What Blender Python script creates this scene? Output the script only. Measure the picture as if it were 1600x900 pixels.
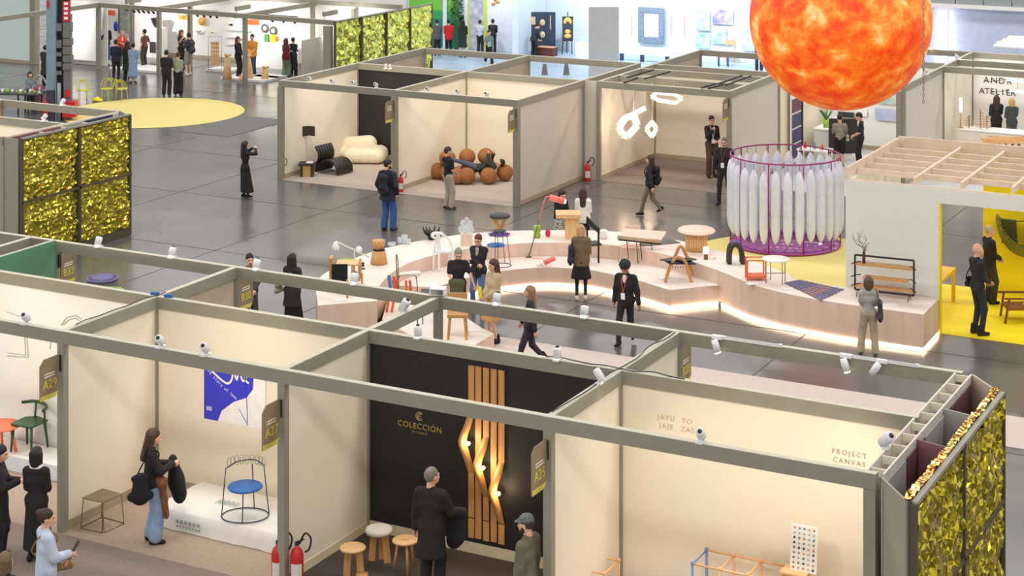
import bpy, math, random
import numpy as np
from mathutils import Vector, Matrix, noise
random.seed(7)
for o in list(bpy.data.objects): bpy.data.objects.remove(o)
SC = bpy.context.scene
COL = SC.collection
R = math.radians
PI = math.pi
# ------------------------------------------------------------------ camera
# a rising-front (shifted) long lens on a gallery 11.1 m above the hall floor, image plane upright
F, CH, YH, AZ = 2812.0, 11.1, -292.85, 0.4869        # focal length and horizon in pixels of the 1600 x 900 frame
cA, sA = math.cos(AZ), math.sin(AZ)
cd = bpy.data.cameras.new('camera'); cam = bpy.data.objects.new('camera', cd); COL.objects.link(cam)
cam.location = (0, 0, CH); cam.rotation_euler = (R(90), 0, AZ)
cd.sensor_fit = 'HORIZONTAL'; cd.sensor_width = 36.0; cd.lens = 36.0 * F / 1600.0
cd.shift_y = -(450 - YH) / 1600.0
cd.clip_end = 400
SC.camera = cam
# ------------------------------------------------------------------ world, hall lights, exposure
SC.view_settings.view_transform = 'Standard'; SC.view_settings.look = 'None'
SC.view_settings.gamma = 1.0; SC.view_settings.use_curve_mapping = False
SC.view_settings.exposure = 0.32
W = bpy.data.worlds.new('hall_air'); SC.world = W; W.use_nodes = True
W.node_tree.nodes['Background'].inputs[0].default_value = (1.0, 0.985, 0.97, 1)
W.node_tree.nodes['Background'].inputs[1].default_value = 0.78
def area_light(name, loc, sx, sy, power, col=(1, 1, 1)):
    l = bpy.data.lights.new(name, 'AREA'); l.shape = 'RECTANGLE'; l.size = sx; l.size_y = sy; l.energy = power; l.color = col
    o = bpy.data.objects.new(name, l); COL.objects.link(o); o.location = loc
    return o
for i, yy in enumerate((8, 26, 44, 62, 80)):           # rooflight bands of the hall
    area_light('rooflight', (-26, yy, 15.7), 84, 2.6, 4600, (1.0, 0.985, 0.96))
# ------------------------------------------------------------------ pixel -> place
def G(x, y, z=0.0):                                    # where the ray through a pixel meets the height z
    Z = F * (CH - z) / (y - YH); u = (x - 800) / F * Z
    return Vector((u * cA - Z * sA, u * sA + Z * cA, z))
def ray(x, y):
    a = (x - 800) / F
    return Vector((a * cA - sA, a * sA + cA, -(y - YH) / F))
def PY(x, y, Y):
    d = ray(x, y); t = Y / d.y; return Vector((d.x * t, Y, CH + d.z * t))
def PX(x, y, X):
    d = ray(x, y); t = X / d.x; return Vector((X, d.y * t, CH + d.z * t))
def heading(deg):                                      # 0 = away from the gallery, 90 = to the right of it, 180 = towards it
    return AZ - R(deg)                                 # rotation about z that turns local +y that way
# ------------------------------------------------------------------ materials
MATS = {}
def lin(c): 
    c = c / 255.0
    return c / 12.92 if c <= 0.04045 else ((c + 0.055) / 1.055) ** 2.4
def L3(c): return (lin(c[0]), lin(c[1]), lin(c[2]), 1.0)
def M(name, c=(200, 200, 200), rough=0.6, metal=0.0, var=0.06, scale=6.0, bump=0.0, bscale=None, emit=0.0, ecol=None,
      trans=0.0, alpha=1.0, spec=0.5, c2=None, stretch=None, kind='noise', coat=0.0):
    if name in MATS: return MATS[name]
    m = bpy.data.materials.new(name); m.use_nodes = True; MATS[name] = m
    nt = m.node_tree; b = nt.nodes['Principled BSDF']
    col = L3(c)
    tc = nt.nodes.new('ShaderNodeTexCoord'); mp = nt.nodes.new('ShaderNodeMapping'); nt.links.new(tc.outputs['Object'], mp.inputs[0])
    if stretch: mp.inputs['Scale'].default_value = stretch
    if kind == 'noise':
        tx = nt.nodes.new('ShaderNodeTexNoise'); tx.inputs['Scale'].default_value = scale; tx.inputs['Detail'].default_value = 4; out = tx.outputs['Fac']
    elif kind == 'wave':
        tx = nt.nodes.new('ShaderNodeTexWave'); tx.inputs['Scale'].default_value = scale; tx.inputs['Distortion'].default_value = 3; tx.inputs['Detail'].default_value = 3; out = tx.outputs['Fac']
    elif kind == 'voronoi':
        tx = nt.nodes.new('ShaderNodeTexVoronoi'); tx.inputs['Scale'].default_value = scale; out = tx.outputs['Distance']
    elif kind == 'checker':
        tx = nt.nodes.new('ShaderNodeTexChecker'); tx.inputs['Scale'].default_value = scale; out = tx.outputs['Fac']
    nt.links.new(mp.outputs[0], tx.inputs['Vector'])
    rp = nt.nodes.new('ShaderNodeValToRGB'); nt.links.new(out, rp.inputs[0])
    lo, hi = (0.3, 0.7) if kind == 'noise' else (0.15, 0.85)
    rp.color_ramp.elements[0].position = lo; rp.color_ramp.elements[1].position = hi
    if c2 is None:
        rp.color_ramp.elements[0].color = tuple(v * (1 - var) for v in col[:3]) + (1,)
        rp.color_ramp.elements[1].color = tuple(min(1, v * (1 + var)) for v in col[:3]) + (1,)
    else:
        rp.color_ramp.elements[0].color = col; rp.color_ramp.elements[1].color = L3(c2)
    nt.links.new(rp.outputs[0], b.inputs['Base Color'])
    b.inputs['Roughness'].default_value = rough; b.inputs['Metallic'].default_value = metal
    b.inputs['Specular IOR Level'].default_value = spec
    b.inputs['Transmission Weight'].default_value = trans; b.inputs['Alpha'].default_value = alpha
    b.inputs['Coat Weight'].default_value = coat
    if emit:
        b.inputs['Emission Strength'].default_value = emit
        if ecol is None: nt.links.new(rp.outputs[0], b.inputs['Emission Color'])
        else: b.inputs['Emission Color'].default_value = L3(ecol)
    if bump:
        t2 = nt.nodes.new('ShaderNodeTexNoise'); t2.inputs['Scale'].default_value = bscale or scale * 4; t2.inputs['Detail'].default_value = 3
        nt.links.new(mp.outputs[0], t2.inputs['Vector'])
        bp = nt.nodes.new('ShaderNodeBump'); bp.inputs['Strength'].default_value = bump; bp.inputs['Distance'].default_value = 0.02
        nt.links.new(t2.outputs['Fac'], bp.inputs['Height']); nt.links.new(bp.outputs[0], b.inputs['Normal'])
    return m
# ------------------------------------------------------------------ objects
def tag(o, label=None, cat=None, group=None, kind=None):
    if label: o['label'] = label
    if cat: o['category'] = cat
    if group: o['group'] = group
    if kind: o['kind'] = kind
    return o
def thing(name, label, cat, loc=(0, 0, 0), rz=0.0, group=None, rot=None):
    o = bpy.data.objects.new(name, None); COL.objects.link(o); o.empty_display_size = 0.1
    o.location = loc; o.rotation_euler = rot or (0, 0, rz)
    return tag(o, label, cat, group)
def mobj(name, me, parent=None, loc=None, mw=None):
    o = bpy.data.objects.new(name, me); COL.objects.link(o); o.parent = parent
    if mw is not None: o.matrix_local = mw
    if loc is not None: o.location = loc
    return o
def copy_tree(o, parent=None):
    c = o.copy(); COL.objects.link(c); c.parent = parent
    for ch in list(o.children): copy_tree(ch, c)
    return c
class MB:
    """collects shapes and links them as one mesh object"""
    def __init__(s): s.v = []; s.f = []; s.sm = []
    def add(s, vs, fs, smooth=False):
        n = len(s.v); s.v += [Vector(v) for v in vs]; s.f += [tuple(i + n for i in f) for f in fs]; s.sm += [smooth] * len(fs); return s
    def box(s, c, d, rz=0.0, rot=None):
        m = rot if rot is not None else Matrix.Rotation(rz, 3, 'Z'); c = Vector(c)
        vs = [c + m @ Vector((x * d[0] / 2, y * d[1] / 2, z * d[2] / 2)) for x in (-1, 1) for y in (-1, 1) for z in (-1, 1)]
        return s.add(vs, [(0, 1, 3, 2), (4, 6, 7, 5), (0, 4, 5, 1), (2, 3, 7, 6), (0, 2, 6, 4), (1, 5, 7, 3)])
    def bar(s, p, q, w, h, up=(0, 0, 1)):                # box along p-q
        p, q = Vector(p), Vector(q); d = (q - p); L = d.length; d.normalize(); u = Vector(up)
        if abs(d.dot(u)) > 0.99: u = Vector((0, 1, 0))
        x = d.cross(u).normalized(); u = x.cross(d)
        m = Matrix((x, d, u)).transposed()
        return s.box((p + q) / 2, (w, L, h), rot=m)
    def tube(s, pts, r, seg=8, closed=False, caps=True):
        pts = [Vector(p) for p in pts]; n = len(pts); rr = r if isinstance(r, (list, tuple)) else [r] * n
        vs = []; prev = None
        for i, p in enumerate(pts):
            a = pts[(i - 1) % n] if (closed or i > 0) else p; b = pts[(i + 1) % n] if (closed or i < n - 1) else p
            t = (b - a).normalized()
            if prev is None:
                u = Vector((0, 0, 1)) if abs(t.z) < 0.9 else Vector((1, 0, 0)); x = t.cross(u).normalized()
            else:
                x = prev - t * prev.dot(t)
                x = x.normalized() if x.length > 1e-6 else t.orthogonal().normalized()
            prev = x; y = t.cross(x)
            for k in range(seg):
                an = 2 * PI * k / seg; vs.append(p + (x * math.cos(an) + y * math.sin(an)) * rr[i])
        fs = []
        for i in range(n if closed else n - 1):
            j = (i + 1) % n
            for k in range(seg): k2 = (k + 1) % seg; fs.append((i * seg + k, j * seg + k, j * seg + k2, i * seg + k2))
        if caps and not closed: fs.append(tuple(range(seg))); fs.append(tuple((n - 1) * seg + k for k in reversed(range(seg))))
        return s.add(vs, fs, seg > 5)
    def lathe(s, prof, seg=20, c=(0, 0, 0), sx=1, sy=1, smooth=True):
        c = Vector(c); vs = []; n = len(prof)
        for r, z in prof:
            for k in range(seg): a = 2 * PI * k / seg; vs.append(c + Vector((r * math.cos(a) * sx, r * math.sin(a) * sy, z)))
        fs = [(i * seg + k, i * seg + (k + 1) % seg, (i + 1) * seg + (k + 1) % seg, (i + 1) * seg + k) for i in range(n - 1) for k in range(seg)]
        if prof[0][0] > 1e-4: fs.append(tuple(reversed(range(seg))))
        if prof[-1][0] > 1e-4: fs.append(tuple((n - 1) * seg + k for k in range(seg)))
        return s.add(vs, fs, smooth)
    def prism(s, poly, z0, z1):
        n = len(poly); vs = [(p[0], p[1], z0) for p in poly] + [(p[0], p[1], z1) for p in poly]
        return s.add(vs, [tuple(range(n, 2 * n)), tuple(reversed(range(n)))] + [(i, (i + 1) % n, n + (i + 1) % n, n + i) for i in range(n)])
    def extr(s, poly, m, t):                             # polygon in x,y pushed t along z, placed by matrix m
        n = len(poly); vs = [m @ Vector((p[0], p[1], 0)) for p in poly] + [m @ Vector((p[0], p[1], t)) for p in poly]
        return s.add(vs, [tuple(range(n, 2 * n)), tuple(reversed(range(n)))] + [(i, (i + 1) % n, n + (i + 1) % n, n + i) for i in range(n)])
    def sphere(s, c, r, seg=20, rings=12, sc=(1, 1, 1)):
        prof = [(max(1e-5, r * math.sin(PI * i / rings)), -r * math.cos(PI * i / rings)) for i in range(rings + 1)]
        b = MB().lathe(prof, seg); n = len(s.v)
        return s.add([Vector((v.x * sc[0], v.y * sc[1], v.z * sc[2])) + Vector(c) for v in b.v], b.f, True)
    def move(s, d): d = Vector(d); s.v = [v + d for v in s.v]; return s
    def xf(s, m): s.v = [m @ v for v in s.v]; return s
    def mesh(s, name, mat):
        me = bpy.data.meshes.new(name); me.from_pydata([tuple(v) for v in s.v], [], s.f)
        me.polygons.foreach_set('use_smooth', s.sm)
        me.materials.append(mat if not isinstance(mat, str) else MATS[mat]); me.update(); return me
    def build(s, name, mat, parent=None, world=False, loc=None, bevel=0):
        if parent is not None and world: s.xf(parent_inv(parent))
        o = mobj(name, s.mesh(name, mat), parent, loc)
        if bevel:
            b = o.modifiers.new('edge', 'BEVEL'); b.width = bevel; b.segments = 2; b.limit_method = 'ANGLE'
        return o
    def solo(s, name, mat, label, cat, group=None, origin=None, bevel=0):   # a top-level thing of one mesh, given in world coordinates
        if origin is None:
            xs = [v.x for v in s.v]; ys = [v.y for v in s.v]; zs = [v.z for v in s.v]
            origin = ((min(xs) + max(xs)) / 2, (min(ys) + max(ys)) / 2, min(zs))
        s.move(-Vector(origin)); o = s.build(name, mat, None, loc=origin, bevel=bevel)
        return tag(o, label, cat, group)
    def struct(s, name, mat):
        return tag(s.build(name, mat), kind='structure')
def parent_inv(p):
    m = Matrix.Translation(p.location) @ p.rotation_euler.to_matrix().to_4x4()
    if p.parent is not None: m = Matrix.Translation(p.parent.location) @ p.parent.rotation_euler.to_matrix().to_4x4() @ m
    return m.inverted()
def text_mesh(txt, size, m4, mat, parent, name='lettering', depth=0.004, spacing=1.0, align='CENTER'):
    cu = bpy.data.curves.new('t', 'FONT'); cu.body = txt; cu.size = size; cu.extrude = depth; cu.align_x = align; cu.space_character = spacing
    cu.resolution_u = 3
    to = bpy.data.objects.new('t', cu); COL.objects.link(to)
    dg = bpy.context.evaluated_depsgraph_get(); me = bpy.data.meshes.new_from_object(to.evaluated_get(dg))
    bpy.data.objects.remove(to); bpy.data.curves.remove(cu)
    me.materials.clear(); me.materials.append(mat)
    o = mobj(name, me, parent)
    o.matrix_local = (parent_inv(parent) if parent is not None else Matrix.Identity(4)) @ m4
    return o
def frame_m(o, xdir, ydir):                              # matrix with local x, y along the two given directions
    x = Vector(xdir).normalized(); y = Vector(ydir).normalized(); z = x.cross(y)
    return Matrix.Translation(o) @ Matrix((x, y, z)).transposed().to_4x4()
def spline(pts, n=6, closed=False):
    P = [Vector(p) for p in pts]; out = []; N = len(P)
    for i in range(N if closed else N - 1):
        p0 = P[(i - 1) % N] if (closed or i > 0) else P[0] * 2 - P[1]; p1 = P[i]; p2 = P[(i + 1) % N]
        p3 = P[(i + 2) % N] if (closed or i + 2 < N) else P[-1] * 2 - P[-2]
        for k in range(n):
            t = k / n
            out.append(0.5 * ((2 * p1) + (p2 - p0) * t + (2 * p0 - 5 * p1 + 4 * p2 - p3) * t * t + (3 * p1 - p0 - 3 * p2 + p3) * t ** 3))
    if not closed: out.append(P[-1])
    return out
# ------------------------------------------------------------------ one skin over many rounded limbs (distance field -> mesh)
def field_mesh(prims, vox, k=0.03, cuts=(), pad=0.03):
    lo = np.min([np.minimum(np.array(p[0]) - max(p[2], p[3]), np.array(p[1]) - max(p[2], p[3])) for p in prims], axis=0) - pad
    hi = np.max([np.maximum(np.array(p[0]) + max(p[2], p[3]), np.array(p[1]) + max(p[2], p[3])) for p in prims], axis=0) + pad
    n = np.ceil((hi - lo) / vox).astype(int) + 2
    ax = [lo[i] + vox * np.arange(n[i]) for i in range(3)]
    f = np.full(n, 1.0, dtype=np.float32)
    for p in prims:
        a = np.array(p[0], float); b = np.array(p[1], float); ra, rb = p[2], p[3]; sc = np.array(p[4] if len(p) > 4 else (1, 1, 1), float); neg = len(p) > 5 and p[5]
        m = max(ra, rb) + 2 * k + 2 * vox
        l = np.minimum(a, b) - m; h = np.maximum(a, b) + m
        i0 = np.clip(((l - lo) / vox).astype(int), 0, n); i1 = np.clip(((h - lo) / vox).astype(int) + 2, 0, n)
        if np.any(i1 <= i0): continue
        X, Y, Z = np.meshgrid(ax[0][i0[0]:i1[0]] / sc[0], ax[1][i0[1]:i1[1]] / sc[1], ax[2][i0[2]:i1[2]] / sc[2], indexing='ij')
        a = a / sc; b = b / sc; d = b - a; dd = max(1e-9, float(d @ d))
        t = np.clip(((X - a[0]) * d[0] + (Y - a[1]) * d[1] + (Z - a[2]) * d[2]) / dd, 0, 1)
        g = (np.sqrt((X - a[0] - t * d[0]) ** 2 + (Y - a[1] - t * d[1]) ** 2 + (Z - a[2] - t * d[2]) ** 2) - (ra + (rb - ra) * t)) * sc.min()
        s = f[i0[0]:i1[0], i0[1]:i1[1], i0[2]:i1[2]]
        if neg:
            g = -g; hh = np.maximum(k - np.abs(s - g), 0) / k; s[...] = np.maximum(s, g) + hh * hh * k * 0.25
        else:
            hh = np.maximum(k - np.abs(s - g), 0) / k; s[...] = np.minimum(s, g) - hh * hh * k * 0.25
    for nrm, dist in cuts:                               # keep where nrm . p < dist
        nx = ax[0][:, None, None] * nrm[0] + ax[1][None, :, None] * nrm[1] + ax[2][None, None, :] * nrm[2] - dist
        f = np.maximum(f, nx.astype(np.float32))
    f[[0, -1]] = 1; f[:, [0, -1]] = 1; f[:, :, [0, -1]] = 1
    ins = f < 0
    cs = [(i, j, l) for i in (0, 1) for j in (0, 1) for l in (0, 1)]
    def sub(A, c): return A[c[0]:A.shape[0] - 1 + c[0], c[1]:A.shape[1] - 1 + c[1], c[2]:A.shape[2] - 1 + c[2]]
    cnt = sum(sub(ins, c).astype(np.int8) for c in cs); mask = (cnt > 0) & (cnt < 8)
    idx = np.full(mask.shape, -1, dtype=np.int64); cells = np.argwhere(mask); idx[mask] = np.arange(len(cells))
    val = {c: sub(f, c)[mask] for c in cs}
    acc = np.zeros((len(cells), 3)); num = np.zeros(len(cells))
    for c in cs:
        for axis in range(3):
            if c[axis] == 0:
                e = list(c); e[axis] = 1; e = tuple(e); v0, v1 = val[c], val[e]; cr = (v0 < 0) != (v1 < 0)
                t = np.where(cr, v0 / np.where(v0 == v1, 1, v0 - v1), 0); pp = np.tile(np.array(c, float), (len(cells), 1)); pp[:, axis] = t
                acc[cr] += pp[cr]; num[cr] += 1
    V = lo + vox * (cells + acc / num[:, None])
    Fs = []
    for axis in range(3):
        o1, o2 = (axis + 1) % 3, (axis + 2) % 3
        A = np.take(ins, range(0, n[axis] - 1), axis); B = np.take(ins, range(1, n[axis]), axis); e = np.argwhere(A != B)
        e = e[(e[:, o1] > 0) & (e[:, o2] > 0) & (e[:, o1] < n[o1] - 1) & (e[:, o2] < n[o2] - 1)]
        u = np.zeros(3, int); u[o1] = 1; w = np.zeros(3, int); w[o2] = 1
        q = [idx[tuple((e - du * u - dw * w).T)] for du, dw in ((0, 0), (1, 0), (1, 1), (0, 1))]
        q = np.stack(q, 1); fl = ~A[tuple(e.T)]; q[fl] = q[fl][:, ::-1]; Fs.append(q)
    Q = np.concatenate(Fs); Q = Q[(Q >= 0).all(1)]
    return V, Q
def np_mesh(name, V, Q, mats, mi=None, smooth=True):
    me = bpy.data.meshes.new(name); nq = len(Q)
    me.vertices.add(len(V)); me.vertices.foreach_set('co', np.asarray(V, np.float32).ravel())
    me.loops.add(nq * 4); me.loops.foreach_set('vertex_index', np.asarray(Q, np.int32).ravel())
    me.polygons.add(nq); me.polygons.foreach_set('loop_start', np.arange(0, nq * 4, 4, dtype=np.int32))
    me.polygons.foreach_set('use_smooth', np.full(nq, smooth))
    for m in mats: me.materials.append(m)
    if mi is not None: me.polygons.foreach_set('material_index', np.asarray(mi, np.int32))
    me.update(calc_edges=True); me.validate(); return me
# ================================================================== materials of the place
def floor_mat():
    m = M('polished_concrete', (102, 99, 97), rough=0.25, var=0.13, scale=0.3)
    nt = m.node_tree; b = nt.nodes['Principled BSDF']
    tc = nt.nodes.new('ShaderNodeTexCoord'); n = nt.nodes.new('ShaderNodeTexNoise'); n.inputs['Scale'].default_value = 0.5; n.inputs['Detail'].default_value = 3
    nt.links.new(tc.outputs['Object'], n.inputs['Vector'])
    mr = nt.nodes.new('ShaderNodeMapRange'); mr.inputs['From Min'].default_value = 0.3; mr.inputs['From Max'].default_value = 0.7
    mr.inputs['To Min'].default_value = 0.17; mr.inputs['To Max'].default_value = 0.27
    nt.links.new(n.outputs['Fac'], mr.inputs[0]); nt.links.new(mr.outputs[0], b.inputs['Roughness'])
    return m
floor_mat()
M('joint', (70, 68, 67), 0.6)
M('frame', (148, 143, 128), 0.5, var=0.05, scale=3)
M('frame_lit_top', (196, 190, 172), 0.6, var=0.08, scale=9)
M('wall_cream', (240, 230, 210), 0.6, var=0.02, scale=1)
M('wall_white', (240, 238, 234), 0.6, var=0.02, scale=1)
M('wall_grey', (214, 206, 194), 0.6, var=0.02, scale=1)
M('wall_black', (34, 31, 29), 0.62, var=0.15, scale=1.2)
M('wall_green', (92, 138, 106), 0.65, var=0.05, scale=1)
M('wall_taupe', (188, 170, 152), 0.65, var=0.03, scale=1)
M('wall_mint', (224, 240, 237), 0.6, var=0.02, scale=1)
M('wall_bluewhite', (226, 236, 246), 0.55, var=0.02, scale=1)
M('skirting', (178, 162, 138), 0.6)
M('skirting_cream', (226, 210, 180), 0.55)
M('carpet_beige', (198, 182, 170), 0.95, var=0.08, scale=18, bump=0.3, bscale=220)
M('carpet_tan', (176, 156, 138), 0.95, var=0.08, scale=18, bump=0.3, bscale=220)
M('carpet_brown', (142, 126, 116), 0.95, var=0.1, scale=14, bump=0.3, bscale=220)
M('carpet_dark', (78, 68, 62), 0.95, var=0.12, scale=14, bump=0.3, bscale=220)
M('carpet_pink', (208, 192, 183), 0.9, var=0.05, scale=10)
M('carpet_grey', (112, 110, 110), 0.9, var=0.08, scale=14, bump=0.2, bscale=200)
M('carpet_lightgrey', (200, 200, 200), 0.85, var=0.05, scale=10)
M('carpet_yellow', (226, 210, 132), 0.9, var=0.04, scale=12, bump=0.2, bscale=200)
M('floor_blue_light', (176, 200, 222), 0.35, var=0.12, scale=1.2)
M('foil', (176, 162, 44), rough=0.2, metal=1.0, var=0.16, scale=5, c2=(206, 202, 92))
M('foil_near', (176, 152, 20), rough=0.14, metal=1.0, scale=4, c2=(214, 200, 70))
M('foil_pale', (196, 188, 64), rough=0.25, metal=1.0, scale=5, c2=(230, 228, 120))
M('foil_edge', (216, 120, 50), rough=0.2, metal=1.0, scale=7, c2=(232, 220, 120))
M('foil_frame', (84, 72, 60), 0.6)
M('store_mauve', (150, 100, 106), 0.6); M('store_grey', (176, 172, 166), 0.6); M('store_wine', (108, 66, 70), 0.6); M('store_navy', (50, 58, 92), 0.6)
M('ply', (226, 196, 168), 0.55, var=0.06, scale=2, stretch=(1, 1, 9))
M('oak', (206, 152, 92), 0.5, var=0.14, scale=3, stretch=(9, 9, 1))
M('oak_light', (228, 186, 130), 0.5, var=0.1, scale=3, stretch=(6, 6, 1))
M('white', (242, 240, 236), 0.45, var=0.02); M('offwhite', (232, 224, 212), 0.6, var=0.03)
M('black', (26, 25, 25), 0.45, var=0.1); M('charcoal', (54, 52, 52), 0.55, var=0.1); M('lampwhite', (226, 228, 230), 0.4)
M('steel', (170, 170, 168), 0.3, metal=0.9); M('darksteel', (60, 52, 48), 0.45, metal=0.6); M('bronze', (130, 108, 78), 0.4, metal=0.7)
M('red', (196, 36, 34), 0.4); M('blue', (40, 96, 170), 0.5); M('navy', (38, 44, 74), 0.6); M('purple', (150, 44, 112), 0.4)
M('orange', (226, 110, 62), 0.5); M('lime', (150, 190, 60), 0.5); M('yellow', (252, 228, 16), 0.6, var=0.03); M('pink', (226, 128, 120), 0.5)
M('sign_brown', (142, 124, 98), 0.5); M('sign_yellow', (214, 202, 80), 0.5); M('lens', (255, 244, 225), 0.3, emit=6, ecol=(255, 240, 215))
M('cable', (40, 40, 44), 0.6); M('leaf', (70, 120, 62), 0.6)
# ================================================================== hall: floor, roof
mb = MB().add([(-130, -5, 0), (40, -5, 0), (40, 130, 0), (-130, 130, 0)], [(0, 1, 2, 3)]); mb.struct('floor', 'polished_concrete')
# sawn joints of the concrete
for k in range(14):
    y = 26.4 + 5.2 * k
    tag(MB().box((-30, y, 0.002), (80, 0.02, 0.004)).build('floor_joint', MATS['joint']), kind='structure')
for k in range(13):
    x = -2.0 - 5.2 * k
    tag(MB().box((x, 50, 0.002), (0.02, 60, 0.004)).build('floor_joint', MATS['joint']), kind='structure')
M('roof', (150, 146, 140), 0.8)
mb = MB()
for y0, y1 in ((-12, 6.5), (9.5, 24.5), (27.5, 42.5), (45.5, 60.5), (63.5, 78.5), (81.5, 110)): mb.box((-30, (y0 + y1) / 2, 16.1), (150, y1 - y0, 0.3))
mb.struct('ceiling', 'roof')
def carpet(name, poly, mat, z=0.006):
    return tag(MB().prism([(p[0], p[1]) for p in poly], 0.0015, z).build(name, MATS[mat]), kind='structure')
def rect(x0, x1, y0, y1): return [(x0, y0), (x1, y0), (x1, y1), (x0, y1)]
KF, HF = 0.988, 3.1                                 # front row: plan factor and height
AC = [KF * v for v in (-23.6, -19.37, -15.19, -10.86, -6.42)]; YP, YB, YC = KF * 21.58, KF * 23.86, KF * 26.05
carpet('carpet', rect(-32, 0, 15, YP - 0.1), 'carpet_brown')
carpet('carpet', rect(AC[0], AC[2], YP - 0.1, YB), 'carpet_tan')
carpet('carpet', rect(AC[2], AC[3], YP - 0.1, YB), 'carpet_dark')
carpet('carpet', rect(AC[3], AC[4], YP - 0.1, YB), 'carpet_beige')
carpet('carpet', rect(-19.9, AC[4] + 8, 31.9, 33.55), 'carpet_pink')
carpet('carpet', rect(-35.8, -31.7, 33.2, 37.5), 'carpet_beige')
# middle block and its neighbour
BC = [-31.66, -27.63, -23.6]; YU, YV, YW = 44.86, 49.11, 53.33
carpet('carpet', rect(BC[0], BC[2], YU - 0.05, YW), 'carpet_beige')
carpet('carpet', rect(-23.1, -18.9, 49.2, 53.4), 'carpet_brown')
carpet('carpet', rect(-18.8, -14.9, 50.5, 57.9), 'carpet_lightgrey')
carpet('carpet', rect(-14.7, -4, 52.7, 61.1), 'carpet_lightgrey')
carpet('carpet', rect(-39.6, -37.4, 49.9, 53.6), 'carpet_grey', z=.012)
def disc(c, r, n=64): return [(c[0] + r * math.cos(2 * PI * k / n), c[1] + r * math.sin(2 * PI * k / n)) for k in range(n)]
tag(MB().prism(disc((-42.9, 52.65), 3.35), 0.006, 0.014).build('round_carpet', MATS['carpet_yellow']), 'large round pale yellow carpet beside the tall grey column', 'carpet')
tag(MB().prism(disc((-14.7, 42.7), 2.75), 0.006, 0.014).build('round_carpet', MATS['carpet_yellow']), 'round pale yellow carpet under the ring of white balloons', 'carpet')
carpet('carpet', [(-46, 67), (-13, 67), (-13, 84), (-46, 84)], 'floor_blue_light')  # not a real carpet: blue light on the floor painted as a sheet
# ================================================================== stand building system
BW, BH, PW = 0.11, 0.19, 0.12
class Stand:
    def __init__(s, label, loc, h=3.0, cat='exhibition booth'):
        s.h = h; s.t = thing('exhibition_stand', label, cat, loc)
    def beam(s, p, q, z=None, mat='frame', h=BH):
        z = s.h if z is None else z; z -= 0.004 if abs(p[0] - q[0]) < 0.01 else 0.0; p = Vector((p[0], p[1], z - h / 2)); q = Vector((q[0], q[1], z - h / 2))
        d = (q - p).normalized() * (BW / 2 - 0.001)
        o = MB().bar(p - d, q + d, BW, h).build('beam', MATS[mat], s.t, world=True)
        c = MB().bar(p + Vector((0, 0, h / 2 + 0.003)) - d, q + Vector((0, 0, h / 2 + 0.003)) + d, BW * 0.9, 0.006); c.build('beam_lit_top', MATS['frame_lit_top'], o, world=True)  # light on the beam tops put into this strip's paler colour
        return o
    def post(s, p, w=PW, h=None, mat='frame'):
        h = (h or s.h) - BH; return MB().box((p[0], p[1], h / 2 + 0.004), (w, w, h - 0.008)).build('post', MATS[mat], s.t, world=True)
    def wall(s, p, q, mat='wall_cream', z0=0.01, z1=None, th=0.04, skirt='skirting', sk=0.13, inset=PW / 2, name='wall_panel'):
        z1 = (s.h - BH) if z1 is None else z1; p = Vector((p[0], p[1], 0)); q = Vector((q[0], q[1], 0)); d = (q - p).normalized()
        a, b = p + d * inset, q - d * inset
        o = MB().bar(a + Vector((0, 0, (z0 + z1) / 2)), b + Vector((0, 0, (z0 + z1) / 2)), th, z1 - z0).build(name, MATS[mat], s.t, world=True)
        if skirt: MB().bar(a + Vector((0, 0, sk / 2 + z0)), b + Vector((0, 0, sk / 2 + z0)), th + 0.03, sk).build('skirting', MATS[skirt], o, world=True)
        return o
def foil_sheet(o, ux, uz, n_out, w, h, cell, amp, seed, horiz=0.0):
    """a crumpled sheet of foil, w x h, at corner o, as flat facets"""
    rnd = random.Random(seed); nx = max(3, int(w / cell)); nz = max(3, int(h / cell)); vs = []
    for j in range(nz + 1):
        for i in range(nx + 1):
            e = 1.0 if 0 < i < nx and 0 < j < nz else 0.0
            u = i / nx * w + rnd.uniform(-.42, .42) * w / nx * e; v = j / nz * h + rnd.uniform(-.42, .42) * h / nz * e
            d = noise.noise(Vector((u * 3 + seed, v * 3, 0))) * amp * 1.2 + noise.noise(Vector((u * (11 - 7 * horiz), v * (5 + 16 * horiz), seed))) * amp * 1.3 + rnd.uniform(-1, 1) * amp * 0.26
            vs.append(o + ux * u + uz * v + n_out * (0.035 + max(-0.03, d)))
    fs = []
    for j in range(nz):
        for i in range(nx):
            a = j * (nx + 1) + i; b, c, d = a + 1, a + nx + 2, a + nx + 1
            fs += [(a, b, c), (a, c, d)] if rnd.random() < .5 else [(a, b, d), (b, c, d)]
    return MB().add(vs, fs)
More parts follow.
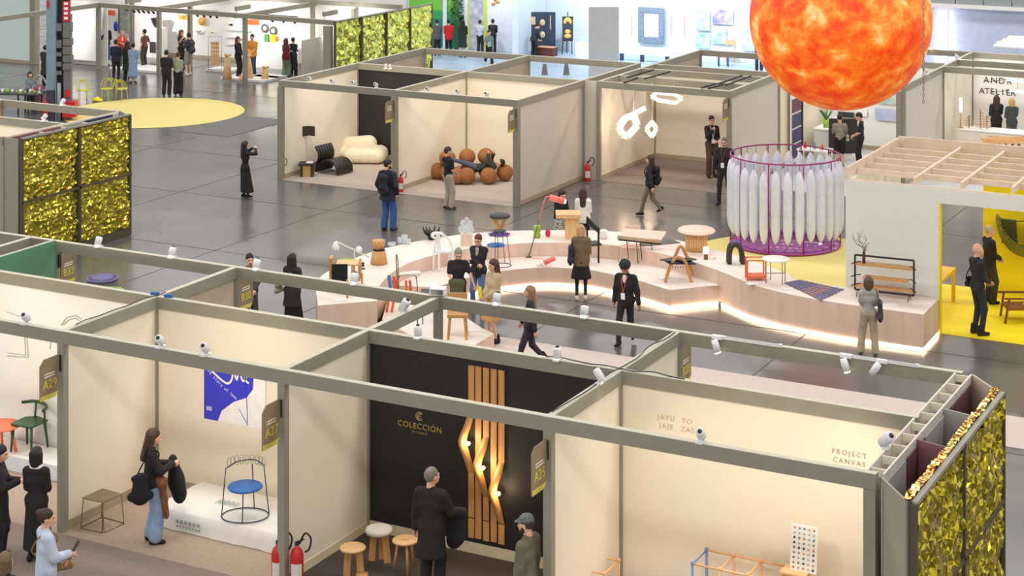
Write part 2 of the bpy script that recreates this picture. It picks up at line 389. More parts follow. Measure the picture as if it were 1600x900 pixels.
def foil_wall(label, X, y0, y1, h, ny, zs, cell, amp, mat, seed, horiz=0.0, base=0.12, sw=0.13, edge=False):
    t = thing('foil_wall', label, 'foil wall', (X, (y0 + y1) / 2, 0))
    MB().box((X - 0.03, (y0 + y1) / 2, h / 2 + 0.005), (0.05, y1 - y0, h - 0.01)).build('backing_board', MATS['foil_frame'], t, world=True)
    MB().bar((X + 0.02, y0, h - 0.02), (X + 0.02, y1, h - 0.02), 0.07, 0.05).build('top_rail', MATS['frame'], t, world=True)
    MB().bar((X + 0.02, y0, base / 2 + .005), (X + 0.02, y1, base / 2 + .005), 0.06, base).build('base_rail', MATS['foil_frame'], t, world=True)
    for y in (y0, y1): MB().box((X + 0.02, y, h / 2), (0.07, 0.07, h - 0.04)).build('edge_post', MATS['foil_frame'], t, world=True)
    dy = (y1 - y0) / ny; lim = [base] + zs + [h - 0.05]
    for i in range(ny):
        if i: MB().box((X + sw * .35, y0 + i * dy, h / 2), (sw, 0.07, h - 0.05)).build('seam', MATS['foil_frame'], t, world=True)
        for j in range(len(lim) - 1):
            a, b = lim[j] + 0.02, lim[j + 1] - 0.02
            foil_sheet(Vector((X, y0 + i * dy + 0.03, a)), Vector((0, 1, 0)), Vector((0, 0, 1)), Vector((1, 0, 0)), dy - 0.06, b - a, cell, amp, seed + i * 7 + j, horiz).build('foil_sheet', MATS[mat], t, world=True)
    for z in zs: MB().bar((X + sw * .35, y0, z), (X + sw * .35, y1, z), sw, 0.05).build('seam', MATS['foil_frame'], t, world=True)
    if edge: foil_sheet(Vector((X - .02, y0, h - .01)), Vector((0, 1, 0)), Vector((-1, 0, 0)), Vector((0, 0, 1)), y1 - y0, .10, .035, .03, seed + 90).build('foil_edge', MATS['foil_edge'], t, world=True)
    return t
def flag_sign(px, label, base, num, dirv=(0, -1), z=2.05, w=0.42, h=0.62, small=None, group=None):
    """plate on a bracket sticking out from a post at base"""
    t = thing('flag_sign', label, 'sign', (base[0], base[1], z), group=group)
    d = Vector((dirv[0], dirv[1], 0)); b = Vector((base[0], base[1], z)); n = Vector((d.y, -d.x, 0)); 
    if n.x < 0: n = -n
    MB().bar(b + d * 0.06 + Vector((0, 0, h - 0.02)), b + d * 0.06 + Vector((0, 0, h - 0.27)), 0.05, 0.05).build('bracket', MATS['charcoal'], t, world=True)
    m = frame_m(b + d * (0.09 + w) - n * 0.01, -d, (0, 0, 1)); c = 0.09
    if (Vector((-d.x, -d.y, 0)).cross(Vector((0, 0, 1)))).dot(n) < 0: m = frame_m(b + d * 0.09 - n * 0.01, d, (0, 0, 1))
    poly = [(0, 0), (w - c, 0), (w, c), (w, h), (c, h), (0, h - c)]
    MB().extr(poly, m, 0.02).build('plate', MATS['sign_brown'], t, world=True)
    MB().extr([(0.0, 0), (w - c, 0), (w - 0.02, 0.07), (0.0, 0.07)], m @ Matrix.Translation((0, 0, 0.021)), 0.004).build('yellow_band', MATS['sign_yellow'], t, world=True)
    if num: text_mesh(num, 0.19, m @ Matrix.Translation((w / 2, 0.16, 0.022)), MATS['sign_yellow'], t, 'number')
    for k in range(2 if num else 4): MB().extr([(.09, .335 + .04 * k), (w - .1, .335 + .04 * k), (w - .1, .355 + .04 * k), (.09, .355 + .04 * k)], m @ Matrix.Translation((0, 0, .021)), .002).build('print_line', MATS['offwhite'], t, world=True)
    return t
def spot(name_label, loc, aim, power=120, angle=95, col=(1.0, 0.86, 0.66), group=None, size=0.06, length=0.15, on=True, mat='lampwhite', clamp=True):
    loc = Vector(loc); t = thing('spotlight', name_label, 'spotlight', loc, group=group)
    d = (Vector(aim) - loc).normalized(); up = d.orthogonal().normalized(); q = d.to_track_quat('-Z', 'Y')
    mm = q.to_matrix().to_4x4(); off = Matrix.Translation((0, 0, 0.11))
    h = MB().lathe([(size * .55, length * .55), (size * .95, length * .5), (size, length * .3), (size, -length * .5), (size * .82, -length * .5), (size * .78, -length * .3), (0.0001, -length * .3)], 14)
    h.xf(off @ mm).build('housing', MATS[mat], t)
    MB().lathe([(size * .76, 0), (size * .76, 0.004)], 12).xf(off @ mm @ Matrix.Translation((0, 0, -length * .33))).build('lens', MATS['lens'] if on else MATS['charcoal'], t)
    MB().lathe([(size * .5, 0), (size * .5, .012), (size * .25, .03), (0.0001, .03)], 12).xf(off @ mm @ Matrix.Translation((0, 0, length * .54))).build('rear_cap', MATS['charcoal'], t)
    if clamp:
        c = MB().box((0, 0, 0.012), (0.09, 0.16, 0.024), rz=0.0); c.bar((0, 0, 0.02), (0, 0, 0.1), 0.022, 0.022); c.build('bracket', MATS[mat], t)
    if power and on:
        l = bpy.data.lights.new('spot_bulb', 'SPOT'); l.energy = power; l.spot_size = R(angle); l.spot_blend = 0.9; l.shadow_soft_size = 0.08; l.color = col
        lo = bpy.data.objects.new('bulb', l); COL.objects.link(lo); lo.parent = t; lo.matrix_local = off @ mm @ Matrix.Translation((0, 0, -length * .55))
    return t
# ------------------------------------------------------------------ front block
S = Stand('long front row of booths with taupe frames, cream and black walls', (-15, YC, 0), h=HF)
SF = S
for x in AC[1:4]: S.beam((x, YP), (x, YC))
S.beam((AC[0], YP), (AC[4], YP)); S.beam((AC[0], YB), (AC[4] - .1, YB)); S.beam((-28.2, YC), (AC[4] - .05, YC)); S.beam((AC[0], YP), (AC[0], YC)); S.beam((-23.9, YB), (-23.9, YC))
for x in AC[:4]:
    S.post((x, YP)); S.post((x, YB))
    S.post((x, YC))
S.post((-23.9, YC)); S.post((AC[4] - 0.02, YP), w=0.15); S.post((AC[4] - .08, YC))
for i in (1, 2, 3): S.wall((AC[i], YP), (AC[i], YB), skirt='skirting_cream' if i == 2 else 'skirting')
S.wall((AC[0], YB), (AC[1], YB), 'wall_white'); S.wall((AC[1], YB), (AC[2], YB)); S.wall((AC[2], YB), (AC[3], YB), 'wall_black', skirt='skirting_cream', sk=0.16); S.wall((AC[3], YB), (AC[4], YB))
S.wall((AC[0] + 0.08, YB), (AC[0] + 0.08, YC), 'wall_green', z1=HF + .02, skirt=None); S.wall((-23.9, YB), (-23.9, YC), 'wall_taupe', skirt=None)
S.wall((AC[1], YB), (AC[1], YC), 'wall_taupe'); S.wall((AC[3], YB), (AC[3], YC), 'wall_cream')
# hollow end wall with ribs, storage compartments and foil
xa, xb = AC[4] - 0.09, AC[4] + 0.13
for x in (xa, xb): S.wall((x, YP), (x, YC), 'wall_grey', z1=HF, th=0.025, skirt=None, inset=0.02, name='end_wall_board')
for k in range(10):
    y = YP + 0.2 + k * (YC - YP - 0.3) / 9
    MB().box(((xa + xb) / 2, y, HF - .06), (xb - xa - 0.03, 0.02, 0.1)).build('rib', MATS['wall_cream'], S.t, world=True)
XF = -5.73 * KF
S.wall((xb + .02, YP - .1), (XF - .07, 20.88 * KF), 'frame', z1=HF, th=0.03, skirt=None, inset=0.0, name='angled_board')
S.wall((xb + .02, YC - .02), (XF - .07, 25.46 * KF), 'wall_taupe', z1=HF, th=0.03, skirt=None, inset=0.0, name='angled_board')
for (px_, py_, m_) in ((1468, 635, 'store_grey'), (1428, 683, 'store_mauve')):
    y = G(px_, py_, HF).y; S.wall((xb + .02, y), (XF - .08, y - .12), m_, z1=HF - .02, th=0.025, skirt=None, inset=0, name='storage_divider')
for y0, y1, m_ in ((21.4, 22.5, 'store_grey'), (22.5, 23.4, 'store_wine'), (23.4, 24.6, 'store_grey'), (24.7, 25.9, 'store_wine')):
    S.wall((xb + .03, y0 * KF), (xb + .03, y1 * KF), m_, z1=HF - .1, th=0.015, skirt=None, inset=0.02, name='storage_lining')
foil_wall('tall crumpled gold foil wall closing the end of the front booth row', XF, 20.88 * KF, 25.44 * KF, HF, 2, [1.62], 0.05, 0.045, 'foil_near', 11, sw=0.075, edge=True)
# ------------------------------------------------------------------ left block with foil end
S = Stand('white booth block behind the gold foil wall near the yellow carpet', (-34, 35.3, 0), h=3.15)
SL = S
LX, LYP, LYB, LYC = -31.65, 33.15, 35.3, 37.45
for y in (LYP, LYB, LYC): S.beam((-42, y), (LX - .06, y))
S.beam((-35.8, LYB), (-35.8, LYC)); 
for y in (LYP, LYC): S.post((LX, y))
S.post((-35.8, LYC)); S.post((-35.8, LYP))
S.wall((LX, LYP), (LX, LYC), 'wall_cream', z1=3.15); S.wall((-42, LYB), (LX, LYB), 'wall_cream'); S.wall((-35.8, LYB), (-35.8, LYC), 'wall_taupe')
for y0, y1, m_ in ((33.2, 34.3, 'store_mauve'), (34.35, 35.1, 'store_mauve'), (35.15, 35.9, 'store_grey'), (35.95, 37.1, 'store_navy')):
    S.wall((LX + .08, y0), (LX + .08, y1), m_, z1=3.12, th=0.02, skirt=None, inset=0.02, name='storage_lining')
for y in (34.32, 35.12, 35.92): S.wall((LX + .1, y), (-31.12, y), 'wall_white', z1=3.1, th=0.02, skirt=None, inset=0, name='storage_divider')
S.wall((LX + .06, LYP - .02), (-31.1, 33.08), 'frame', z1=3.15, th=0.03, skirt=None, inset=0, name='end_board')
S.wall((LX + .06, LYC), (-31.1, 37.1), 'frame', z1=3.15, th=0.03, skirt=None, inset=0, name='end_board')
foil_wall('crumpled gold foil wall of the booth block beside the grey column', -31.03, 33.1, 37.1, 3.18, 2, [1.62], 0.05, 0.04, 'foil', 31, horiz=1.0, base=0.2)
# ------------------------------------------------------------------ middle block
S = Stand('middle booth block with cream rooms, one black wall and taupe frame', (-27.6, 49.1, 0))
SM = S
for y in (YU, YV, YW): S.beam((BC[0], y), (BC[2], y))
for x in BC: S.beam((x, YU), (x, YW))
for x in BC:
    for y in (YU, YV, YW): S.post((x, y), w=0.16 if y == YU else PW)
S.wall((BC[0], YU), (BC[0], YV)); S.wall((BC[1], YU), (BC[1], YV)); S.wall((BC[2], YU), (BC[2], YV), 'wall_grey')
S.wall((BC[0], YV), (BC[1], YV), 'wall_black'); S.wall((BC[1], YV), (BC[2], YV))
S.wall((BC[0], YV), (BC[0], YW), 'wall_taupe'); S.wall((BC[1], YV), (BC[1], YW), 'wall_taupe')
S = Stand('booth of pendant lamps with pinkish cream walls and open roof beams', (-21, 51.3, 0))
SP = S
GX0, GX1, GY0, GY1 = -23.08, -18.9, 49.2, 53.4
S.beam((GX0, GY0), (GX1, GY0)); S.beam((GX0, GY0), (GX0, 57.3)); S.beam((GX1, GY0), (GX1, GY1)); S.beam((GX0, GY1), (GX1, GY1))
S.beam((GX0, 50.6), (GX1, 50.6)); S.beam((GX0, 52.3), (GX1, 52.3)); S.beam((GX0, 57.3), (GX1 + .4, 57.3))
for p in ((GX0, GY0), (GX1, GY0), (GX0, GY1), (GX1, GY1), (GX0, 57.3)): S.post(p)
S.wall((GX0 - .53, GY0 + .02), (GX0 - .06, GY0 + .02), 'wall_grey', skirt=None, z1=2.99, inset=0); S.wall((GX0, GY0), (GX0, GY1)); S.wall((GX0, GY1), (GX1, GY1)); S.wall((GX1, GY0), (GX1, GY1), 'wall_grey'); S.wall((GX0, GY1), (GX0, 57.3), 'wall_taupe')
for k, (x0, y0, x1, y1) in enumerate(((976, 121, 995, 124), (975, 129, 996, 122), (980, 121, 1021, 109), (1007, 123, 1047, 112), (1096, 137, 1118, 131), (1107, 138, 1129, 132), (1122, 131, 1159, 118), (1134, 133, 1173, 119))):
    if k in (0,): continue
    p, q = G(x0, y0, 3.05), G(x1, y1, 3.05)
    MB().bar(p, q, 0.05, 0.04).solo('light_track', MATS['black'], 'black light track laid across the roof beams of the pendant lamp booth', 'light track', group='light tracks on the pendant lamp booth')
# gallery to the right
S = Stand('bright picture gallery booth with cream walls below the orange sphere', (-16.8, 54, 0))
SG = S
S.wall((-18.86, GY1), (-18.86, 57.9), 'wall_cream'); S.wall((-18.9, 57.9), (-14.9, 57.9), 'wall_white'); S.post((-18.9, 57.9)); S.post((-14.9, 57.9)); S.beam((-18.9, 57.9), (-14.9, 57.9)); S.beam((-18.9, GY1), (-18.9, 57.9))
S.post((-14.86, 52.7), w=.16)
S = Stand('booth with black ANDR ATELIER lettering and taupe frame', (-11, 57, 0))
SA_ = S
S.beam((-14.74, 52.7), (-14.74, 61.1)); S.beam((-14.74, 57.2), (-6, 57.2)); S.beam((-14.74, 59.0), (-6, 59.0)); S.beam((-14.74, 61.1), (-6, 61.1)); S.beam((-17.5, 61.1), (-14.74, 61.1))
for y in (52.7, 57.2, 61.1): S.post((-14.74, y))
S.wall((-14.74, 52.7), (-14.74, 57.2), 'wall_grey'); S.wall((-14.74, 57.2), (-14.74, 61.1), 'wall_cream'); S.wall((-14.74, 61.1), (-6, 61.1), 'wall_white')
for txt, y_, x0, x1 in (('ANDR', 2.0, 1541, 1577), ('ATELIER', 1.62, 1534, 1583)):
    for i, ch in enumerate(txt):
        xx = PY(x0 + (x1 - x0) * i / (len(txt) - 1), 130, 61.05).x; text_mesh(ch, 0.29, frame_m(Vector((xx, 61.06, y_)), (1, 0, 0), (0, 0, 1)), MATS['black'], S.t, 'letter')
# ------------------------------------------------------------------ stands at the back left
S = Stand('white stands at the back left with thin taupe frame and pale mint wall', (-48, 61, 0), h=2.88)
SB = S
S.beam((-52.2, 48), (-52.2, 60.4)); S.beam((-52.2, 60.4), (-39.5, 59.6)); S.beam((-44.2, 60.0), (-44.2, 67)); S.beam((-48.9, 60.3), (-48.9, 67)); S.beam((-60, 64.8), (-39.6, 64.8), z=3.0)
for p in ((-52.2, 60.4), (-48.9, 60.4), (-44.2, 60.1), (-48.9, 62.5), (-52.2, 62.6), (-44.2, 65.0), (-42.1, 65.0)): S.post(p, w=0.16)
S.post((-39.6, 59.3), w=0.28)
S.wall((-64, 60.3), (-55.9, 60.3), 'wall_mint', z1=5); S.post((-55.75, 60.3), w=.3, h=5)
S.wall((-55.6, 61.3), (-52.4, 61.3), 'wall_white', z1=5, skirt=None); S.wall((-58.5, 65.3), (-39.6, 65.3), 'wall_white', z1=3.6)
S.wall((-42.4, 61.5), (-42.4, 64.9), 'wall_grey', z1=1.7, skirt=None)
foil_wall('long pale gold foil wall of eight panels behind the middle booths', -39.35, 59.4, 66.9, 2.88, 4, [1.0], 0.10, 0.05, 'foil_pale', 77)
# ------------------------------------------------------------------ far end of the hall
mb = MB().box((-30, 77.5, 4), (34, 0.2, 8)); mb.struct('wall_back', 'wall_bluewhite')
S = Stand('pale blue white gallery stand with a floor-length wall at the far end', (-30, 75, 0), h=3.3)
S.wall((-38.3, 75.5), (-16, 75.5), 'wall_bluewhite', z1=6, skirt=None); S.wall((-38.3, 72.6), (-38.3, 75.5), 'wall_bluewhite', z1=6, skirt=None, th=.3)
S.beam((-38.3, 70.8), (-20, 70.8), z=4.6)
M('wall_lavender', (196, 202, 226), 0.6); M('tile_grey', (150, 156, 160), 0.6); M('blackout', (22, 22, 28), 0.8)
mb = MB().box((-12, 70, 1.9), (14, 0.2, 3.8)); mb.struct('wall_right', 'wall_lavender')
for k in range(9):
    tag(MB().box((-18.0 + k * 1.08, 69.8, 3.95), (1.04, 0.14, 0.62)).build('trim_panel', MATS['tile_grey']), kind='structure')
tag(MB().box((-13, 69.75, 5.1), (12, 0.2, 1.6)).build('trim_valance', MATS['blackout']), kind='structure')
tag(MB().box((-13, 69.7, 3.6), (12, 0.3, 0.14)).build('trim_ledge', MATS['wall_white']), kind='structure')
# ================================================================== curved display stage
M('stage_top', (240, 228, 218), 0.5, var=0.03, scale=2); M('stage_side', (232, 202, 182), 0.55, var=0.07, scale=1.6, stretch=(3, 3, .4))
M('led', (255, 236, 214), 0.5, emit=4.0, ecol=(255, 226, 196))
HU, HL = 0.78, 0.46
outer = spline([(-21.23, 31.41, 0), (-22.12, 32.67, 0), (-22.55, 33.6, 0), (-22.72, 35.2, 0), (-22.55, 36.5, 0), (-21.9, 38.0, 0), (-21.15, 38.95, 0), (-20.2, 39.62, 0), (-19.2, 40.15, 0), (-18.2, 40.4, 0), (-17.0, 40.3, 0), (-15.9, 39.9, 0), (-14.7, 39.35, 0), (-13.5, 38.55, 0), (-13.0, 38.02, 0)], 5)
inner = spline([(-20.32, 32.29, 0), (-20.76, 32.95, 0), (-21.2, 34.15, 0), (-21.38, 35.15, 0), (-21.28, 36.15, 0), (-20.84, 37.2, 0), (-20.2, 38.02, 0), (-19.5, 38.55, 0), (-18.4, 39.0, 0), (-17.2, 39.05, 0), (-15.75, 38.52, 0), (-14.75, 37.95, 0), (-13.66, 37.2, 0), (-12.6, 36.83, 0), (-11.5, 36.68, 0)], 5)
up = [(p.x, p.y) for p in outer] + [(-9.87, 38.0)] + [(-9.84, 36.68)] + [(p.x, p.y) for p in reversed(inner)]
st = thing('display_stage', 'curved two-tier wooden display stage with glowing strip along its foot', 'stage', (-17, 37, 0))
MB().prism(up, 0.09, HU - 0.012).build('upper_tier', MATS['stage_side'], st, world=True)
MB().prism(up, HU - 0.012, HU).build('upper_top', MATS['stage_top'], st, world=True)
MB().prism([(p[0] * 0.995 + -17 * 0.005, p[1] * 0.995 + 38 * .005) for p in up], 0.006, 0.09).build('upper_foot', MATS['charcoal'], st, world=True)
low_r = [p for p in inner if p.x < -14.7 and p.y > 34.6 and p.x > -21.5][0:]
low_f = spline([(-15.66, 37.1, 0), (-16.7, 37.55, 0), (-17.85, 37.84, 0), (-18.48, 37.78, 0), (-19.16, 37.48, 0), (-19.79, 36.75, 0), (-20.2, 35.8, 0), (-20.45, 34.9, 0), (-21.2, 34.6, 0)], 5)
low = [(p.x * .9995 - .0, p.y - .002) for p in low_r] + [(-14.86, 38.0)] + [(p.x, p.y) for p in low_f]
lt = MB().prism(low, 0.09, HL - 0.012).build('lower_tier', MATS['stage_side'], st, world=True)
MB().prism(low, HL - 0.012, HL).build('lower_top', MATS['stage_top'], st, world=True)
def strip(pts, name='light_strip'):
    mb = MB()
    for a, b in zip(pts[:-1], pts[1:]): mb.bar(Vector((a[0], a[1], 0.045)), Vector((b[0], b[1], 0.045)), 0.05, 0.075)
    return mb.build(name, MATS['led'], st, world=True)
ctr = Vector((-17.6, 36.0))
strip([(p.x, p.y + 0.0) for p in low_f][:-6] )
strip([(-15.63, 37.1), (-14.86, 37.98)]); strip([(p.x, p.y) for p in inner if p.x > -14.9 and p.y < 38.1] + [(-9.86, 36.7)]); strip([(-9.86, 36.7), (-9.89, 37.98)])
# vertical board joints on the long front
for x in (-13.9, -12.4, -10.9, -10.0): pass
lp = [G(*p, 0.3) for p in ((772, 521), (738, 541), (640, 523), (597, 499), (606, 468), (672, 458), (752, 512))]
pl = thing('low_plinth', 'low pale display plinth carrying a timber chair and orange stool legs', 'plinth', (lp[2].x, lp[2].y, 0))
MB().prism([(p.x, p.y) for p in lp], 0.008, 0.288).build('side', MATS['stage_side'], pl, world=True); MB().prism([(p.x, p.y) for p in lp], 0.288, 0.3).build('top', MATS['stage_top'], pl, world=True)
# ================================================================== exhibits; local x runs across the gallery's view, y away, z up
class Ex:
    def __init__(s, name, label, cat, px_, py_, z=0.0, group=None, rz=0.0):
        s.o = G(px_, py_, z); s.s = F * 1.0 / (F * (CH - z) / (py_ - YH)); s.p = (px_, py_)
        s.t = thing(name, label, cat, s.o, AZ + rz, group=group)
    def P(s, x, y, d=0.0): return Vector(((x - s.p[0]) / s.s, d, max(.004, (s.p[1] - y) / s.s)))
    def b(s, mb, name, mat, bevel=0): return mb.build(name, MATS[mat], s.t, bevel=bevel)
    def box(s, name, mat, x0, y0, x1, y1, d0=-.1, d1=.1, bevel=0):
        a, b = s.P(x0, y0), s.P(x1, y1)
        return s.b(MB().box(((a.x + b.x) / 2, (d0 + d1) / 2, (a.z + b.z) / 2), (abs(b.x - a.x), abs(d1 - d0), abs(a.z - b.z))), name, mat, bevel)
    def tube(s, name, mat, pts, r, seg=8, closed=False):
        return s.b(MB().tube([s.P(*p) for p in pts], r, seg, closed), name, mat)
    def lathe(s, name, mat, x, prof_px, seg=24, d=0.0, sy=1):
        return s.b(MB().lathe([(max(1e-4, w / s.s), s.P(x, y).z) for w, y in prof_px], seg, (s.P(x, 0).x, d, 0), sy=sy), name, mat)
# --- armchair of light timber with a black panel, standing at the stage's end
e = Ex('timber_armchair', 'timber armchair with large black panel below the balancing lamp', 'chair', 541, 462, HU)
for x, d in ((515, .25), (544, -.2), (565, .1), (533, .32)): e.tube('leg', 'oak', [(x, 462 - d * 20, d), (x, 430 - d * 12, d)], 0.022)
m_ = e.b(MB().box((e.P(532, 0).x, -0.18, e.P(0, 424).z), (0.34, 0.04, 0.40)), 'black_panel', 'black')
e.b(MB().box((e.P(545, 0).x, 0.02, e.P(0, 411).z), (0.52, 0.42, 0.03)), 'top_board', 'oak_light'); e.b(MB().box((e.P(552, 0).x, 0.0, e.P(0, 424).z), (0.05, 0.40, 0.36)), 'side_board', 'oak')
for k in range(3): e.b(MB().box((e.P(562, 0).x, -0.15 + k * .17, e.P(0, 422).z), (0.04, 0.05, 0.40)), 'slat', 'oak')
e.b(MB().box((e.P(517, 0).x, 0.1, e.P(0, 420).z), (0.06, 0.3, 0.46)), 'side_board', 'oak')
# --- green topped stool and lamp
e = Ex('round_stool', 'round stool with lime green top behind the timber armchair', 'stool', 543, 437, HU)
e.lathe('seat', 'lime', 543, [(15, 412), (15.5, 409), (15, 407), (12, 407), (11.5, 408.5), (0.1, 408.5)], sy=1); 
for a in range(3): e.b(MB().tube([(0.15 * math.cos(a * 2.1), 0.15 * math.sin(a * 2.1), 0.0), (0.11 * math.cos(a * 2.1), .11 * math.sin(a * 2.1), 0.36)], 0.02), 'leg', 'oak_light')
e = Ex('balance_lamp', 'cream counterweight lamp with white bell shade and ball', 'lamp', 554, 426, HU)
e.lathe('base', 'offwhite', 554, [(7, 426), (7, 424.5), (1, 424)]); e.tube('stem', 'offwhite', [(554, 426), (554, 393)], 0.012)
e.tube('arm', 'offwhite', [(525, 377), (577, 402)], 0.016); e.b(MB().sphere(e.P(561, 389.5, -.02), 0.075), 'ball_weight', 'white')
e.lathe('shade', 'white', 524.5, [(6, 390), (5.5, 384), (3.2, 379), (1, 377)], d=0)
# --- turned stool
e = Ex('turned_stool', 'tall turned oak stool with waisted neck and flared base', 'stool', 592, 412, HU)
e.lathe('base', 'oak', 592, [(13.3, 412), (12.5, 404), (10.3, 391)]); e.lathe('neck', 'darksteel', 592, [(9.5, 391), (9, 389), (8.5, 388)]); e.lathe('seat', 'oak', 591.5, [(8, 388), (10, 381), (10.8, 379), (10.5, 375.5), (9, 375), (0.1, 375)])
e = Ex('bow_sculpture', 'small black bow-shaped object above a black bar', 'sculpture', 567, 420, HU)
e.b(MB().lathe([(0.055, 0.0), (0.05, 0.01), (0.0001, 0.012)], 16), 'foot', 'black'); e.b(MB().lathe([(0.045, 0.06), (0.02, 0.10), (0.045, 0.14)], 14), 'bow', 'black'); e.b(MB().tube([(0, 0, 0.01), (0, 0, 0.07)], 0.006), 'pin', 'black')
M('glass', (235, 242, 246), 0.05, alpha=0.35, spec=0.6)
for k, (x, y, w, h, nm) in enumerate(((625, 381, 4, 10, 'small clear glass tumbler beside a taller glass'), (632, 381, 5, 14, 'tall clear glass beaker in a cluster of glasses'), (638, 382, 4, 9, 'clear glass cup nearest the black crown vessel'), (612, 384, 7, 5, 'shallow clear glass dish near the turned stool'))):
    g = G(x, y, HU); s_ = (y - YH) / (CH - HU)
    MB().lathe([(w * .7 / s_, 0), (w / s_, h * .4 / s_), (w / s_, h / s_), (w * .85 / s_, h / s_), (w * .8 / s_, 0.02)], 16, g).solo('glass_vessel', MATS['glass'], nm, 'glass', group='glass vessels on the stage')
# --- black crown vessel
e = Ex('crown_vessel', 'black crown-shaped vessel with spiky branching rim', 'vase', 675, 374, HU)
e.lathe('bowl', 'black', 675, [(6, 374), (7.5, 366), (8.5, 362), (6, 362), (5, 370)])
for k in range(10):
    a = 2 * PI * k / 10; r0, r1 = 0.10, 0.17 + 0.03 * (k % 2)
    e.b(MB().tube([(r0 * math.cos(a), r0 * math.sin(a), 0.10), (r1 * .9 * math.cos(a), r1 * .9 * math.sin(a), 0.17), (r1 * 1.1 * math.cos(a), r1 * 1.1 * math.sin(a), 0.25 + .03 * (k % 3))], [0.03, 0.024, 0.012]), 'spike', 'black')
# --- white creature chair
e = Ex('white_chair', 'white curvy chair with two black dots on its round back', 'chair', 685, 421, HL)
V, Q = field_mesh([((0, 0, .42), (.22, 0.02, .42), .085, .085, (1, 1.6, .45))], 0.02)
e.t['label'] = 'white curvy chair with two black dots on its round back'
mobj('seat', np_mesh('seat', V, Q, [MATS['white']]), e.t)
V, Q = field_mesh([((-.09, -.02, .80), (.05, -.02, .80), .09, .085, (1, .45, 1)), ((-.02, 0, .78), (.02, 0.02, .45), .035, .05)], 0.016)
mobj('backrest', np_mesh('backrest', V, Q, [MATS['white']]), e.t)
for x in (-.07, .06): e.b(MB().sphere((x, -.065, .80), 0.02), 'dot', 'black')
for pts in ([(-.12, -.1, 0), (-.1, -.05, .4), (-.06, 0, .72)], [(.02, -.18, 0), (.02, -.12, .42)], [(.32, -.1, 0), (.33, -.02, .40), (.26, .05, .66), (.08, .02, .84)], [(.26, .2, 0), (.25, .12, .42)]):
    e.b(MB().tube(spline(pts, 5), 0.024), 'leg', 'white')
# --- plywood plinth with bubble glass
e = Ex('small_plinth', 'small plywood plinth under the bubble glass piece', 'plinth', 729, 384, HU - .02); e.o.z = HU
e = None
g = G(729, 384, HU); t_ = thing('cube_plinth', 'small plywood cube under the clear bubble glass', 'plinth', g, AZ)
MB().box((0, 0.1, .135), (0.28, .22, .27)).build('cube', MATS['stage_side'], t_); MB().box((0, .1, .275), (.29, .23, .01)).build('top', MATS['stage_top'], t_)
for o in [x for x in bpy.data.objects if x.name.startswith('small_plinth')]: bpy.data.objects.remove(o)
t2_ = thing('bubble_glass', 'cluster of clear glass bubbles on the plywood cube', 'glass', g + Vector((-.05, .09, .281)), AZ)
for k, (x, y, z, r) in enumerate(((-.12, 0, .09, .09), (.1, .02, .09, .09), (-.01, -.06, .10, .10), (-.08, .02, .23, .08), (.07, .0, .23, .085), (.0, .06, .1, .1), (.0, .0, .33, .05))): MB().sphere((x, y, z), r, 14, 9).build('bubble', MATS['glass'], t2_)
# --- Y stool, yarn
e = Ex('timber_side_table', 'round grey topped table on a crossed Y-shaped timber leg', 'table', 782, 362, HU)
e.lathe('top', 'charcoal', 781, [(15.5, 339.5), (16, 337.5), (15.5, 335.5), (0.1, 335.5)]); e.b(MB().bar(e.P(783, 362), e.P(771, 339), .09, .03, up=(0, 1, 0)), 'leg', 'oak'); e.b(MB().bar(e.P(782, 359, .04), e.P(791, 339, .04), .08, .03, up=(0, 1, 0)), 'leg', 'oak')
M('yarn', (86, 92, 170), 0.8, c2=(120, 70, 130), scale=14)
rnd = random.Random(3); pts = []
for k in range(90):
    a = k * 0.9; r = .05 + .2 * rnd.random(); pts.append((r * math.cos(a) * 1.2, r * math.sin(a) * .7, .015 + .10 * rnd.random() * (1 - r * 3.2)))
e = Ex('yarn_pile', 'loose tangle of blue and purple cord beside the Y-legged table', 'cord', 780, 368, HU); e.b(MB().tube(spline(pts, 3), 0.008, 5), 'cord', 'yarn')
# --- high stool
e = Ex('bar_stool', 'high stool with blue seat, grey disc and thin violet legs', 'stool', 787, 415, HL)
e.b(MB().lathe([(.21, .47), (.215, .485), (.2, .5), (.0001, .5)], 26, (-.18, 0, 0)), 'seat', 'blue'); e.b(MB().lathe([(.155, .80), (.16, .81), (.15, .82), (.0001, .82)], 22, (-.1, .05, 0)), 'backrest_disc', 'charcoal')
e.b(MB().tube([(0.21 * math.cos(a * PI / 12) - .03, .21 * math.sin(a * PI / 12), .008) for a in range(24)], .008, 6, True), 'foot_ring', 'navy')
for a in (-.35, 1.3, 2.6, 4.2): e.b(MB().tube([(.21 * math.cos(a) - .03, .21 * math.sin(a), .008), (.14 * math.cos(a) - .07, .14 * math.sin(a), .8)], .0085, 6), 'leg', 'purple' if a < 0 else 'navy')
# --- vases and coral lamps
e = Ex('stacked_vase', 'lime green vase of three stacked lobes', 'vase', 839, 371, HU); e.lathe('body', 'lime', 839, [(4, 371), (6, 369), (6, 366), (3.8, 364), (6, 362), (6, 360), (3.8, 358), (5.6, 356), (5.6, 353), (4, 352), (3, 354)])
e = Ex('tulip_vase', 'small crimson bud-shaped vase', 'vase', 856, 369.5, HU); M('crimson', (214, 44, 84), .4); e.lathe('body', 'crimson', 856, [(2.5, 369.5), (4.3, 366), (3.6, 361), (1.2, 357), (.1, 356.5)])
e = Ex('coral_lamp', 'coral floor lamp with bent arm and long tube shade', 'lamp', 826, 402, HL)
M('coral', (236, 120, 110), .5, emit=.15); e.tube('rod', 'bronze', [(826, 402, 0), (838, 362, .1), (842, 345, .1)], .013); e.tube('arm', 'coral', [(842, 345, .1), (850, 317, .1), (853, 309, .1), (862, 308, .1)], .013)
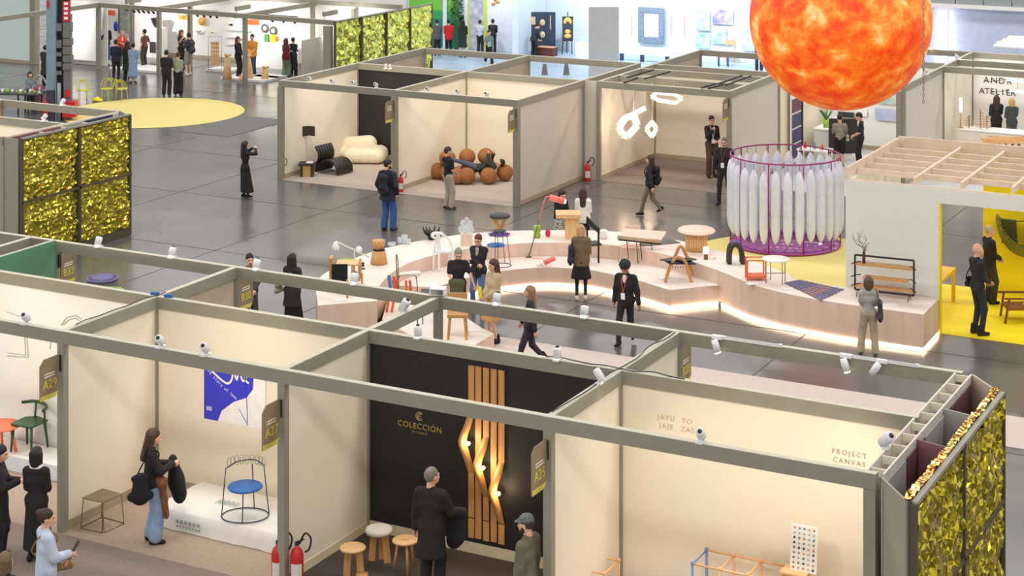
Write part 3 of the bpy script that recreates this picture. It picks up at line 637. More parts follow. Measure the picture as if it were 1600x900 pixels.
a_, b_ = e.P(859, 310, .1), e.P(882, 316, .1); e.b(MB().tube([a_, b_], .075, 16), 'shade', 'coral'); e.tube('bulb', 'lens', [(882, 316, .1), (884.5, 316.5, .1)], .045, 10)
e.lathe('foot', 'bronze', 826, [(5, 402), (5, 401.2), (.1, 401)])
e = Ex('tube_lamp', 'coral tube lamp lying on the lower tier with white end', 'lamp', 852, 416, HL)
e.tube('tube', 'coral', [(850, 411, 0), (867, 403, 0)], .06, 14); e.tube('white_end', 'white', [(838, 417, 0), (848, 411, 0)], [.02, .05], 10); e.tube('cable', 'coral', [(832, 405, .1), (850, 406, .1)], .008)
# --- timber block table, black chair, white drum, wire chair
e = Ex('block_table', 'chunky plywood table with overhanging square top', 'table', 894, 371, HU)
e.b(MB().box((0, .0, .27), (.34, .34, .54)), 'pedestal', 'oak_light'); e.b(MB().box((-.10, -.02, .57), (.60, .55, .09)), 'top', 'oak_light', bevel=.008)
e = Ex('black_chair', 'angular black dining chair beside the plywood table', 'chair', 931, 410, HL)
for x, y0, y1, d in ((935, 410, 355, -.05), (918, 385, 345, .2)): e.b(MB().bar(e.P(x, y0, d), e.P(x, y1, d), .045, .03), 'leg', 'black')
for x, d in ((914, -.15), (905, .1)): e.b(MB().bar((e.P(x, 0).x, d, .02), (e.P(x, 0).x, d, .44), .035, .035), 'leg', 'black')
e.b(MB().add([e.P(917, 341, .21), e.P(936, 357, -.05), e.P(936, 365, -.05), e.P(917, 352, .21), e.P(918.5, 341, .22), e.P(937, 357, -.03), e.P(937, 365, -.03), e.P(918.5, 352, .22)], [(0, 1, 2, 3), (7, 6, 5, 4), (0, 4, 5, 1), (1, 5, 6, 2), (2, 6, 7, 3), (3, 7, 4, 0)]), 'backrest', 'black')
e.b(MB().box((-.09, .0, .45), (.36, .38, .035), rz=.3), 'seat', 'black')
e = Ex('drum_stool', 'small white translucent drum stool behind the black chair', 'stool', 943, 373, HU); e.lathe('body', 'white', 943, [(6, 373), (6.5, 364), (6.3, 360), (4, 359), (.1, 359)])
e = Ex('wire_chair', 'thin wire-legged chair with pale pink back panel', 'chair', 985, 408, HL)
e.b(MB().box((e.P(989, 0).x, .15, e.P(0, 361).z), (.36, .025, .20)), 'backrest', 'pink'); MATS['pink_pale'] = M('pink_pale', (240, 206, 188), .5); e.t.children[0].data.materials[0] = MATS['pink_pale']
for x0, y0, x1, y1, d in ((966, 412, 967, 384, -.1), (980, 406, 984, 366, .15), (998, 420, 997, 384, -.15), (1003, 406, 1000, 366, .15)): e.tube('leg', 'steel', [(x0, y0, d), (x1, y1, d)], .009, 6)
e.b(MB().box((0, .0, .36), (.44, .38, .02)), 'seat', 'pink_pale')
# --- rolled daybed, rug, pedestal table
e = Ex('daybed', 'long taupe daybed roll on thin dark trestle legs', 'daybed', 1003, 412, HL, rz=0)
MATS['felt'] = M('felt', (186, 158, 130), .9)
e.b(MB().tube([e.P(965, 371, .0), e.P(1032, 378, 0)], .05, 12), 'bolster', 'felt'); e.b(MB().add([e.P(965, 368, 0), e.P(1032, 376, 0), e.P(1043, 367, .35), e.P(978, 362, .35), e.P(965, 370, 0), e.P(1032, 378, 0), e.P(1043, 369, .35), e.P(978, 364, .35)], [(0, 1, 2, 3), (7, 6, 5, 4), (0, 4, 5, 1), (1, 5, 6, 2), (2, 6, 7, 3), (3, 7, 4, 0)]), 'mat', 'pink_pale')
e.b(MB().tube([e.P(966, 374, -.03), e.P(1033, 381, -.03)], .02, 8), 'rail', 'darksteel')
for x, y in ((997, 418), (1003, 405), (982, 405), (1020, 400)): e.tube('leg', 'darksteel', [(x, y, 0), (x - 3, 374, 0)], .011, 6)
rg = [G(*p, HU + .002) for p in ((992, 386), (1052, 378), (1064, 380), (1046, 372), (1012, 372))]
MB().prism([(p.x, p.y) for p in (rg[0], rg[2], rg[3], rg[4])], HU + .001, HU + .012).solo('grey_rug', MATS['carpet_grey'], 'thin grey rug lying flat under the daybed roll', 'rug')
e = Ex('pedestal_table', 'pale timber table with rounded top on a fluted drum', 'table', 1088, 391, HU)
e.b(MB().lathe([(.24, 0), (.24, .44)], 32), 'drum', 'oak_light')
for k in range(28): a = 2 * PI * k / 28; e.b(MB().tube([(.245 * math.cos(a), .245 * math.sin(a), .001), (.245 * math.cos(a), .245 * math.sin(a), .44)], .02, 6), 'flute', 'oak_light')
e.b(MB().lathe([(.40, .445), (.44, .455), (.445, .475), (.43, .49), (.0001, .49)], 36, sy=1.15), 'top', 'pink_pale')
# --- arched lounge chair
e = Ex('arch_chair', 'bent timber arch chair with dark leather sling seat', 'chair', 1062, 437, HL)
for d, x0, x1, yt in ((-.22, 1038, 1077, 398), (.22, 1043, 1083, 388)):
    e.b(MB().tube(spline([e.P(x0, 441 if d < 0 else 434, d), e.P(x0 + 6, 418, d), e.P(x0 + 14, 402, d), e.P((x0 + x1) / 2 + 2, yt, d), e.P(x1 - 8, 405, d), e.P(x1 - 3, 420, d), e.P(x1 + 2, 443 if d < 0 else 434, d)], 5), .036, 8), 'bent_leg', 'oak')
for k in range(2): e.b(MB().bar(e.P(1037 + k * 22, 404 + k * 1.5, -.2 + .1 * k), e.P(1060 + k * 24, 408, .25), .26, .02), 'sling', 'charcoal')
e.b(MB().bar(e.P(1040, 407, -.1), e.P(1082, 411, .1), .4, .03), 'seat', 'navy')
for k in range(6): e.b(MB().tube([e.P(1050 + k * 4, 412, -.2), e.P(1050 + k * 4, 416, -.2)], .008, 6), 'toggle', 'black')
# --- mushroom lamp, cup, dark arch stool
e = Ex('dome_lamp', 'small table lamp with white glowing dome and brass foot', 'lamp', 1103, 405, HU)
M('glow', (255, 246, 232), .4, emit=1.6, ecol=(255, 240, 220)); e.lathe('foot', 'bronze', 1103, [(3.4, 405), (3.2, 398), (2.6, 396)]); e.lathe('dome', 'glow', 1103, [(2.6, 396.5), (4.6, 394), (4.7, 389), (3.4, 386), (.1, 384.8)])
e = Ex('white_cup', 'white cup lying beside the small dome lamp', 'cup', 1114, 405, HU); e.b(MB().tube([e.P(1110, 403.5), e.P(1118, 402)], .05, 12), 'body', 'white')
e = Ex('arch_stool', 'dark brown double arch stool with violet cushion', 'stool', 1150, 411, HU); M('dark_wood', (58, 46, 40), .5)
for d in (-.1, .1): e.b(MB().tube(spline([e.P(1139, 411, d), e.P(1139.5, 395, d), e.P(1142, 385, d), e.P(1149, 380, d), e.P(1156, 386, d), e.P(1159, 397, d), e.P(1160, 412, d)], 4), .055, 8), 'arch', 'dark_wood')
e.b(MB().sphere(e.P(1149, 379), .13, 14, 8, (1, 1, .35)), 'cushion', 'yarn')
# --- orange side table and round white table
e = Ex('orange_side_table', 'orange open-frame side table on the stage edge', 'table', 1181, 437, HU)
for x, d in ((1166.5, -.12), (1167, .2), (1195, -.12), (1195, .2)): e.b(MB().bar((e.P(x, 0).x, d, .001), (e.P(x, 0).x, d, .46), .03, .03), 'leg', 'orange')
e.b(MB().box((0, .04, .08), (.40, .32, .05)), 'shelf', 'orange')
for z in (.45,): e.b(MB().box((0, -.12, z), (.40, .025, .025)), 'rail', 'orange'); e.b(MB().box((0, .2, z), (.40, .025, .025)), 'rail', 'orange')
e = Ex('round_table', 'round white tray table on thin steel legs beside the orange table', 'table', 1212, 441, HU)
e.b(MB().lathe([(.30, .50), (.31, .51), (.30, .525), (.0001, .52)], 30), 'top', 'white')
for a in (.4, 1.9, 3.5, 5.2): e.b(MB().tube([(.24 * math.cos(a), .24 * math.sin(a), 0.0), (.24 * math.cos(a), .24 * math.sin(a), .5)], .012, 6), 'leg', 'steel')
e.b(MB().box((0, 0, .2), (.4, .02, .02)), 'stretcher', 'steel')
# --- woven mat
t = thing('woven_mat', 'woven violet and orange strip mat draped over the stage edge', 'mat', G(1265, 460, HU))
M('violet', (112, 104, 146), .8); M('weave_orange', (216, 140, 92), .8)
C0, C1, C2, C3 = [G(*p, HU + .006) for p in ((1224, 442), (1250, 437), (1320, 452), (1283, 470))]
for k in range(9):
    f0 = (k + .1) / 9; f1 = (k + .8) / 9
    a, b = C0.lerp(C3, f0), C1.lerp(C2, f0); c, d = C0.lerp(C3, f1), C1.lerp(C2, f1)
    MB().prism([(a.x, a.y), (c.x, c.y), (d.x, d.y), (b.x, b.y)], HU + .002, HU + .008).build('strip', MATS['weave_orange' if k in (4, 5, 6) else 'violet'], t, world=True)
for k in range(7):
    f0 = (k + .1) / 7; f1 = (k + .7) / 7
    a, b = C0.lerp(C1, f0), C3.lerp(C2, f0); c, d = C0.lerp(C1, f1), C3.lerp(C2, f1)
    MB().prism([(a.x, a.y), (b.x, b.y), (d.x, d.y), (c.x, c.y)], HU + .008, HU + .013).build('strip', MATS['violet' if k % 3 else 'carpet_grey'], t, world=True)
# --- shelf rack with vase of branches
rk0, rk1 = G(1336, 461, HU), G(1428, 471, HU)
ang = math.atan2(rk1.y - rk0.y, rk1.x - rk0.x); Lr = (rk1 - rk0).length
t = thing('shelf_rack', 'dark plum steel rack with three oak shelves against the pavilion wall', 'shelf', rk0, ang); RK = t
M('plum', (58, 36, 48), .45)
def rp(y): return (461 - y) / ((461 - YH) / (CH - HU))
zb, zt = rp(452), rp(398)
for x in (0, Lr): MB().box((x, 0, (zb + zt) / 2), (.035, .035, zt - zb)).build('upright', MATS['plum'], t)
for z in (zb, zt): MB().box((Lr / 2, 0, z), (Lr, .035, .035)).build('rail', MATS['plum'], t)
for z, x0, x1 in ((rp(411), .03, Lr - .03), (rp(431), .18, Lr - .12), (rp(445), .03, Lr - .03)):
    MB().box(((x0 + x1) / 2, .02, z), (x1 - x0, .26, .03)).build('shelf', MATS['oak'], t)
    for x in (0, Lr): MB().tube([(x + (-.06 if x == 0 else .06), -.1, z), (x, .0, z + .02), (x + (.1 if x == 0 else -.1), .1, z + .02)], .012, 6).build('arm', MATS['plum'], t)
for x in (.06, Lr - .1): MB().tube(spline([(x, -.12, 0), (x, -.1, zb * .6), (x, 0, zb), (x, .1, zb * .6), (x, .12, 0)], 4), .012, 6).build('foot', MATS['bronze'], t)
vz = Vector((math.cos(ang), math.sin(ang), 0)); vb = rk0 + vz * .19; vb.z = HU + rp(411) + .016
t = thing('branch_vase', 'slim brown vase with bare curling branches on the top shelf', 'vase', vb, ang)
M('maroon', (96, 44, 36), .4); M('twig', (120, 100, 84), .7)
MB().lathe([(.03, 0), (.036, .05), (.034, .2), (.02, .25), (.022, .27), (.016, .26)], 14).build('vase', MATS['maroon'], t)
rnd = random.Random(5)
for k in range(9):
    a = rnd.uniform(0, 6.28); pts = [(0, 0, .2)]; x = y = 0; z = .26
    for j in range(6): x += rnd.uniform(-.09, .05); y += rnd.uniform(-.04, .04); z += rnd.uniform(.0, .1); pts.append((x, y, z))
    MB().tube(spline(pts, 4), .0045, 4).build('branch', MATS['twig'], t)
# --- colourful slatted stool, frame chair, black chair, timber chair near the front booths
e = Ex('slatted_stool', 'stool with orange legs and blue, yellow and red slats', 'stool', 622, 488, .3)
for x0, y0, x1 in ((604, 488, 612), (612, 494, 620), (635, 479, 634), (643, 480, 640)): e.b(MB().bar(e.P(x0, y0, 0 if y0 > 485 else .2), e.P(x1, 440, .1), .05, .03), 'leg', 'orange')
for x, y0, y1, mt in ((607, 432, 450, 'blue'), (609, 436, 456, 'sign_yellow'), (615, 434, 452, 'red')): e.b(MB().bar(e.P(x, y0, .1), e.P(x + 3, y1, -.05), .07, .02), 'slat', mt)
e = Ex('frame_chair', 'bronze tube-frame chair with cream rounded seat', 'chair', 640, 468, .46)
e.b(MB().tube(spline([e.P(622, 468, .1), e.P(620, 440, .15), e.P(618, 404, .2), e.P(621, 407, .1), e.P(623, 440, -.1), e.P(622, 470, -.1)], 5), .013, 6), 'back_frame', 'bronze')
e.b(MB().tube(spline([e.P(622, 468, -.1), e.P(623, 434, -.1), e.P(630, 428, -.1), e.P(645, 428, -.1), e.P(651, 433, -.1), e.P(653, 468, -.1)], 6), .013, 6), 'side_frame', 'bronze')
V, Q = field_mesh([((-.16, 0, .55), (.16, 0, .57), .09, .1, (1, 1.4, .5))], .02); mobj('seat', np_mesh('seat', V, Q, [MATS['offwhite']]), e.t)
e = Ex('thin_black_chair', 'low chair with thin black seat and black rod legs', 'chair', 662, 510, .3)
e.b(MB().box((.17, 0, .72), (.46, .4, .04)), 'seat', 'black')
for x, y, d in ((653, 512, -.15), (660, 503, .15), (688, 508, -.15), (690, 500, .2)): e.b(MB().tube([(e.P(x, 0).x, d, .001), (e.P(x, 0).x, d, .72)], .012, 6), 'leg', 'black')
e = Ex('timber_chair', 'chunky light oak chair with flat seat beside the white post', 'chair', 715, 527, .3)
e.b(MB().box((.0, 0, .48), (.42, .4, .07)), 'seat', 'oak', bevel=.01); e.b(MB().box((-.14, .16, .68), (.1, .04, .36)), 'backrest_post', 'oak'); e.b(MB().box((.14, .16, .68), (.1, .04, .36)), 'backrest_post', 'oak'); e.b(MB().box((0, .17, .8), (.4, .04, .14)), 'backrest', 'oak')
for x, d in ((-.17, -.16), (.17, -.16), (-.17, .16), (.17, .16)): e.b(MB().bar((x * 1.1, d * 1.1, .001), (x * .9, d * .9, .46), .055, .055), 'leg', 'oak')
for k, (x, y, z, by) in enumerate(((660, 432, HL, 'below the white dotted chair'), (1112, 446, HL, 'at the corner of the lower tier'), (1176, 444, HU, 'in front of the orange side table'), (1230, 452, HU, 'beside the woven violet mat'), (1390, 476, HU, 'in front of the shelf rack'), (1037, 435, HL, 'beside the bent timber arch chair'), (742, 517, .3, 'on the low plinth by the timber chair'), (530, 470, HU, 'in front of the timber armchair'))):
    g = G(x, y, z); MB().box(g + Vector((0, 0, .012)), (.26, .16, .02), rz=AZ + .2 * (k % 3)).solo('caption_card', MATS['white'], 'small white caption card ' + by, 'card', group='caption cards on the stage')
# ================================================================== ring of balloons
bc = G(1227, 381, 0); BR = 1.40; ZT = 2.30
t = thing('balloon_ring', 'ring sculpture of purple hoops with hanging white tube balloons', 'sculpture', bc)
M('balloon', (234, 239, 255), .3, alpha=.9, spec=.5); M('base_glass', (190, 116, 188), .12, alpha=.8)
MB().lathe([(BR * .99, .02), (BR, .03), (BR * .99, .05), (.0001, .05)], 64).build('base_disc', MATS['base_glass'], t)
for z in (.045, ZT): MB().tube([(BR * math.cos(a * PI / 36), BR * math.sin(a * PI / 36), z) for a in range(72)], .02, 6, True).build('hoop', MATS['purple'], t)
for k in range(10):
    a = .35 + 2 * PI * k / 10; MB().tube([(BR * math.cos(a), BR * math.sin(a), .04), (BR * math.cos(a), BR * math.sin(a), ZT)], .017, 6).build('pole', MATS['purple'], t)
bm = None; rnd = random.Random(2)
for k in range(29):
    a = 2 * PI * (k + .5) / 29; rr = BR - .02
    if bm is None:
        pr = [(.008, .0), (.03, .02), (.08, .11), (.108, .24), (.118, .36), (.118, 1.48), (.11, 1.62), (.08, 1.73), (.03, 1.82), (.008, 1.84)]
        bm = MB().lathe(pr, 14).mesh('balloon', MATS['balloon']); hm = MB().tube([(0, 0, 1.83), (0, 0, 1.99)], .006, 5).mesh('hook', MATS['charcoal'])
    o = mobj('balloon', bm, t, (rr * math.cos(a), rr * math.sin(a), .30 + rnd.uniform(-.04, .04))); o.rotation_euler = (0, 0, k); mobj('hook', hm, o)
tr = MB()
for k in range(28): a = 2 * PI * k / 28; tr.sphere((BR * .8 * math.cos(a), BR * .8 * math.sin(a), .055), .16, 8, 5, (1, 1, .55))
tr.v = [v if v.z > .05 else Vector((v.x, v.y, .05)) for v in tr.v]
tag(tr.build('bubble_film', MATS['base_glass'], t), kind='stuff')
# ================================================================== the orange sphere
so = G(1313, 30, 5.72); Zs = 47.0; u_ = (1313 - 800) / F * Zs; so = Vector((u_ * cA - Zs * sA, u_ * sA + Zs * cA, CH - (30 - YH) * Zs / F)); SR = 141 * Zs / F
m = bpy.data.materials.new('sun_skin'); m.use_nodes = True; nt = m.node_tree; b = nt.nodes['Principled BSDF']; MATS['sun_skin'] = m
tc = nt.nodes.new('ShaderNodeTexCoord'); n1 = nt.nodes.new('ShaderNodeTexNoise'); n1.inputs['Scale'].default_value = 1.5; n1.inputs['Detail'].default_value = 9; n1.inputs['Roughness'].default_value = .66; n1.inputs['Distortion'].default_value = .15
rp_ = nt.nodes.new('ShaderNodeValToRGB'); nt.links.new(tc.outputs['Object'], n1.inputs['Vector']); nt.links.new(n1.outputs['Fac'], rp_.inputs[0])
E_ = rp_.color_ramp.elements; E_[0].position = .33; E_[0].color = L3((226, 48, 3)); E_[1].position = .76; E_[1].color = L3((255, 236, 190))
for p_, c_ in ((.43, (242, 80, 7)), (.51, (252, 114, 20)), (.58, (255, 152, 54)), (.65, (255, 200, 120))): q_ = E_.new(p_); q_.color = L3(c_)
nt.links.new(rp_.outputs[0], b.inputs['Base Color']); nt.links.new(rp_.outputs[0], b.inputs['Emission Color']); b.inputs['Emission Strength'].default_value = .26; b.inputs['Roughness'].default_value = .5
t = thing('inflatable_sun', 'huge glowing orange sphere printed like the sun hanging over the hall', 'balloon', so)
o = MB().sphere((0, 0, 0), SR, 72, 48).build('skin', m, t); MB().tube([(0, 0, SR - .02), (0, 0, 15.9 - so.z)], .02, 6).build('cable', MATS['steel'], t); MB().lathe([(.3, SR - .06), (.3, SR + .02), (.05, SR + .1)], 20).build('crown', MATS['steel'], t)
Zc = 44.2; u_ = (1443 - 800) / F * Zc; cc = Vector((u_ * cA - Zc * sA, u_ * sA + Zc * cA, 0)); z0 = CH - (162 - YH) * Zc / F
mb = MB(); z = z0; k = 0
while z < 15.9:
    w = .022; h = .05; pts = [(w * math.cos(a * PI / 4), 0, h * math.sin(a * PI / 4)) for a in range(8)]
    if k % 2: pts = [(0, p[0], p[2]) for p in pts]
    mb.tube([Vector(p) + cc + Vector((0, 0, z + h)) for p in pts], .009, 4, True); z += .082; k += 1
mb.solo('hoist_chain', MATS['steel'], 'thin grey hoist chain hanging beside the orange sphere', 'chain')
# ================================================================== pavilion
PX0, PX1, PY0, PY1, PH = -11.92, -3.0, 38.05, 42.15, 3.1
t = thing('pavilion', 'pale grey pavilion with open timber lattice roof and yellow inside', 'pavilion', (PX0, PY0, 0))
M('pav_grey', (232, 230, 220), .6, var=.02); M('pav_timber', (226, 204, 186), .55, var=.08, scale=3)
MB().box(((PX0 - 9.87) / 2, PY0 + .05, PH / 2 + .005), (-9.87 - PX0, .1, PH - .01)).build('front_wall', MATS['pav_grey'], t, world=True)
MB().box(((-9.87 + PX1) / 2, PY0 + .05, 2.95), (PX1 + 9.87, .1, .3)).build('lintel', MATS['pav_grey'], t, world=True)
MB().box((PX0 + .05, (PY0 + PY1) / 2, PH / 2), (.1, PY1 - PY0 - .2, PH - .01)).build('side_wall', MATS['pav_grey'], t, world=True)
MB().box((-9.86, PY0 + .05, 1.4), (.03, .13, 2.8)).build('opening_edge', MATS['yellow'], t, world=True)
MB().box(((PX0 + .1 + PX1) / 2, (PY0 + .1 + PY1) / 2, .008), (PX1 - PX0 - .1, PY1 - PY0 - .1, .012)).build('yellow_floor', MATS['yellow'], t, world=True)
xw = PY(1537, 400, PY1).x
MB().box(((xw + PX1) / 2, PY1, 1.45), (PX1 - xw, .1, 2.9)).build('yellow_back_wall', MATS['yellow'], t, world=True)
for p, q, hh in (((PX0, PY0), (PX1, PY0), .03), ((PX0, PY1), (PX1, PY1), .3), ((PX0, PY0), (PX0, PY1), .26)): MB().bar((p[0], p[1] + .05, PH + hh / 2 - .005), (q[0], q[1] + .05, PH + hh / 2 - .005), .05, hh).build('roof_edge', MATS['pav_timber'], t, world=True)
for px_, py_ in ((1474, 249), (1546, 254), (1620, 262)):
    x = G(px_, py_, PH + .15).x; MB().bar((x, PY0 + .1, PH + .1), (x, PY1, PH + .1), .06, .14).build('roof_joist', MATS['pav_timber'], t, world=True)
for k in range(1, 6): y = PY0 + .05 + k * (PY1 - PY0) / 6; MB().bar((PX0 + .05, y, PH + .08), (PX1, y, PH + .08), .05, .12).build('roof_batten', MATS['pav_timber'], t, world=True)
# --- inside the pavilion
g = PY(1588, 375, 41.9); M('olive', (128, 126, 40), .8, var=.2, scale=4); M('olive_dark', (70, 74, 26), .8)
t = thing('hanging_sling', 'large olive canvas sling chair hung on the yellow wall by cords', 'hanging chair', (g.x, 41.86, .9))
V, Q = field_mesh([((.2, 0, .95), (.2, 0, .95), .92, .92, (.72, .42, 1)), ((.2, -.04, 1.0), (.2, -.04, 1.0), .84, .84, (.72, .42, 1), True)], .035, .02, cuts=[((0, 0, 1), .95), ((0, 1, 0), .04)])
mobj('canvas', np_mesh('canvas', V, Q, [MATS['olive']]), t)
for x in (-.12, .45): MB().box((x, -.16, .62), (.36, .06, .6), rot=Matrix.Rotation(.25, 3, 'X')).build('cushion', MATS['olive_dark'], t, bevel=.02)
tp = PY(1571, 345, 41.95) - Vector((g.x, 41.86, .9))
for x in (-.44, .84): MB().tube([(tp.x, .03, tp.z), (x, -.02, .94)], .012, 5).build('cord', MATS['olive_dark'], t)
MB().tube([(tp.x + .05 * math.cos(a * PI / 6), .05, tp.z + .05 * math.sin(a * PI / 6)) for a in range(12)], .008, 5, True).build('ring', MATS['steel'], t)
g = G(1575, 500); t = thing('low_wicker_chair', 'low timber lounge chair with woven brown seat on yellow floor', 'chair', g + Vector((.25, .1, .015)), AZ); M('wicker', (150, 92, 40), .7, kind='checker', scale=40, c2=(104, 62, 28)); M('brown_wood', (120, 70, 36), .5)
for x, y, x1, y1 in ((-.42, -.3, -.32, -.26), (-.36, .3, -.3, .26), (.5, -.3, .45, -.26), (.5, .3, .45, .26)): MB().bar((x, y, 0), (x1, y1, .52), .04, .04).build('leg', MATS['brown_wood'], t)
MB().box((.05, 0, .3), (.8, .54, .05)).build('seat', MATS['wicker'], t)
for y in (-.28, .28): MB().box((.05, y, .53), (.95, .06, .03)).build('armrest', MATS['brown_wood'], t)
MB().box((.5, 0, .6), (.05, .54, .4)).build('backrest', MATS['wicker'], t); MB().sphere((.1, -.1, .36), .09, 12, 8, (1, .7, .6)).build('flower_ornament', MATS['sign_yellow'], t)
g = G(1484, 472); t = thing('yellow_bench', 'long yellow timber bench inside the pavilion opening', 'bench', (-10.42, 39.75, .015)); M('yellow_wood', (244, 196, 40), .5)
MB().box((0, 0, .72), (.42, 2.2, .06)).build('top', MATS['yellow_wood'], t)
for y in (-1.0, 1.0):
    for x in (-.17, .17): MB().box((x, y, .345), (.07, .08, .69)).build('leg', MATS['yellow_wood'], t)
# ================================================================== front booths
def V3(*a): return Vector(a)
def KZ(z): return CH - KF * (CH - z)
# --- white booth at the left: platform, green chair, orange table, wire drawing
yf = G(45, 718, .27).y
t = thing('white_platform', 'white low platform under the green chair and orange table', 'platform', (-21.4, (yf + YB) / 2, 0))
M('plat_side', (214, 220, 226), .5); MB().box((-21.5, (yf + YB - .1) / 2, .135), (3.7, YB - .1 - yf, .25)).build('side', MATS['plat_side'], t, world=True); MB().box((-21.5, (yf + YB - .1) / 2, .265), (3.7, YB - .1 - yf, .01)).build('top', MATS['white'], t, world=True)
M('green_paint', (44, 84, 48), .4); M('orange_paint', (238, 118, 78), .45)
def slab(parent, pts, z, th, mat, name='seat', k=.03, vox=.02):
    MBs = MB(); return MBs.prism(pts, z, z + th).build(name, MATS[mat], parent, bevel=.012)
g = G(46, 702, .275); t = thing('green_chair', 'dark green timber chair with curved back rail beside the orange table', 'chair', g, AZ - .35)
slab(t, [(-.24, -.2), (.2, -.24), (.25, .18), (-.02, .28), (-.22, .18)], .44, .04, 'green_paint')
for x, y, x1, y1 in ((-.2, -.16, -.23, -.2), (.17, -.19, .2, -.23), (.2, .15, .23, .2), (-.16, .16, -.2, .22)): MB().tube([(x1, y1, 0.0), (x, y, .45)], [.018, .026], 8).build('leg', MATS['green_paint'], t)
MB().tube([(-.03, .2, .44), (-.03, .24, .76)], .018, 8).build('back_post', MATS['green_paint'], t); MB().tube([(.24, .1, .46), (.26, .06, .68)], .018, 8).build('back_post', MATS['green_paint'], t)
MB().tube(spline([(-.27, .16, .72), (-.1, .25, .73), (.1, .25, .72), (.24, .15, .7), (.27, .0, .68)], 5), [.028] * 21, 8).build('back_rail', MATS['green_paint'], t)
g = G(4, 702, .275); t = thing('orange_table', 'round orange low table on the white platform', 'table', g + V3(-.02, -.05, 0), 0)
MB().lathe([(.34, .40), (.36, .415), (.34, .43), (.0001, .43)], 32).build('top', MATS['orange_paint'], t)
for a in (.3, 2.2, 4.3): MB().tube([(.3 * math.cos(a), .3 * math.sin(a), 0), (.2 * math.cos(a), .2 * math.sin(a), .41)], .025, 8).build('leg', MATS['orange_paint'], t)
pw = lambda x, y: PY(x, y, YB - .03)
M('pencil', (190, 184, 176), .6)
t = thing('wire_drawing', 'fine line drawing of a chair on the white booth wall', 'wall art', (pw(20, 540).x, YB - .03, 1.5))
for pts in ([(38, 516), (40, 555), (12, 551)], [(41, 516), (44, 558), (12, 556)], [(68, 527), (80, 530), (78, 545)], [(10, 487), (30, 494)], [(95, 508), (104, 496), (118, 493), (127, 498)], [(98, 508), (108, 499), (118, 497), (124, 501)]): MB().tube([pw(*p) for p in pts], .008, 5).build('line', MATS['pencil'], t, world=True)
# --- booth with the blue poster
M('poster_blue', (58, 62, 206), .5); M('paper', (246, 244, 240), .5)
xl, xr, zb_, zt_ = -18.36 * KF, -17.12 * KF, KZ(1.12), KZ(2.15)
t = thing('blue_poster', 'blue and white poster with looping white handwriting on cream wall', 'poster', (xl, YB - .045, zb_)); yy = YB - .03
Wp, Hp = xr - xl, zt_ - zb_; fm = frame_m(V3(xl, YB - .022, zb_), (1, 0, 0), (0, 0, 1))
MB().extr([(0, 0), (Wp, 0), (Wp, Hp), (0, Hp)], fm, .004).build('sheet', MATS['poster_blue'], t, world=True)
MB().extr([(.28, 0), (Wp, 0), (Wp, Hp), (1.0, Hp), (.98, .62), (.85, .46), (.6, .36), (.36, .18)], fm @ Matrix.Translation((0, 0, .005)), .002).build('white_area', MATS['paper'], t, world=True)
def ribbon(pts, w, z, mat, name):
    P = spline([(p[0], p[1] * .95, 0) for p in pts], 6); mb = MB(); L_ = []; R_ = []
    for i, p in enumerate(P):
        d = (P[min(i + 1, len(P) - 1)] - P[max(i - 1, 0)]).normalized(); n = V3(-d.y, d.x, 0) * w / 2; L_.append(fm @ (p + n + V3(0, 0, z))); R_.append(fm @ (p - n + V3(0, 0, z)))
    n = len(P); mb.add(L_ + R_, [(n + i, n + i + 1, i + 1, i) for i in range(n - 1)]); return mb.build(name, MATS[mat], t, world=True)
ribbon([(0.02, .96), (.16, .84), (.38, .70), (.5, .68), (.57, .78), (.58, .95), (.66, .76), (.70, .94), (.78, .76), (.86, .88), (.8, .95), (.84, .78), (.9, .74)], .035, .009, 'paper', 'white_scribble')
ribbon([(.82, .86), (.86, .4), (.87, .02)], .014, .009, 'poster_blue', 'blue_line'); ribbon([(.70, .28), (.86, .06)], .012, .009, 'poster_blue', 'blue_line')
for k, ch in enumerate('The story of Iber'):
    if ch == ' ': continue
    f = k / 16; x = .05 + .60 * f; y = .80 - .40 * f - .03 * math.sin(f * 3.1)
    text_mesh(ch, .075, fm @ Matrix.Translation((x, y, .007)) @ Matrix.Rotation(-.6 + .5 * f, 4, 'Z'), MATS['paper'], t, 'letter', depth=.001)
for k in range(4): MB().extr([(.05, .2 - k * .018), (.16, .2 - k * .018), (.16, .208 - k * .018), (.05, .208 - k * .018)], fm @ Matrix.Translation((0, 0, .005)), .001).build('print_line', MATS['paper'], t, world=True)
c4 = [G(*p, 0) for p in ((125, 826), (161, 834), (195, 819), (160, 809))]; cx = sum((p for p in c4), Vector()) / 4
t = thing('wire_stool', 'bronze square stool on looped tube frame by the cream wall', 'stool', cx, 0)
M('bronze_seat', (140, 124, 100), .35, metal=.5)
tops = []
for p in c4: l_ = p - cx; tops.append(V3(l_.x * .88, l_.y * .88, .46))
MB().prism([(v.x * 1.05, v.y * 1.05) for v in tops], .455, .48).build('seat', MATS['bronze_seat'], t, bevel=.02)
for i in range(4):
    a, b = c4[i] - cx, c4[(i + 1) % 4] - cx; ta, tb = tops[i], tops[(i + 1) % 4]
    MB().tube([ta * .97, a + (b - a) * .04 + V3(0, 0, .012), b + (a - b) * .04 + V3(0, 0, .012), tb * .97], .009, 6).build('side_frame', MATS['bronze'], t)
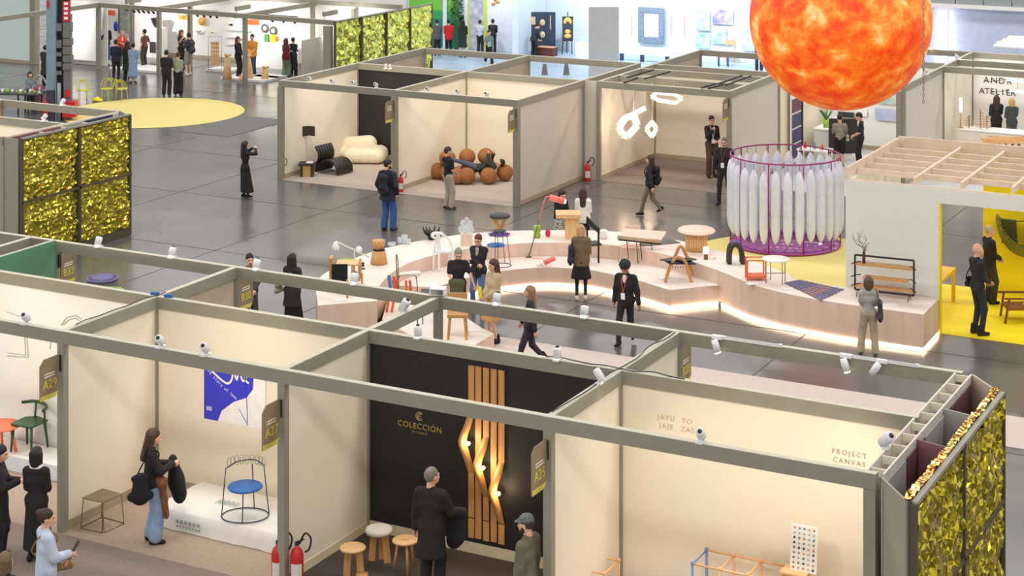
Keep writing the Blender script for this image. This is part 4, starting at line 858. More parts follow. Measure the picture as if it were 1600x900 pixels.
# cloth covered platform
q = [G(*p, 0) for p in ((246, 822), (386, 866), (452, 838), (310, 795))]
cb = [V3(-18.06, 22.17, 0), V3(-15.62, 22.17, 0), V3(-15.62, 23.62, 0), V3(-18.06, 23.62, 0)]
t = thing('cloth_platform', 'low platform wrapped in creased white printed cloth under the blue chair', 'platform', (-16.84, 22.9, 0))
M('cloth', (236, 232, 226), .8, var=.03, bump=.25, bscale=6); vs = []; fs = []; nx, ny = 44, 26; rnd = random.Random(9)
for j in range(ny + 1):
    for i in range(nx + 1):
        u, v = i / nx, j / ny; x = -18.15 + 2.62 * u; y = 22.06 + 1.44 * v
        xi, yi = min(max(x, -18.04), -15.64), min(max(y, 22.18), 23.38); dx, dy = x - xi, y - yi; dd = max(abs(dx), abs(dy)); fall = dd / .115
        z = .30 - .29 * fall; nz = noise.noise(V3(x * 3, y * 3, 1)) * .012
        vs.append(V3(xi + dx * (.35 + .25 * noise.noise(V3(x * 5, y * 5, 3)) * fall), yi + dy * (.35 + .3 * noise.noise(V3(x * 5, y * 5, 7)) * fall), max(.012, z + nz * (1 if fall == 0 else .3))))
for j in range(ny):
    for i in range(nx): a = j * (nx + 1) + i; fs.append((a, a + 1, a + nx + 2, a + nx + 1))
MB().add(vs, fs, True).build('cloth', MATS['cloth'], t, world=True); MB().box((-16.84, 22.78, .14), (2.36, 1.16, .27)).build('core', MATS['ply'], t, world=True)
M('print_grey', (150, 168, 160), .7)
for k in range(9): MB().box((-17.25 + k * .045, 22.75 + .03 * (k % 2), .318), (.012, .16, .004)).build('printed_mark', MATS['print_grey'], t, world=True)
for k in range(6): MB().box((-17.55 + k * .08, 22.118 - .0, .17), (.05, .006, .05)).build('printed_mark', MATS['print_grey'], t, world=True)
for k in range(8): MB().box((-17.55 + k * .06, 22.116 - .0, .10), (.035, .006, .03)).build('printed_mark', MATS['print_grey'], t, world=True)
g = G(383, 806, .31); t = thing('blue_seat_chair', 'wire chair with round blue seat and coiled backrest on the cloth platform', 'chair', g, AZ)
MB().lathe([(.26, .43), (.27, .445), (.26, .465), (.0001, .465)], 36).build('seat', MATS['blue'], t)
M('ink_wire', (44, 54, 78), .4); MB().tube([(.36 * math.cos(a * PI / 20) , .30 * math.sin(a * PI / 20), .008) for a in range(40)], .009, 6, True).build('foot_ring', MATS['ink_wire'], t)
for x, y, x1, y1, z1 in ((-.36, 0, -.30, .02, .72), (.36, .05, .27, .12, .74), (0, -.29, 0, -.2, .44), (.1, .29, .08, .2, .72)): MB().tube([(x, y, .008), (x1, y1, z1)], .009, 6).build('leg', MATS['ink_wire'], t)
MB().tube(spline([(-.30, .02, .72), (-.15, .26, .74), (.1, .28, .76), (.27, .12, .74)], 6), .009, 6).build('back_wire', MATS['ink_wire'], t)
for k in range(9):
    a = 2.7 - k * .27; cx_, cy_ = .3 * math.cos(a), .06 + .24 * math.sin(a)
    MB().tube([(cx_ + .03 * math.cos(b * PI / 5), cy_ + .0, .74 + .075 * math.sin(b * PI / 5) + .02) for b in range(10)], .005, 5, True).build('coil', MATS['steel'], t)
# --- black booth: lettering, slat lamp, stools
M('gold', (214, 180, 112), .35, metal=.6); M('bulb_glow', (255, 214, 150), .4, emit=9, ecol=(255, 206, 140))
ym = YB - .024; lx = PY(657, 668, YB).x
t = thing('wall_lettering', 'gold COLECCIÓN lettering with round emblem on the black wall', 'lettering', (lx, ym, 1.6))
text_mesh('COLECCIÓN', .125, frame_m(V3(lx, ym, KZ(1.60)), (1, 0, 0), (0, 0, 1)), MATS['gold'], t, 'name', spacing=1.12); text_mesh('ESTUDIO', .045, frame_m(V3(lx, ym, KZ(1.53)), (1, 0, 0), (0, 0, 1)), MATS['gold'], t, 'subtitle', spacing=1.6)
for r_, a0, a1 in ((.062, .7, 5.6), (.036, .7, 5.6)):
    pts = [V3(lx + r_ * math.cos(a0 + (a1 - a0) * i / 20), ym - .004, KZ(1.80) + r_ * math.sin(a0 + (a1 - a0) * i / 20)) for i in range(21)]; MB().tube(pts, .008, 6).build('emblem_arc', MATS['gold'], t, world=True)
MB().bar((lx - .03, ym - .004, KZ(1.80)), (lx + .03, ym - .004, KZ(1.80)), .012, .012).build('emblem_bar', MATS['gold'], t, world=True)
t = thing('slat_wall_lamp', 'tall wall lamp of five oak slats, three bulging around glowing bulbs', 'wall lamp', (-12.9, ym, .2))
sx = [PY(x, 700, YB).x for x in (738.5, 749.5, 761.5, 773.5, 785.5)]; bz = {0: PY(736, 687, YB).z, 2: PY(760, 725, YB).z, 4: PY(783, 765, YB).z}; sw = .098
for i, x in enumerate(sx):
    zc = .54 if i % 2 == 0 else .24
    segs = [(zc + .01, 2.82)] + ([(.24, zc - .01)] if i % 2 == 0 else [])
    if i in bz:
        zb0 = bz[i]; segs = [(zb0 + .42, 2.82), (zc + .01, zb0 - .48), (.24, zc - .01)]
        prof = spline([(0, .42, 0), (-.03, .25, .07), (-.075, .08, .15), (-.075, -.04, .16), (-.03, -.25, .09), (0, -.48, 0)], 6)
        vs = []
        for p in prof:
            for dx, tw in ((-sw / 2, 0), (sw / 2, 1)):
                for th in (0, .012): vs.append(V3(x + p.x + dx, ym - .012 - p.z * (1 - .55 * tw) - th, zb0 + p.y))
        fs = []
        for k in range(len(prof) - 1):
            a = k * 4; b = a + 4; fs += [(a, a + 2, b + 2, b), (a + 1, b + 1, b + 3, a + 3), (a, b, b + 1, a + 1), (a + 2, a + 3, b + 3, b + 2)]
        MB().add(vs, fs, True).build('bent_slat', MATS['oak'], t, world=True)
        MB().sphere((x + .015, ym - .14, zb0), .032, 14, 9).build('bulb', MATS['bulb_glow'], t, world=True)
        MB().bar((x + .03, ym - .02, zb0), (x + .02, ym - .11, zb0), .025, .025).build('bulb_holder', MATS['bronze'], t, world=True)
        l = bpy.data.lights.new('lamp_bulb', 'POINT'); l.energy = 5; l.color = (1, .72, .42); l.shadow_soft_size = .035
        lo = bpy.data.objects.new('bulb_light', l); COL.objects.link(lo); lo.parent = t; lo.location = V3(x + .02, ym - .19, zb0) - t.location
    for a, b in segs: MB().box((x, ym - .012, (a + b) / 2), (sw, .022, b - a)).build('slat', MATS['oak'], t, world=True)
M('wool', (214, 204, 192), .95, bump=.4, bscale=90)
for px_, py_, lab, mt in ((551, 905, 'round oak stool with bare pale top left of the padded stool', 'oak_light'), (592, 880, 'stool with thick grey padded wool top between two bare stools', 'wool'), (633, 893, 'round oak stool with bare top beside the person in black', 'oak_light')):
    g = G(px_, py_); t = thing('round_stool', lab, 'stool', g + V3(0, 0, .008), AZ)
    if mt == 'wool': MB().lathe([(.15, .43), (.19, .445), (.205, .475), (.195, .51), (.15, .525), (.0001, .525)], 32).build('padded_seat', MATS['wool'], t)
    else: MB().lathe([(.18, .43), (.19, .44), (.19, .455), (.18, .465), (.0001, .465)], 32).build('seat', MATS['oak_light'], t); 
    if px_ == 633: MB().box((.0, -.02, .467), (.10, .035, .006)).build('handle_slot', MATS['oak'], t)
    if px_ == 592 or px_ == 551:
        for a in ((-.1, 1.2, 2.6) if px_ == 592 else (.4, 2.4)): MB().bar((.13 * math.cos(a), .13 * math.sin(a), 0.002), (.09 * math.cos(a), .09 * math.sin(a), .43), .10, .03).build('slab_leg', MATS['oak'], t)
        if px_ == 551: MB().lathe([(.09, .0), (.09, .04)], 20, (.14, -.05, .05)).build('round_foot', MATS['oak'], t)
    else:
        for a in (.8, 2.9, 5.0): MB().tube([(.17 * math.cos(a), .17 * math.sin(a), 0.002), (.11 * math.cos(a), .11 * math.sin(a), .43)], .02, 8).build('leg', MATS['oak'], t)
# --- cream booth at the right: faint lettering, grid shelves, sample board
M('faint', (206, 188, 162), .6); M('taupe_ink', (172, 152, 130), .6)
t = thing('wall_lettering', 'faint beige JAYU lettering low on the cream wall', 'lettering', (-10.0, ym, 2.2))
for txt, x, z in (('JAYU', -10.12, 2.39), ('TO', -9.80, 2.39), ('JAJE', -10.12, 2.27), ('ZAS', -9.79, 2.27)): text_mesh(txt, .10, frame_m(V3(x * KF, ym, KZ(z)), (1, 0, 0), (0, 0, 1)), MATS['faint'], t, 'word', spacing=1.25)
t = thing('wall_lettering', 'taupe PROJECT CANVAS lettering on the cream wall near the end', 'lettering', (-7.4, ym, 2.2))
for txt, z in (('PROJECT', 2.33), ('CANVAS', 2.215)): text_mesh(txt, .095, frame_m(V3(-7.42 * KF, ym, KZ(z)), (1, 0, 0), (0, 0, 1)), MATS['taupe_ink'], t, 'word', spacing=1.35)
M('peach', (232, 180, 130), .5); M('pale_blue', (118, 138, 186), .5)
def grid_shelf(label, x0, y0, nx, dxs, dy, h, blue_left):
    t = thing('grid_shelf', label, 'shelf', (x0, y0, .008))
    for i in range(nx + 1):
        for j in (0, 1):
            mt = 'pale_blue' if (blue_left and i == 0) else 'peach'; p = V3(i * dxs, j * dy, 0)
            MB().tube([p, p + V3(0, 0, h)], .02, 8).build('upright', MATS[mt], t); MB().sphere(p + V3(0, 0, h + .01), .03, 10, 6).build('joint', MATS[mt], t)
        for z in (h, h * .55, h * .1): MB().tube([(i * dxs, 0, z), (i * dxs, dy, z)], .014, 6).build('cross_rod', MATS['pale_blue' if (blue_left and i == 0) else 'peach'], t)
    for j in (0, 1):
        for z in (h, h * .55, h * .1): MB().tube([(0, j * dy, z), (nx * dxs, j * dy, z)], .014, 6).build('long_rod', MATS['peach'], t)
    return t
a = PY(1082, 882, 22.85); grid_shelf('long peach rod grid shelf with pale blue end frame', a.x, 22.85, 3, .40, .52, max(.6, a.z), True)
a = PY(937, 876, 23.0); tt = grid_shelf('short peach rod grid shelf with a round white tray', a.x - .25, 22.6, 1, .5, .5, max(.55, a.z), False)
tr = thing('round_tray', 'round white tray resting inside the short peach shelf', 'tray', tt.location + V3(.2, .22, max(.55, a.z) * .55 + .015)); MB().lathe([(.0001, .0), (.2, .0), (.22, .03), (.2, .03), (.19, .012), (.0001, .012)], 28).build('tray', MATS['white'], tr)
c0 = PY(1240, 823, 23.27); c1 = PY(1281, 832, 23.27); c2 = PY(1236, 888, 23.17)
t = thing('sample_board', 'white board of coloured round samples leaning on the cream wall', 'sample board', (c2.x, 23.17, c2.z - .3))
hb = c0.z - c2.z + .08; fm2 = Matrix.Translation(V3(c2.x, 23.14, c2.z)) @ Matrix.Rotation(R(90 - 7), 4, 'X'); wb = c1.x - c0.x
MB().extr([(0, 0), (wb, 0), (wb, hb), (0, hb)], fm2, .02).build('board', MATS['white'], t, world=True)
cols = [(196, 120, 90), (120, 140, 130), (60, 50, 100), (214, 170, 120), (90, 100, 120), (40, 40, 50), (220, 140, 90), (160, 150, 140), (110, 120, 170), (190, 190, 180)]
for k, c_ in enumerate(cols): M('sample%d' % k, c_, .5)
for j in range(9):
    for i in range(5): MB().lathe([(.016, 0), (.016, .006), (.0001, .006)], 10).xf(fm2 @ Matrix.Translation(((i + .7) * wb / 5.4, (j + .7) * hb / 9.4, .02))).build('sample', MATS['sample%d' % ((i * 3 + j * 7 + i * j) % 10)], t, world=True)
t2 = thing('orange_stand', 'orange low stand under the sample board', 'stand', (c2.x + .08, 23.14, .008)); MB().box((0, 0, (c2.z - .02) / 2), (.3, .26, c2.z - .04)).build('block', MATS['oak'], t2, bevel=.01); MB().box((0, 0, c2.z - .015), (.36, .3, .025)).build('top', MATS['oak_light'], t2)
# --- fire extinguishers
M('ext_label', (224, 222, 214), .5)
def extinguisher(loc, label, h=.52):
    t = thing('fire_extinguisher', label, 'fire extinguisher', loc, AZ, group='fire extinguishers by booth posts'); k = h / .52
    MB().lathe([(.075 * k, 0), (.08 * k, .02 * k), (.08 * k, .36 * k), (.06 * k, .42 * k), (.025 * k, .45 * k), (.022 * k, .47 * k)], 18).build('cylinder', MATS['red'], t)
    lb = [(.0818 * k * math.sin(a), -.0818 * k * math.cos(a)) for a in (-.9, -.6, -.3, 0, .3, .6, .9)]; MB().add([(x, y, z) for z in (.1 * k, .27 * k) for x, y in lb], [(i, i + 1, i + 8, i + 7) for i in range(6)], True).build('paper_label', MATS['ext_label'], t)
    MB().box((0, 0, .49 * k), (.05 * k, .03 * k, .04 * k)).build('valve', MATS['charcoal'], t); MB().bar((-.02, 0, .51 * k), (.09 * k, 0, .545 * k), .02 * k, .012).build('handle', MATS['black'], t)
    MB().tube(spline([(.03 * k, 0, .49 * k), (.1 * k, -.01, .62 * k), (.17 * k, -.02, .56 * k), (.15 * k, -.03, .44 * k), (.1 * k, -.03, .40 * k)], 6), .012 * k, 8).build('hose', MATS['black'], t)
extinguisher(G(436, 912) + V3(-.02, 0, .008), 'red fire extinguisher beside the post, hose on the poster booth side', .62); extinguisher(G(464, 914) + V3(0, 0, .008), 'red fire extinguisher beside the post on the black booth side', .62)
extinguisher(G(440, 279), 'red fire extinguisher at the outer post of the black chair booth'); extinguisher(G(626, 300), 'red fire extinguisher between the two middle booths'); extinguisher(G(918, 283), 'red fire extinguisher with white label and big hose by the narrow panel', .6)
# --- flag signs
flag_sign(0, 'taupe flag sign A29 on the post by the white booth', (AC[1], YP), 'A29', z=2.14); flag_sign(0, 'taupe flag sign A27 on the post by the blue poster', (AC[2], YP), 'A27', z=2.08); flag_sign(0, 'taupe flag sign A25 on the post by the black booth', (AC[3], YP), 'A25', z=2.2)
flag_sign(0, 'taupe flag sign B32 at the end of the green wall', (AC[0] + .08, YC), 'B32', (0, 1), z=2.24); flag_sign(0, 'yellow-lit flag sign B30 behind the front row', (AC[1], YC), 'B30', (0, 1), z=2.29); flag_sign(0, 'taupe flag sign B28 behind the faintly lettered cream booth', (AC[3], YC), 'B28', (0, 1), z=2.2)
flag_sign(0, 'small flag sign on the post between black and ball rooms', (BC[1], YU), '', z=2.1, small=None); flag_sign(0, 'small flag sign on the outer post of the ball room', (BC[2], YU), '', z=2.15, small=None); flag_sign(0, 'small flag sign on the post of the pendant lamp booth', (GX1, GY0), '', z=2.2, small=None)
# ================================================================== spotlights
GP = 'white spotlights clamped to booth beams'
def onP(x): return PY(x, 600, YP).x
for x, lab in ((40, 'white spotlight on the beam over the green chair booth'), (250, 'white spotlight on the front beam over the poster booth, first of two'), (320, 'white spotlight on the front beam right above the blue poster'), (1095, 'chrome and white spotlight alone on the front beam of the lettered cream booth')):
    X = onP(x); spot(lab, (X, YP + .0, HF), (X - .4, YB, 1.2), 70, 120, group=GP)
spot('added out-of-view white spotlight brightening the green chair booth', (-22.2, YP, HF), (-22, YB, 1.2), 130, 125, group=GP)  # unseen spotlight, added to brighten the white booth's walls
yy = PX(1384, 690, AC[4] - .1).y; spot('white spotlight on the ribbed end wall', (AC[4] - .09, yy, HF + .0), (AC[4] - 2.4, YB, .8), 90, 125, group=GP, size=.07, length=.2)
yy = PX(935, 612, AC[3]).y; spot('white spotlight tilted over the partition beside the black booth', (AC[3] + .02, yy, HF), (AC[3] + 2.6, YP + .7, .4), 55, 125, group=GP, size=.055, length=.2)
for x, y, lab in ((650, 533, 'white spotlight on the black wall beam near the gold lettering'), (868, 570, 'white spotlight on the black wall beam past the oak slats')):
    X = PY(x, y, YB - .1).x; spot(lab, (X, YB - .04, HF), (X + .05, YB - .05, 1.0), 18, 70, group=GP)
for x, y, lab in ((155, 388, 'white spotlight on the rear beam beside the B32 sign'), (270, 405, 'white spotlight on the rear beam over the empty grey floor'), (402, 432, 'white spotlight on the rear beam above the B30 sign'), (555, 447, 'white spotlight on the rear beam in front of the timber armchair'), (777, 482, 'white spotlight on the rear beam in front of the person in camel skirt'), (914, 501, 'white spotlight on the rear beam in front of the walking person in suit')):
    X = PY(x, y, YC).x; spot(lab, (X, YC - .02, HF), (X + .1, YC - 1.2, .6), 24, 90, group=GP, size=.065)
yy = PX(632, 482, AC[2]).y; spot('white round spotlight on the cross beam beside the orange stool legs', (AC[2], yy, HF), (AC[2] - 1.2, yy, 1.2), 14, 90, group=GP, size=.07, length=.2)
b = V3(AC[2], YC, HF + .01); t = thing('flood_light', 'white square floodlight on the rear post top', 'spotlight', b, .3); MB().box((0, 0, .08), (.26, .2, .12)).build('housing', MATS['lampwhite'], t, bevel=.015); MB().box((0, -.101, .08), (.2, .01, .08)).build('glass', MATS['steel'], t)
for (x0, y0, x1, y1, lamps, lab) in ((1115, 531, 1222, 546, (1119,), 'white light track with one lit lamp on the rear beam'), (1312, 560, 1436, 578, (1320, 1376), 'white light track with two lamps on the rear beam near the end')):
    p, q = PY(x0, y0, YC - .08), PY(x1, y1, YC - .08); t = thing('light_track', lab, 'light track', (p.x, YC - .08, HF + .03)); MB().bar((p.x, YC - .08, HF + .03), (q.x, YC - .08, HF + .03), .05, .045).build('rail', MATS['lampwhite'], t, world=True); MB().bar((p.x + .2, YC - .08, HF + .055), (q.x - .05, YC - .08, HF + .055), .015, .004).build('slot', MATS['charcoal'], t, world=True)
    for lx_ in lamps:
        X = PY(lx_, y0 + 5, YC - .08).x; lit = lx_ != 1376
        MB().lathe([(.05, 0), (.055, -.1), (.05, -.19)], 14).xf(Matrix.Translation((X, YC - .16, HF)) @ Matrix.Rotation(R(-18 if lit else 35), 4, 'Y')).build('lamp_head', MATS['lampwhite'], t, world=True)
        MB().box((X + .03, YC - .11, HF + .03), (.16, .07, .05)).build('adapter', MATS['lampwhite'], t, world=True)
        if lit:
            MB().lathe([(.048, 0), (.048, .012), (.0001, .014)], 14).xf(Matrix.Translation((X, YC - .16, HF)) @ Matrix.Rotation(R(-18), 4, 'Y') @ Matrix.Translation((0, 0, -.205))).build('lit_lens', MATS['lens'], t, world=True)
            l = bpy.data.lights.new('track_bulb', 'SPOT'); l.energy = 30; l.spot_size = R(80); l.spot_blend = .9; l.color = (1, .9, .75); lo = bpy.data.objects.new('bulb', l); COL.objects.link(lo); lo.parent = t; lo.location = V3(X, YC - .17, HF - .22) - t.location
GU = 'white spotlights on the front beam of the middle block'
for k, x in enumerate((484, 519, 552, 587, 668, 715, 760)):
    X = PY(x, 130, YU).x; spot('small white spotlight on the beam of the black-walled middle booth' if k < 4 else 'small white spotlight on the beam of the ball room', (X, YU, 3.0), (X - .6, YV, 1.3), 70, 105, group=GU, size=.055)
for k, x in enumerate((604, 611)):
    X = PY(x, 125, YV - .05).x; spot('tiny white spotlight hanging before the black middle wall', (X, YV - .1, 2.9), (X, YV - .1, .5), 10, 80, group='tiny lamps before the black wall', size=.035, length=.1)
X = PY(52, 195, LYP).x; spot('white spotlight on the beam behind the left foil wall', (-32.3, LYB, 3.155), (-33, LYP, 1.0), 60, 110)
X = PY(98, 165, LYC).x; spot('white spotlight on the far beam of the left booth block', (X, LYC, 3.15), (X - .4, LYB, .6), 30, 100)
spot('white spotlight inside the left booth block', (-33.6, LYP, 3.155), (-33.6, LYB, 1.4), 60, 110)
# cables on the beam tops
rnd = random.Random(21)
for (p, q) in (((AC[3], YP + .1), (AC[3], YC - .1)), ((AC[1], YP + .3), (AC[1], YB + .2)), ((AC[3] - 1.2, YB), (AC[3] + 1.0, YB))):
    pts = [V3(p[0] + (q[0] - p[0]) * i / 9 + rnd.uniform(-.03, .03), p[1] + (q[1] - p[1]) * i / 9 + rnd.uniform(-.03, .03), HF + .017 + (rnd.random() * .03 if i % 3 == 1 else 0)) for i in range(10)]
    MB().tube(spline(pts, 4), .008, 5).solo('power_cable', MATS['cable'], {0: 'dark cable along the beam between black and lettered booths', 1: 'dark cable on the beam left of the poster booth', 2: 'dark cable along the rear wall beam at the crossing'}[0 if p[0] == AC[3] else (1 if p[0] == AC[1] else 2)], 'cable')
for (x, y, z) in ((AC[1] - .05, YB + .02, HF + .03), (AC[1] + .25, YB, HF + .03)): MB().box((x, y, z), (.14, .05, .05), rz=.3).solo('blue_plug', MATS['blue'], 'small blue plug connector on the beam crossing left of the poster', 'plug', group='blue plugs on the beam')
# ================================================================== middle booths
g = G(480, 275); t = thing('brass_side_table', 'small square side table with black top and brass base', 'table', g + V3(0, 0, .008), AZ); MB().box((0, 0, .17), (.34, .3, .34)).build('brass_base', MATS['gold'], t); MB().box((0, 0, .37), (.5, .45, .06)).build('top', MATS['dark_wood'], t); MB().box((-.16, -.02, .17), (.08, .34, .34)).build('dark_leg', MATS['dark_wood'], t); MB().box((.16, -.02, .17), (.08, .34, .34)).build('dark_leg', MATS['dark_wood'], t); MB().box((.08, 0, .41), (.2, .2, .02)).build('book', MATS['paper'], t)
g = G(493, 270); t = thing('arc_floor_lamp', 'floor lamp with dark folded shade on a thin curved pole', 'lamp', g + V3(0, 0, .008), AZ); s_ = (258 - YH) / CH
MB().lathe([(.14, 0), (.14, .02), (.02, .03)], 20).build('base', MATS['offwhite'], t); MB().tube(spline([(0, 0, .02), (0, 0, .5), (-.05, 0, .9), (-.2, 0, 1.15)], 5), .012, 6).build('pole', MATS['offwhite'], t)
for x, r_ in ((-.30, .45), (-.11, -.45)): MB().box((x, 0, 1.28), (.2, .03, .3), rz=r_).build('shade_leaf', MATS['dark_wood'], t)
M('leather', (34, 30, 28), .4, coat=.3)
g = G(521, 270); t = thing('ribbed_lounge_chair', 'black ribbed leather lounge chair with curved high back', 'chair', g + V3(0, 0, .008), AZ - .6)
def ribbed(prof, w, n, name):
    prof = spline(prof, 6)
    for k in range(n):
        y0 = -w / 2 + w * k / n; y1 = y0 + w / n - .012; vs = []; fs = []
        for p in prof: vs += [V3(p.x, y0, p.z), V3(p.x, y1, p.z)]
        for i in range(len(prof) - 1): fs.append((2 * i, 2 * i + 1, 2 * i + 3, 2 * i + 2))
        o = MB().add(vs, fs, True).build(name, MATS['leather'], t); so_ = o.modifiers.new('thick', 'SOLIDIFY'); so_.thickness = .07; so_.offset = 0; bv = o.modifiers.new('edge', 'BEVEL'); bv.width = .015; bv.segments = 2
ribbed([(-.42, 0, .03), (-.36, 0, .3), (-.30, 0, .45), (-.30, 0, .62), (-.42, 0, .82)], .75, 6, 'back_rib')
ribbed([(-.38, 0, .06), (-.22, 0, .3), (0, 0, .42), (.25, 0, .40), (.42, 0, .25), (.46, 0, .03)], .75, 6, 'seat_rib')
M('cream_fabric', (238, 226, 198), .9, bump=.15, bscale=60)
g = G(563, 252); t = thing('cream_sofa', 'low rounded cream modular sofa with bolster back', 'sofa', g + V3(.16, -.08, .008), AZ - .1)
V, Q = field_mesh([((-.35, -.25, .25), (.5, -.25, .25), .25, .25, (1, 1, .95)), ((-.35, .3, .25), (.5, .3, .25), .25, .25, (1, 1, .95)), ((-.35, 0, .25), (.5, 0, .25), .26, .26)], .04, .1, cuts=[((0, 0, -1), 0)]); mobj('seat', np_mesh('seat', V, Q, [MATS['cream_fabric']]), t)
V, Q = field_mesh([((-.55, .45, .45), (.1, .5, .5), .26, .26), ((-.7, .3, .25), (-.7, .5, .25), .2, .2)], .04, .1, cuts=[((0, 0, -1), 0)]); mobj('back_bolster', np_mesh('back', V, Q, [MATS['cream_fabric']]), t)
M('ball_brown', (158, 104, 58), .85, var=.08, scale=10, bump=.2, bscale=60)
bal = [(683, 281, 0), (711, 289, 0), (727, 289, 0), (761, 289, 0), (786.5, 284, 0), (699, 247, 1), (730, 245, 1), (759, 244, 1)]
low_b = []
for k, (x, yb, up_) in enumerate(bal + [(0, 0, 2)] * 3):
    if up_ == 1:
        Yd = 46.6
        while PY(x, yb, Yd).z > .69: Yd += .02
        p = PY(x, yb, Yd); g = V3(p.x, p.y, p.z - .25); low_b.append(V3(p.x + .02, p.y, .01))
    elif up_ == 2: g = low_b.pop()
    else: g = G(x, yb, 0) + V3(0, .1, .01)
    o = MB().sphere((0, 0, .25), .25, 28, 18, (1, 1, .97)).build('seat_ball', MATS['ball_brown'], None, loc=g)
    tag(o, 'round rust-brown fabric ball lying on the floor of the ball pile' if up_ != 1 else 'round rust-brown fabric ball heaped on top of the pile', 'ball', 'rust-brown balls in the middle booth')
for x, y in ((716, 279), (778, 278)): g = G(x, y + 4) + V3(0, -.2, .01); MB().tube(spline([g + V3(-.1, 0, .1), g + V3(0, -.02, .13), g + V3(.1, 0, .14)], 4), .02, 6).solo('violet_strap', MATS['violet'], 'short violet strap tying two brown balls', 'strap', group='straps between the brown balls')
# --- pendant lamps
M('lamp_paper', (255, 236, 218), .6, emit=.42, ecol=(255, 226, 204))
t = None
def pend(label, pts_px, Y, thick, zc=3.0, closed=True, w=.05):
    P = [PY(x, y, Y) for x, y in pts_px]; c = sum(P, Vector()) / len(P); t = thing('pendant_lamp', label, 'pendant lamp', c)
    n = len(P)
    for i in range(n if closed else n - 1):
        a, b = P[i], P[(i + 1) % n]; MB().bar(a, b, thick, w, up=(0, 1, 0)).build('light_bar', MATS['lamp_paper'], t, world=True)
    top = max(P, key=lambda v: v.z); MB().tube([top, V3(top.x, top.y, zc - .1)], .006, 5).build('cord', MATS['white'], t, world=True)
    l = bpy.data.lights.new('pendant_bulb', 'POINT'); l.energy = 7; l.color = (1, .76, .52); l.shadow_soft_size = .12; lo = bpy.data.objects.new('bulb', l); COL.objects.link(lo); lo.parent = t; lo.location = (0, -.25, -.0)
pend('glowing hexagon ring pendant lamp', [(967, 198), (978, 184), (990, 180), (996, 196), (981, 213), (972, 210)], 49.8, .2, w=.07)
pend('small glowing diamond ring pendant lamp', [(1010, 202), (1019, 190), (1026, 201), (1019, 214)], 50.4, .12)
pend('slanted short glowing bar pendant lamp', [(986, 180), (1008, 169)], 49.9, .14, closed=False, w=.12)
pend('wide glowing parallelogram pendant lamp near the roof beams', [(1018, 151), (1026, 145), (1053, 147), (1066, 154), (1056, 161), (1030, 157)], 50.3, .10, w=.08)
g = G(1104, 255); t = thing('white_counter', 'white counter in the pendant lamp booth', 'counter', (-19.75, 52.6, .008)); MB().box((0, 0, .5), (.7, .9, 1.0)).build('body', MATS['wall_cream'], t); MB().box((0, 0, 1.015), (.76, .96, .03)).build('top', MATS['white'], t)
# ================================================================== steel column with cabinets
M('column_blue', (128, 150, 164), .5); M('cabinet', (112, 112, 112), .5); M('dark_slate', (54, 60, 72), .6); M('sign_red', (196, 40, 52), .5)
c = G(95, 187); t = thing('steel_column', 'tall blue grey hall column stacked with grey electrical boxes and red signs', 'column', c, AZ); s_ = (187 - YH) / CH
def cp(x, y, d=0): return Vector(((x - 95) / s_, d, (187 - y) / s_))
def cbox(x0, y0, x1, y1, d0, d1, name, mat):
    a, b = cp(x0, y0), cp(x1, y1); MB().box(((a.x + b.x) / 2, (d0 + d1) / 2, (a.z + b.z) / 2), (abs(b.x - a.x), d1 - d0, abs(a.z - b.z))).build(name, MATS[mat], t)
z_top = 15.9; MB().box(((82 - 95) / s_, 0, z_top / 2 + .55), (15 / s_, .4, z_top - 1.1)).build('column_face', MATS['column_blue'], t); MB().box(((82 - 95) / s_, 0, .55), (15.5 / s_, .42, 1.1)).build('painted_foot', MATS['dark_slate'], t)
MB().box(((99 - 95) / s_, .12, z_top / 2), (18 / s_, .2, z_top)).build('column_web', MATS['black'], t); MB().box(((106 - 95) / s_, .02, 1.9), (11 / s_, .3, 3.8)).build('cabinet_run', MATS['cabinet'], t)
for y0, y1 in ((36, 48), (62, 74), (81, 87), (96, 103), (110, 116)): cbox(88, y0, 98, y1, -.18, 0, 'box', 'cabinet')
for y0, y1, x1 in ((35, 50, 113.5), (50, 58, 111), (60, 70, 114), (72, 84, 112), (86, 96, 114), (98, 108, 112)): cbox(100, y0, x1, y1, -.2, .1, 'box', 'cabinet')
cbox(99.5, 1, 110.5, 33, -.17, -.14, 'red_sign', 'sign_red'); cbox(75.5, 0, 79.5, 11, -.24, -.205, 'red_sign', 'sign_red'); cbox(103, 140, 111.5, 151, -.17, -.14, 'red_sign', 'sign_red')
for k in range(4): cbox(102, 3 + k * 7.5, 108, 7 + k * 7.5, -.19, -.171, 'pictogram', 'paper')
cbox(90, 110, 91.5, 187, -.3, -.25, 'pipe', 'steel'); MB().tube([cp(95, 187, -.25), cp(95, 128, -.25)], .07, 12).build('gas_bottle', MATS['column_blue'], t)
cbox(101, 157, 121, 181, -.35, .2, 'red_base', 'red'); cbox(71, 157, 78, 181, -.3, .2, 'red_base', 'red')
